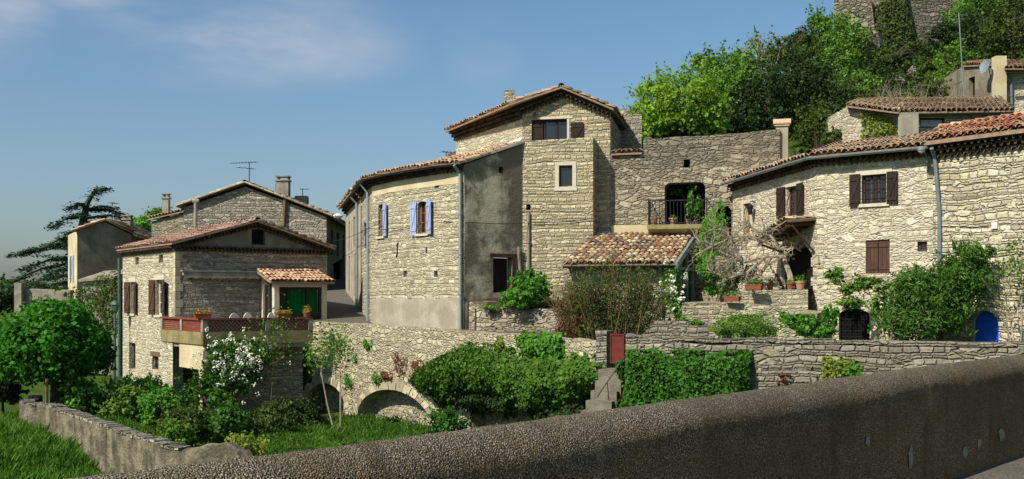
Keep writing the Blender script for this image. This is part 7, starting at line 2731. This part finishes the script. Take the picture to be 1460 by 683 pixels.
# big oleander
parts = [pblob(1325, 440, 29.2, 62, 48, 1.0, 9500, lobes=110, lr=.24, lo=-.8), pblob(1372, 390, 29.0, 46, 46, .8, 6000, lobes=60, lr=.26), pblob(1315, 410, 29.4, 50, 34, .8, 4000, lobes=44), pblob(1300, 465, 29.3, 36, 26, .7, 1300, lobes=20), pblob(1398, 372, 28.9, 20, 24, .5, 900, lobes=12)]
tree('oleander', "big bushy oleander between the grille door and the blue door", parts, .13, 'lf_oleander', P(1340, 500, 29.2), P(1345, 440, 29.2), .09, 'shrub', aspect=4.0, limbs=16)
t = twiggy('wall_shrub', "thin leggy shrub climbing the wall right of the blue door", P(1445, 495, 27.9), [(P(1447, 496, 27.9), (-.05, 0, 1), 1.3, .03, 3, dict(up=.3, spread=.35)), (P(1440, 496, 27.9), (-.15, 0, 1), 1.4, .03, 3, dict(up=.3, spread=.35)), (P(1455, 496, 27.8), (.15, 0, 1), 1.5, .03, 3, dict(up=.3, spread=.35))], 700, 'lf_mid', .085, jitter=.16, cat='shrub')
ivy('cottage_creeper', "thin creeper on the wall of the upper cottage", fA, [(1228, 163), (1245, 158), (1272, 165), (1280, 190), (1250, 200), (1230, 195)], 620, 'lf_yellow', .11, .15, 'creeper')
bush(990, 462, 31.5, 10, 6, .3, 260, 'lf_bush', .07, "small green tuft on the garden steps", 'step_weeds', None)
bush(975, 456, 32.3, 8, 5, .3, 200, 'lf_mid', .07, "small weed tuft at the top of the garden steps", 'step_weeds', None)

# --- trees on the hillside
random.seed(4)
def hill_tree(label, blobs, mat, size, base=None, name='hillside_tree', aspect=1.6, r=.16, limbs=8, up=.35):
    x, y, d = blobs[0][:3]
    b = P(x, 0, d)
    b = Vector((b.x, d, gz1(b.x, d) - .1))
    tp_ = P(x, y, d)
    if tp_.z < b.z + .5: tp_.z = b.z + .5
    return tree(name, label, [pblob(*q, lobes=max(24, int(q[6] / 60)), lr=.24, lo=-.8, shell=.5, up=up) for q in blobs], size, mat, b, tp_, r, 'tree', "trees on the hillside below the ruin", aspect, limbs)
HT = [
    ("large lime green tree in fresh leaf behind the balcony wall", [(965, 148, 50, 62, 52, 1.9, 7000), (930, 172, 49.5, 38, 30, 1.4, 2200), (1005, 165, 50, 40, 34, 1.4, 2200), (915, 192, 49, 26, 20, 1, 1000)], 'lf_lime', .17),
    ("pale olive tree top right behind the lime green tree", [(1030, 110, 58, 40, 40, 1.8, 2600), (1060, 100, 60, 34, 34, 1.6, 1600)], 'lf_mid', .18),
    ("sparse grey twigged tree against the sky left of the castle tower", [(1085, 75, 66, 34, 30, 1.5, 750), (1110, 90, 66, 30, 30, 1.5, 700)], 'lf_pale', .16),
    ("tall fresh green tree touching the castle tower", [(1170, 48, 74, 26, 36, 1.8, 2400), (1160, 80, 73, 34, 34, 1.8, 2400)], 'lf_mid', .2),
    ("broad green tree in front of the castle tower", [(1208, 62, 70, 34, 46, 1.8, 3600), (1190, 100, 69, 40, 34, 1.8, 2600)], 'lf_mid', .19),
    ("tall dark evergreen oak right of the lime green tree", [(1090, 150, 52, 44, 54, 1.8, 6000), (1068, 175, 51.5, 30, 34, 1.5, 2200)], 'lf_dark', .15),
    ("dark evergreen oak in the middle of the slope", [(1145, 140, 54, 50, 56, 1.9, 6500), (1130, 105, 56, 36, 34, 1.6, 2200)], 'lf_dark', .15),
    ("olive brown evergreen behind the tall chimney", [(1165, 180, 49.5, 40, 34, 1.5, 4000)], 'lf_oak', .14),
    ("dark bush between the tall chimney and the upper cottage", [(1195, 165, 52, 26, 46, 1.4, 3000)], 'lf_dark', .14),
    ("mid green shrub high on the slope under the broad tree", [(1225, 125, 62, 34, 26, 1.4, 2400), (1205, 140, 60, 26, 22, 1.2, 1400)], 'lf_mid', .15),
    ("small vivid green bush right of the dark oaks", [(1215, 160, 54, 20, 18, 1, 1100)], 'lf_bright', .14),
    ("dark green shrub just below the pale boulders", [(1258, 148, 60, 32, 20, 1.4, 1800)], 'lf_oak', .15),
    ("large dark tree right of the castle ivy", [(1400, 50, 66, 52, 44, 2.0, 5500), (1350, 60, 67, 34, 34, 1.6, 2200)], 'lf_dark', .17),
    ("green tree at the upper right corner", [(1445, 40, 62, 50, 54, 1.9, 5500)], 'lf_oak', .16),
    ("bright green tree behind the satellite dish", [(1395, 20, 74, 40, 40, 1.9, 2600), (1430, -5, 74, 40, 30, 1.9, 1800)], 'lf_mid', .19),
    ("mid green bush behind the corner pillar of the hilltop house", [(1360, 85, 64, 30, 26, 1.4, 1900), (1345, 110, 62, 26, 20, 1.2, 1200)], 'lf_mid', .15),
    ("feathery green tree above the lime green one on the skyline", [(1005, 95, 62, 30, 24, 1.5, 1100)], 'lf_mid', .17),
    ("olive shrub patch under the castle ivy", [(1262, 92, 72, 34, 24, 1.5, 2400), (1300, 75, 74, 30, 22, 1.2, 1600)], 'lf_oak', .17),
    ("small dark shrub at the foot of the upper cottage wall", [(1188, 198, 47, 22, 14, .9, 1300)], 'lf_oak', .12),
    ("rounded olive green tree on the skyline above the dark oaks", [(1120, 78, 63, 34, 30, 1.6, 2200), (1150, 62, 66, 26, 28, 1.4, 1400)], 'lf_oak', .17),
    ("yellowish green tree between the lime green tree and the dark oaks", [(1042, 128, 55, 30, 34, 1.5, 2400), (1065, 118, 57, 24, 26, 1.3, 1300)], 'lf_mid', .16),
    ("dark bush filling the slope under the broad tree", [(1190, 140, 57, 36, 30, 1.5, 2800), (1235, 160, 56, 30, 24, 1.3, 1800)], 'lf_oak', .15),
    ("grey green scrub beside the aerial mast", [(1330, 128, 58, 34, 18, 1.3, 1500)], 'lf_oak', .14),
    ("dark scrubby bush between the pale boulders and the broad tree", [(1245, 110, 66, 34, 22, 1.4, 2200), (1262, 130, 63, 26, 18, 1.2, 1400)], 'lf_dark', .16),
    ("dark olive bush right of the pale boulders", [(1325, 105, 66, 34, 24, 1.4, 2400)], 'lf_oak', .16),
    ("low scrub tree left behind the lime green one", [(905, 178, 52, 18, 22, 1, 900)], 'lf_oak', .14),
]
for lab, bl_, m_, s_ in HT: hill_tree(lab, bl_, m_, s_)
# ivy on the ruin
fcs = Fr(P(1245, 0, 82.2).xy, P(1330, 0, 82.2).xy)
ivy('castle_ivy', "dense ivy curtain climbing the middle of the castle ruin", fcs, [(1246, 10), (1262, -20), (1290, -10), (1300, 40), (1305, 70), (1290, 95), (1255, 95), (1246, 60)], 3000, 'lf_oak', .20, .5, 'ivy')
fcs2 = Fr(P(1340, 0, 82.5).xy, P(1400, 0, 83).xy)
ivy('castle_ivy', "ragged ivy at the right end of the castle wall", fcs2, [(1340, 30), (1375, -10), (1400, 0), (1400, 60), (1345, 60)], 1800, 'lf_mid', .24, .6, 'ivy')
# leafless twigs between the boulders and the hilltop house
for lab, px, py, w_ in (("tangle of bare pinkish twigs below the boulders", 1300, 128, 44), ("bare grey brush left of the hilltop house", 1345, 130, 26)):
    t = thing('bare_brush', lab, 'brush', P(px, 150, 58), "leafless brush on the hillside")
    mb = MB()
    for k in range(60):
        b = P(px + random.uniform(-w_, w_), 150, 58 + random.uniform(-1, 1))
        b.z = gz1(b.x, b.y)
        grow(mb, b, (random.gauss(0, .5), random.gauss(0, .3), 1), random.uniform(.7, 1.2), .03, 2, spread=.6, up=.1, kids=(2, 3), seg=3)
    mb.build('branches', M['bark_pale'], t)
tr_ = thing('bare_tree', "bare branched tree on the skyline above the dark oaks", 'tree', P(1075, 150, 62))
mb = MB()
for px in (1068, 1085, 1100):
    b = P(px, 150, 62)
    b.z = gz1(b.x, 62)
    grow(mb, b, (random.gauss(0, .15), 0, 1), 1.6, .08, 3, spread=.45, up=.25, kids=(2, 3), seg=4)
mb.build('branches', M['bark_pale'], tr_)

# scrub covering the slope between the trees
n = 30000
X = rng.uniform(5, 52, n)
Y = rng.uniform(46, 92, n)
keep = (np.abs(X) < Y * .56)
X, Y = X[keep], Y[keep]
Z = gz(X, Y) + rng.uniform(0, .55, len(X))
o = leaves('undergrowth', np.stack([X, Y, Z], 1), rng.normal(size=(len(X), 3)) * .6 + np.array((0, -.4, .7)), .30, M['lf_dark'])
tag(o, "low scrub covering the slope below the ruin", 'undergrowth', kind='stuff')

# --- meadow grass
def grass(n, xs, ys, test, label, h=.20):
    X, Y = rng.uniform(*xs, n), rng.uniform(*ys, n)
    k = test(X, Y)
    X, Y = X[k], Y[k]
    m = len(X)
    Z = gz(X, Y)
    a = rng.uniform(0, 2 * math.pi, m)
    clump = .65 + .5 * np.sin(X * 2.1 + np.sin(Y * 1.7)) * np.sin(Y * 2.6)
    hh = h * rng.uniform(.5, 1.5, m) * np.clip(clump, .35, 1.3)
    w = rng.uniform(.012, .024, m)
    lx, ly = rng.normal(0, .4, m) * hh, rng.normal(0, .4, m) * hh
    V = np.empty((m, 4, 3))
    V[:, 0] = np.stack([X - np.cos(a) * w, Y - np.sin(a) * w, Z - .03], 1)
    V[:, 1] = np.stack([X + np.cos(a) * w, Y + np.sin(a) * w, Z - .03], 1)
    V[:, 2] = np.stack([X + lx * .5 + np.cos(a) * w * .7, Y + ly * .5 + np.sin(a) * w * .7, Z + hh * .6], 1)
    V[:, 3] = np.stack([X + lx, Y + ly, Z + hh], 1)
    me = bpy.data.meshes.new('grass')
    me.vertices.add(4 * m)
    me.vertices.foreach_set("co", V.ravel().astype(np.float32))
    me.loops.add(4 * m)
    me.loops.foreach_set("vertex_index", np.arange(4 * m, dtype=np.int32))
    me.polygons.add(m)
    me.polygons.foreach_set("loop_start", np.arange(0, 4 * m, 4, dtype=np.int32))
    me.polygons.foreach_set("loop_total", np.full(m, 4, dtype=np.int32))
    me.materials.append(M['grass'])
    me.update()
    me.validate()
    o = bpy.data.objects.new('grass', me)
    col.objects.link(o)
    tag(o, label, 'grass', kind='stuff')
yw_ = lambda X: np.interp(X, [-60, -8.9, -8.6, -7.98, -6.3, -1.63, 2.33, 2.83, 11.7], [48, 47, 43.6, 42, 40.7, 35, 28, 26.5, 24])
gwx = lambda Y: np.interp(Y, [22, 24, 26, 28.4, 31, 31.9, 33.6], [-4.5, -7.8, -9.6, -11.6, -13.75, -14.95, -15.4])
grass(90000, (-9.5, 1), (24, 40), lambda X, Y: (Y < yw_(X) - .05) & (X > gwx(Y) + .5), "lush meadow grass in front of the arches", .26)
grass(52000, (-17, -7), (23, 33), lambda X, Y: (X < gwx(Y) - .15) & (Y < 33), "tall grass outside the low garden wall at lower left", .30)
grass(16000, (-16, -9), (27, 36), lambda X, Y: (X > gwx(Y) + .5), "grass behind the garden wall under the chestnut", .2)

# weeds in the meadow
n = 260
X, Y = rng.uniform(-9.5, 1, n), rng.uniform(25, 39, n)
k = (Y < yw_(X) - .4) & (X > gwx(Y) + .6)
X, Y = X[k], Y[k]
cc = []
for x, y in zip(X, Y):
    q = rng.integers(8, 22)
    cc.append(np.stack([x + rng.normal(0, .13, q), y + rng.normal(0, .13, q), gz(np.full(q, x), np.full(q, y)) + rng.uniform(.04, .38, q)], 1))
cc = np.concatenate(cc)
o = leaves('weeds', cc, rng.normal(size=cc.shape) + np.array((0, -.3, .5)), .10, M['lf_oak'], None, 2.0)
tag(o, "rough weeds scattered through the meadow grass", 'weeds', kind='stuff')
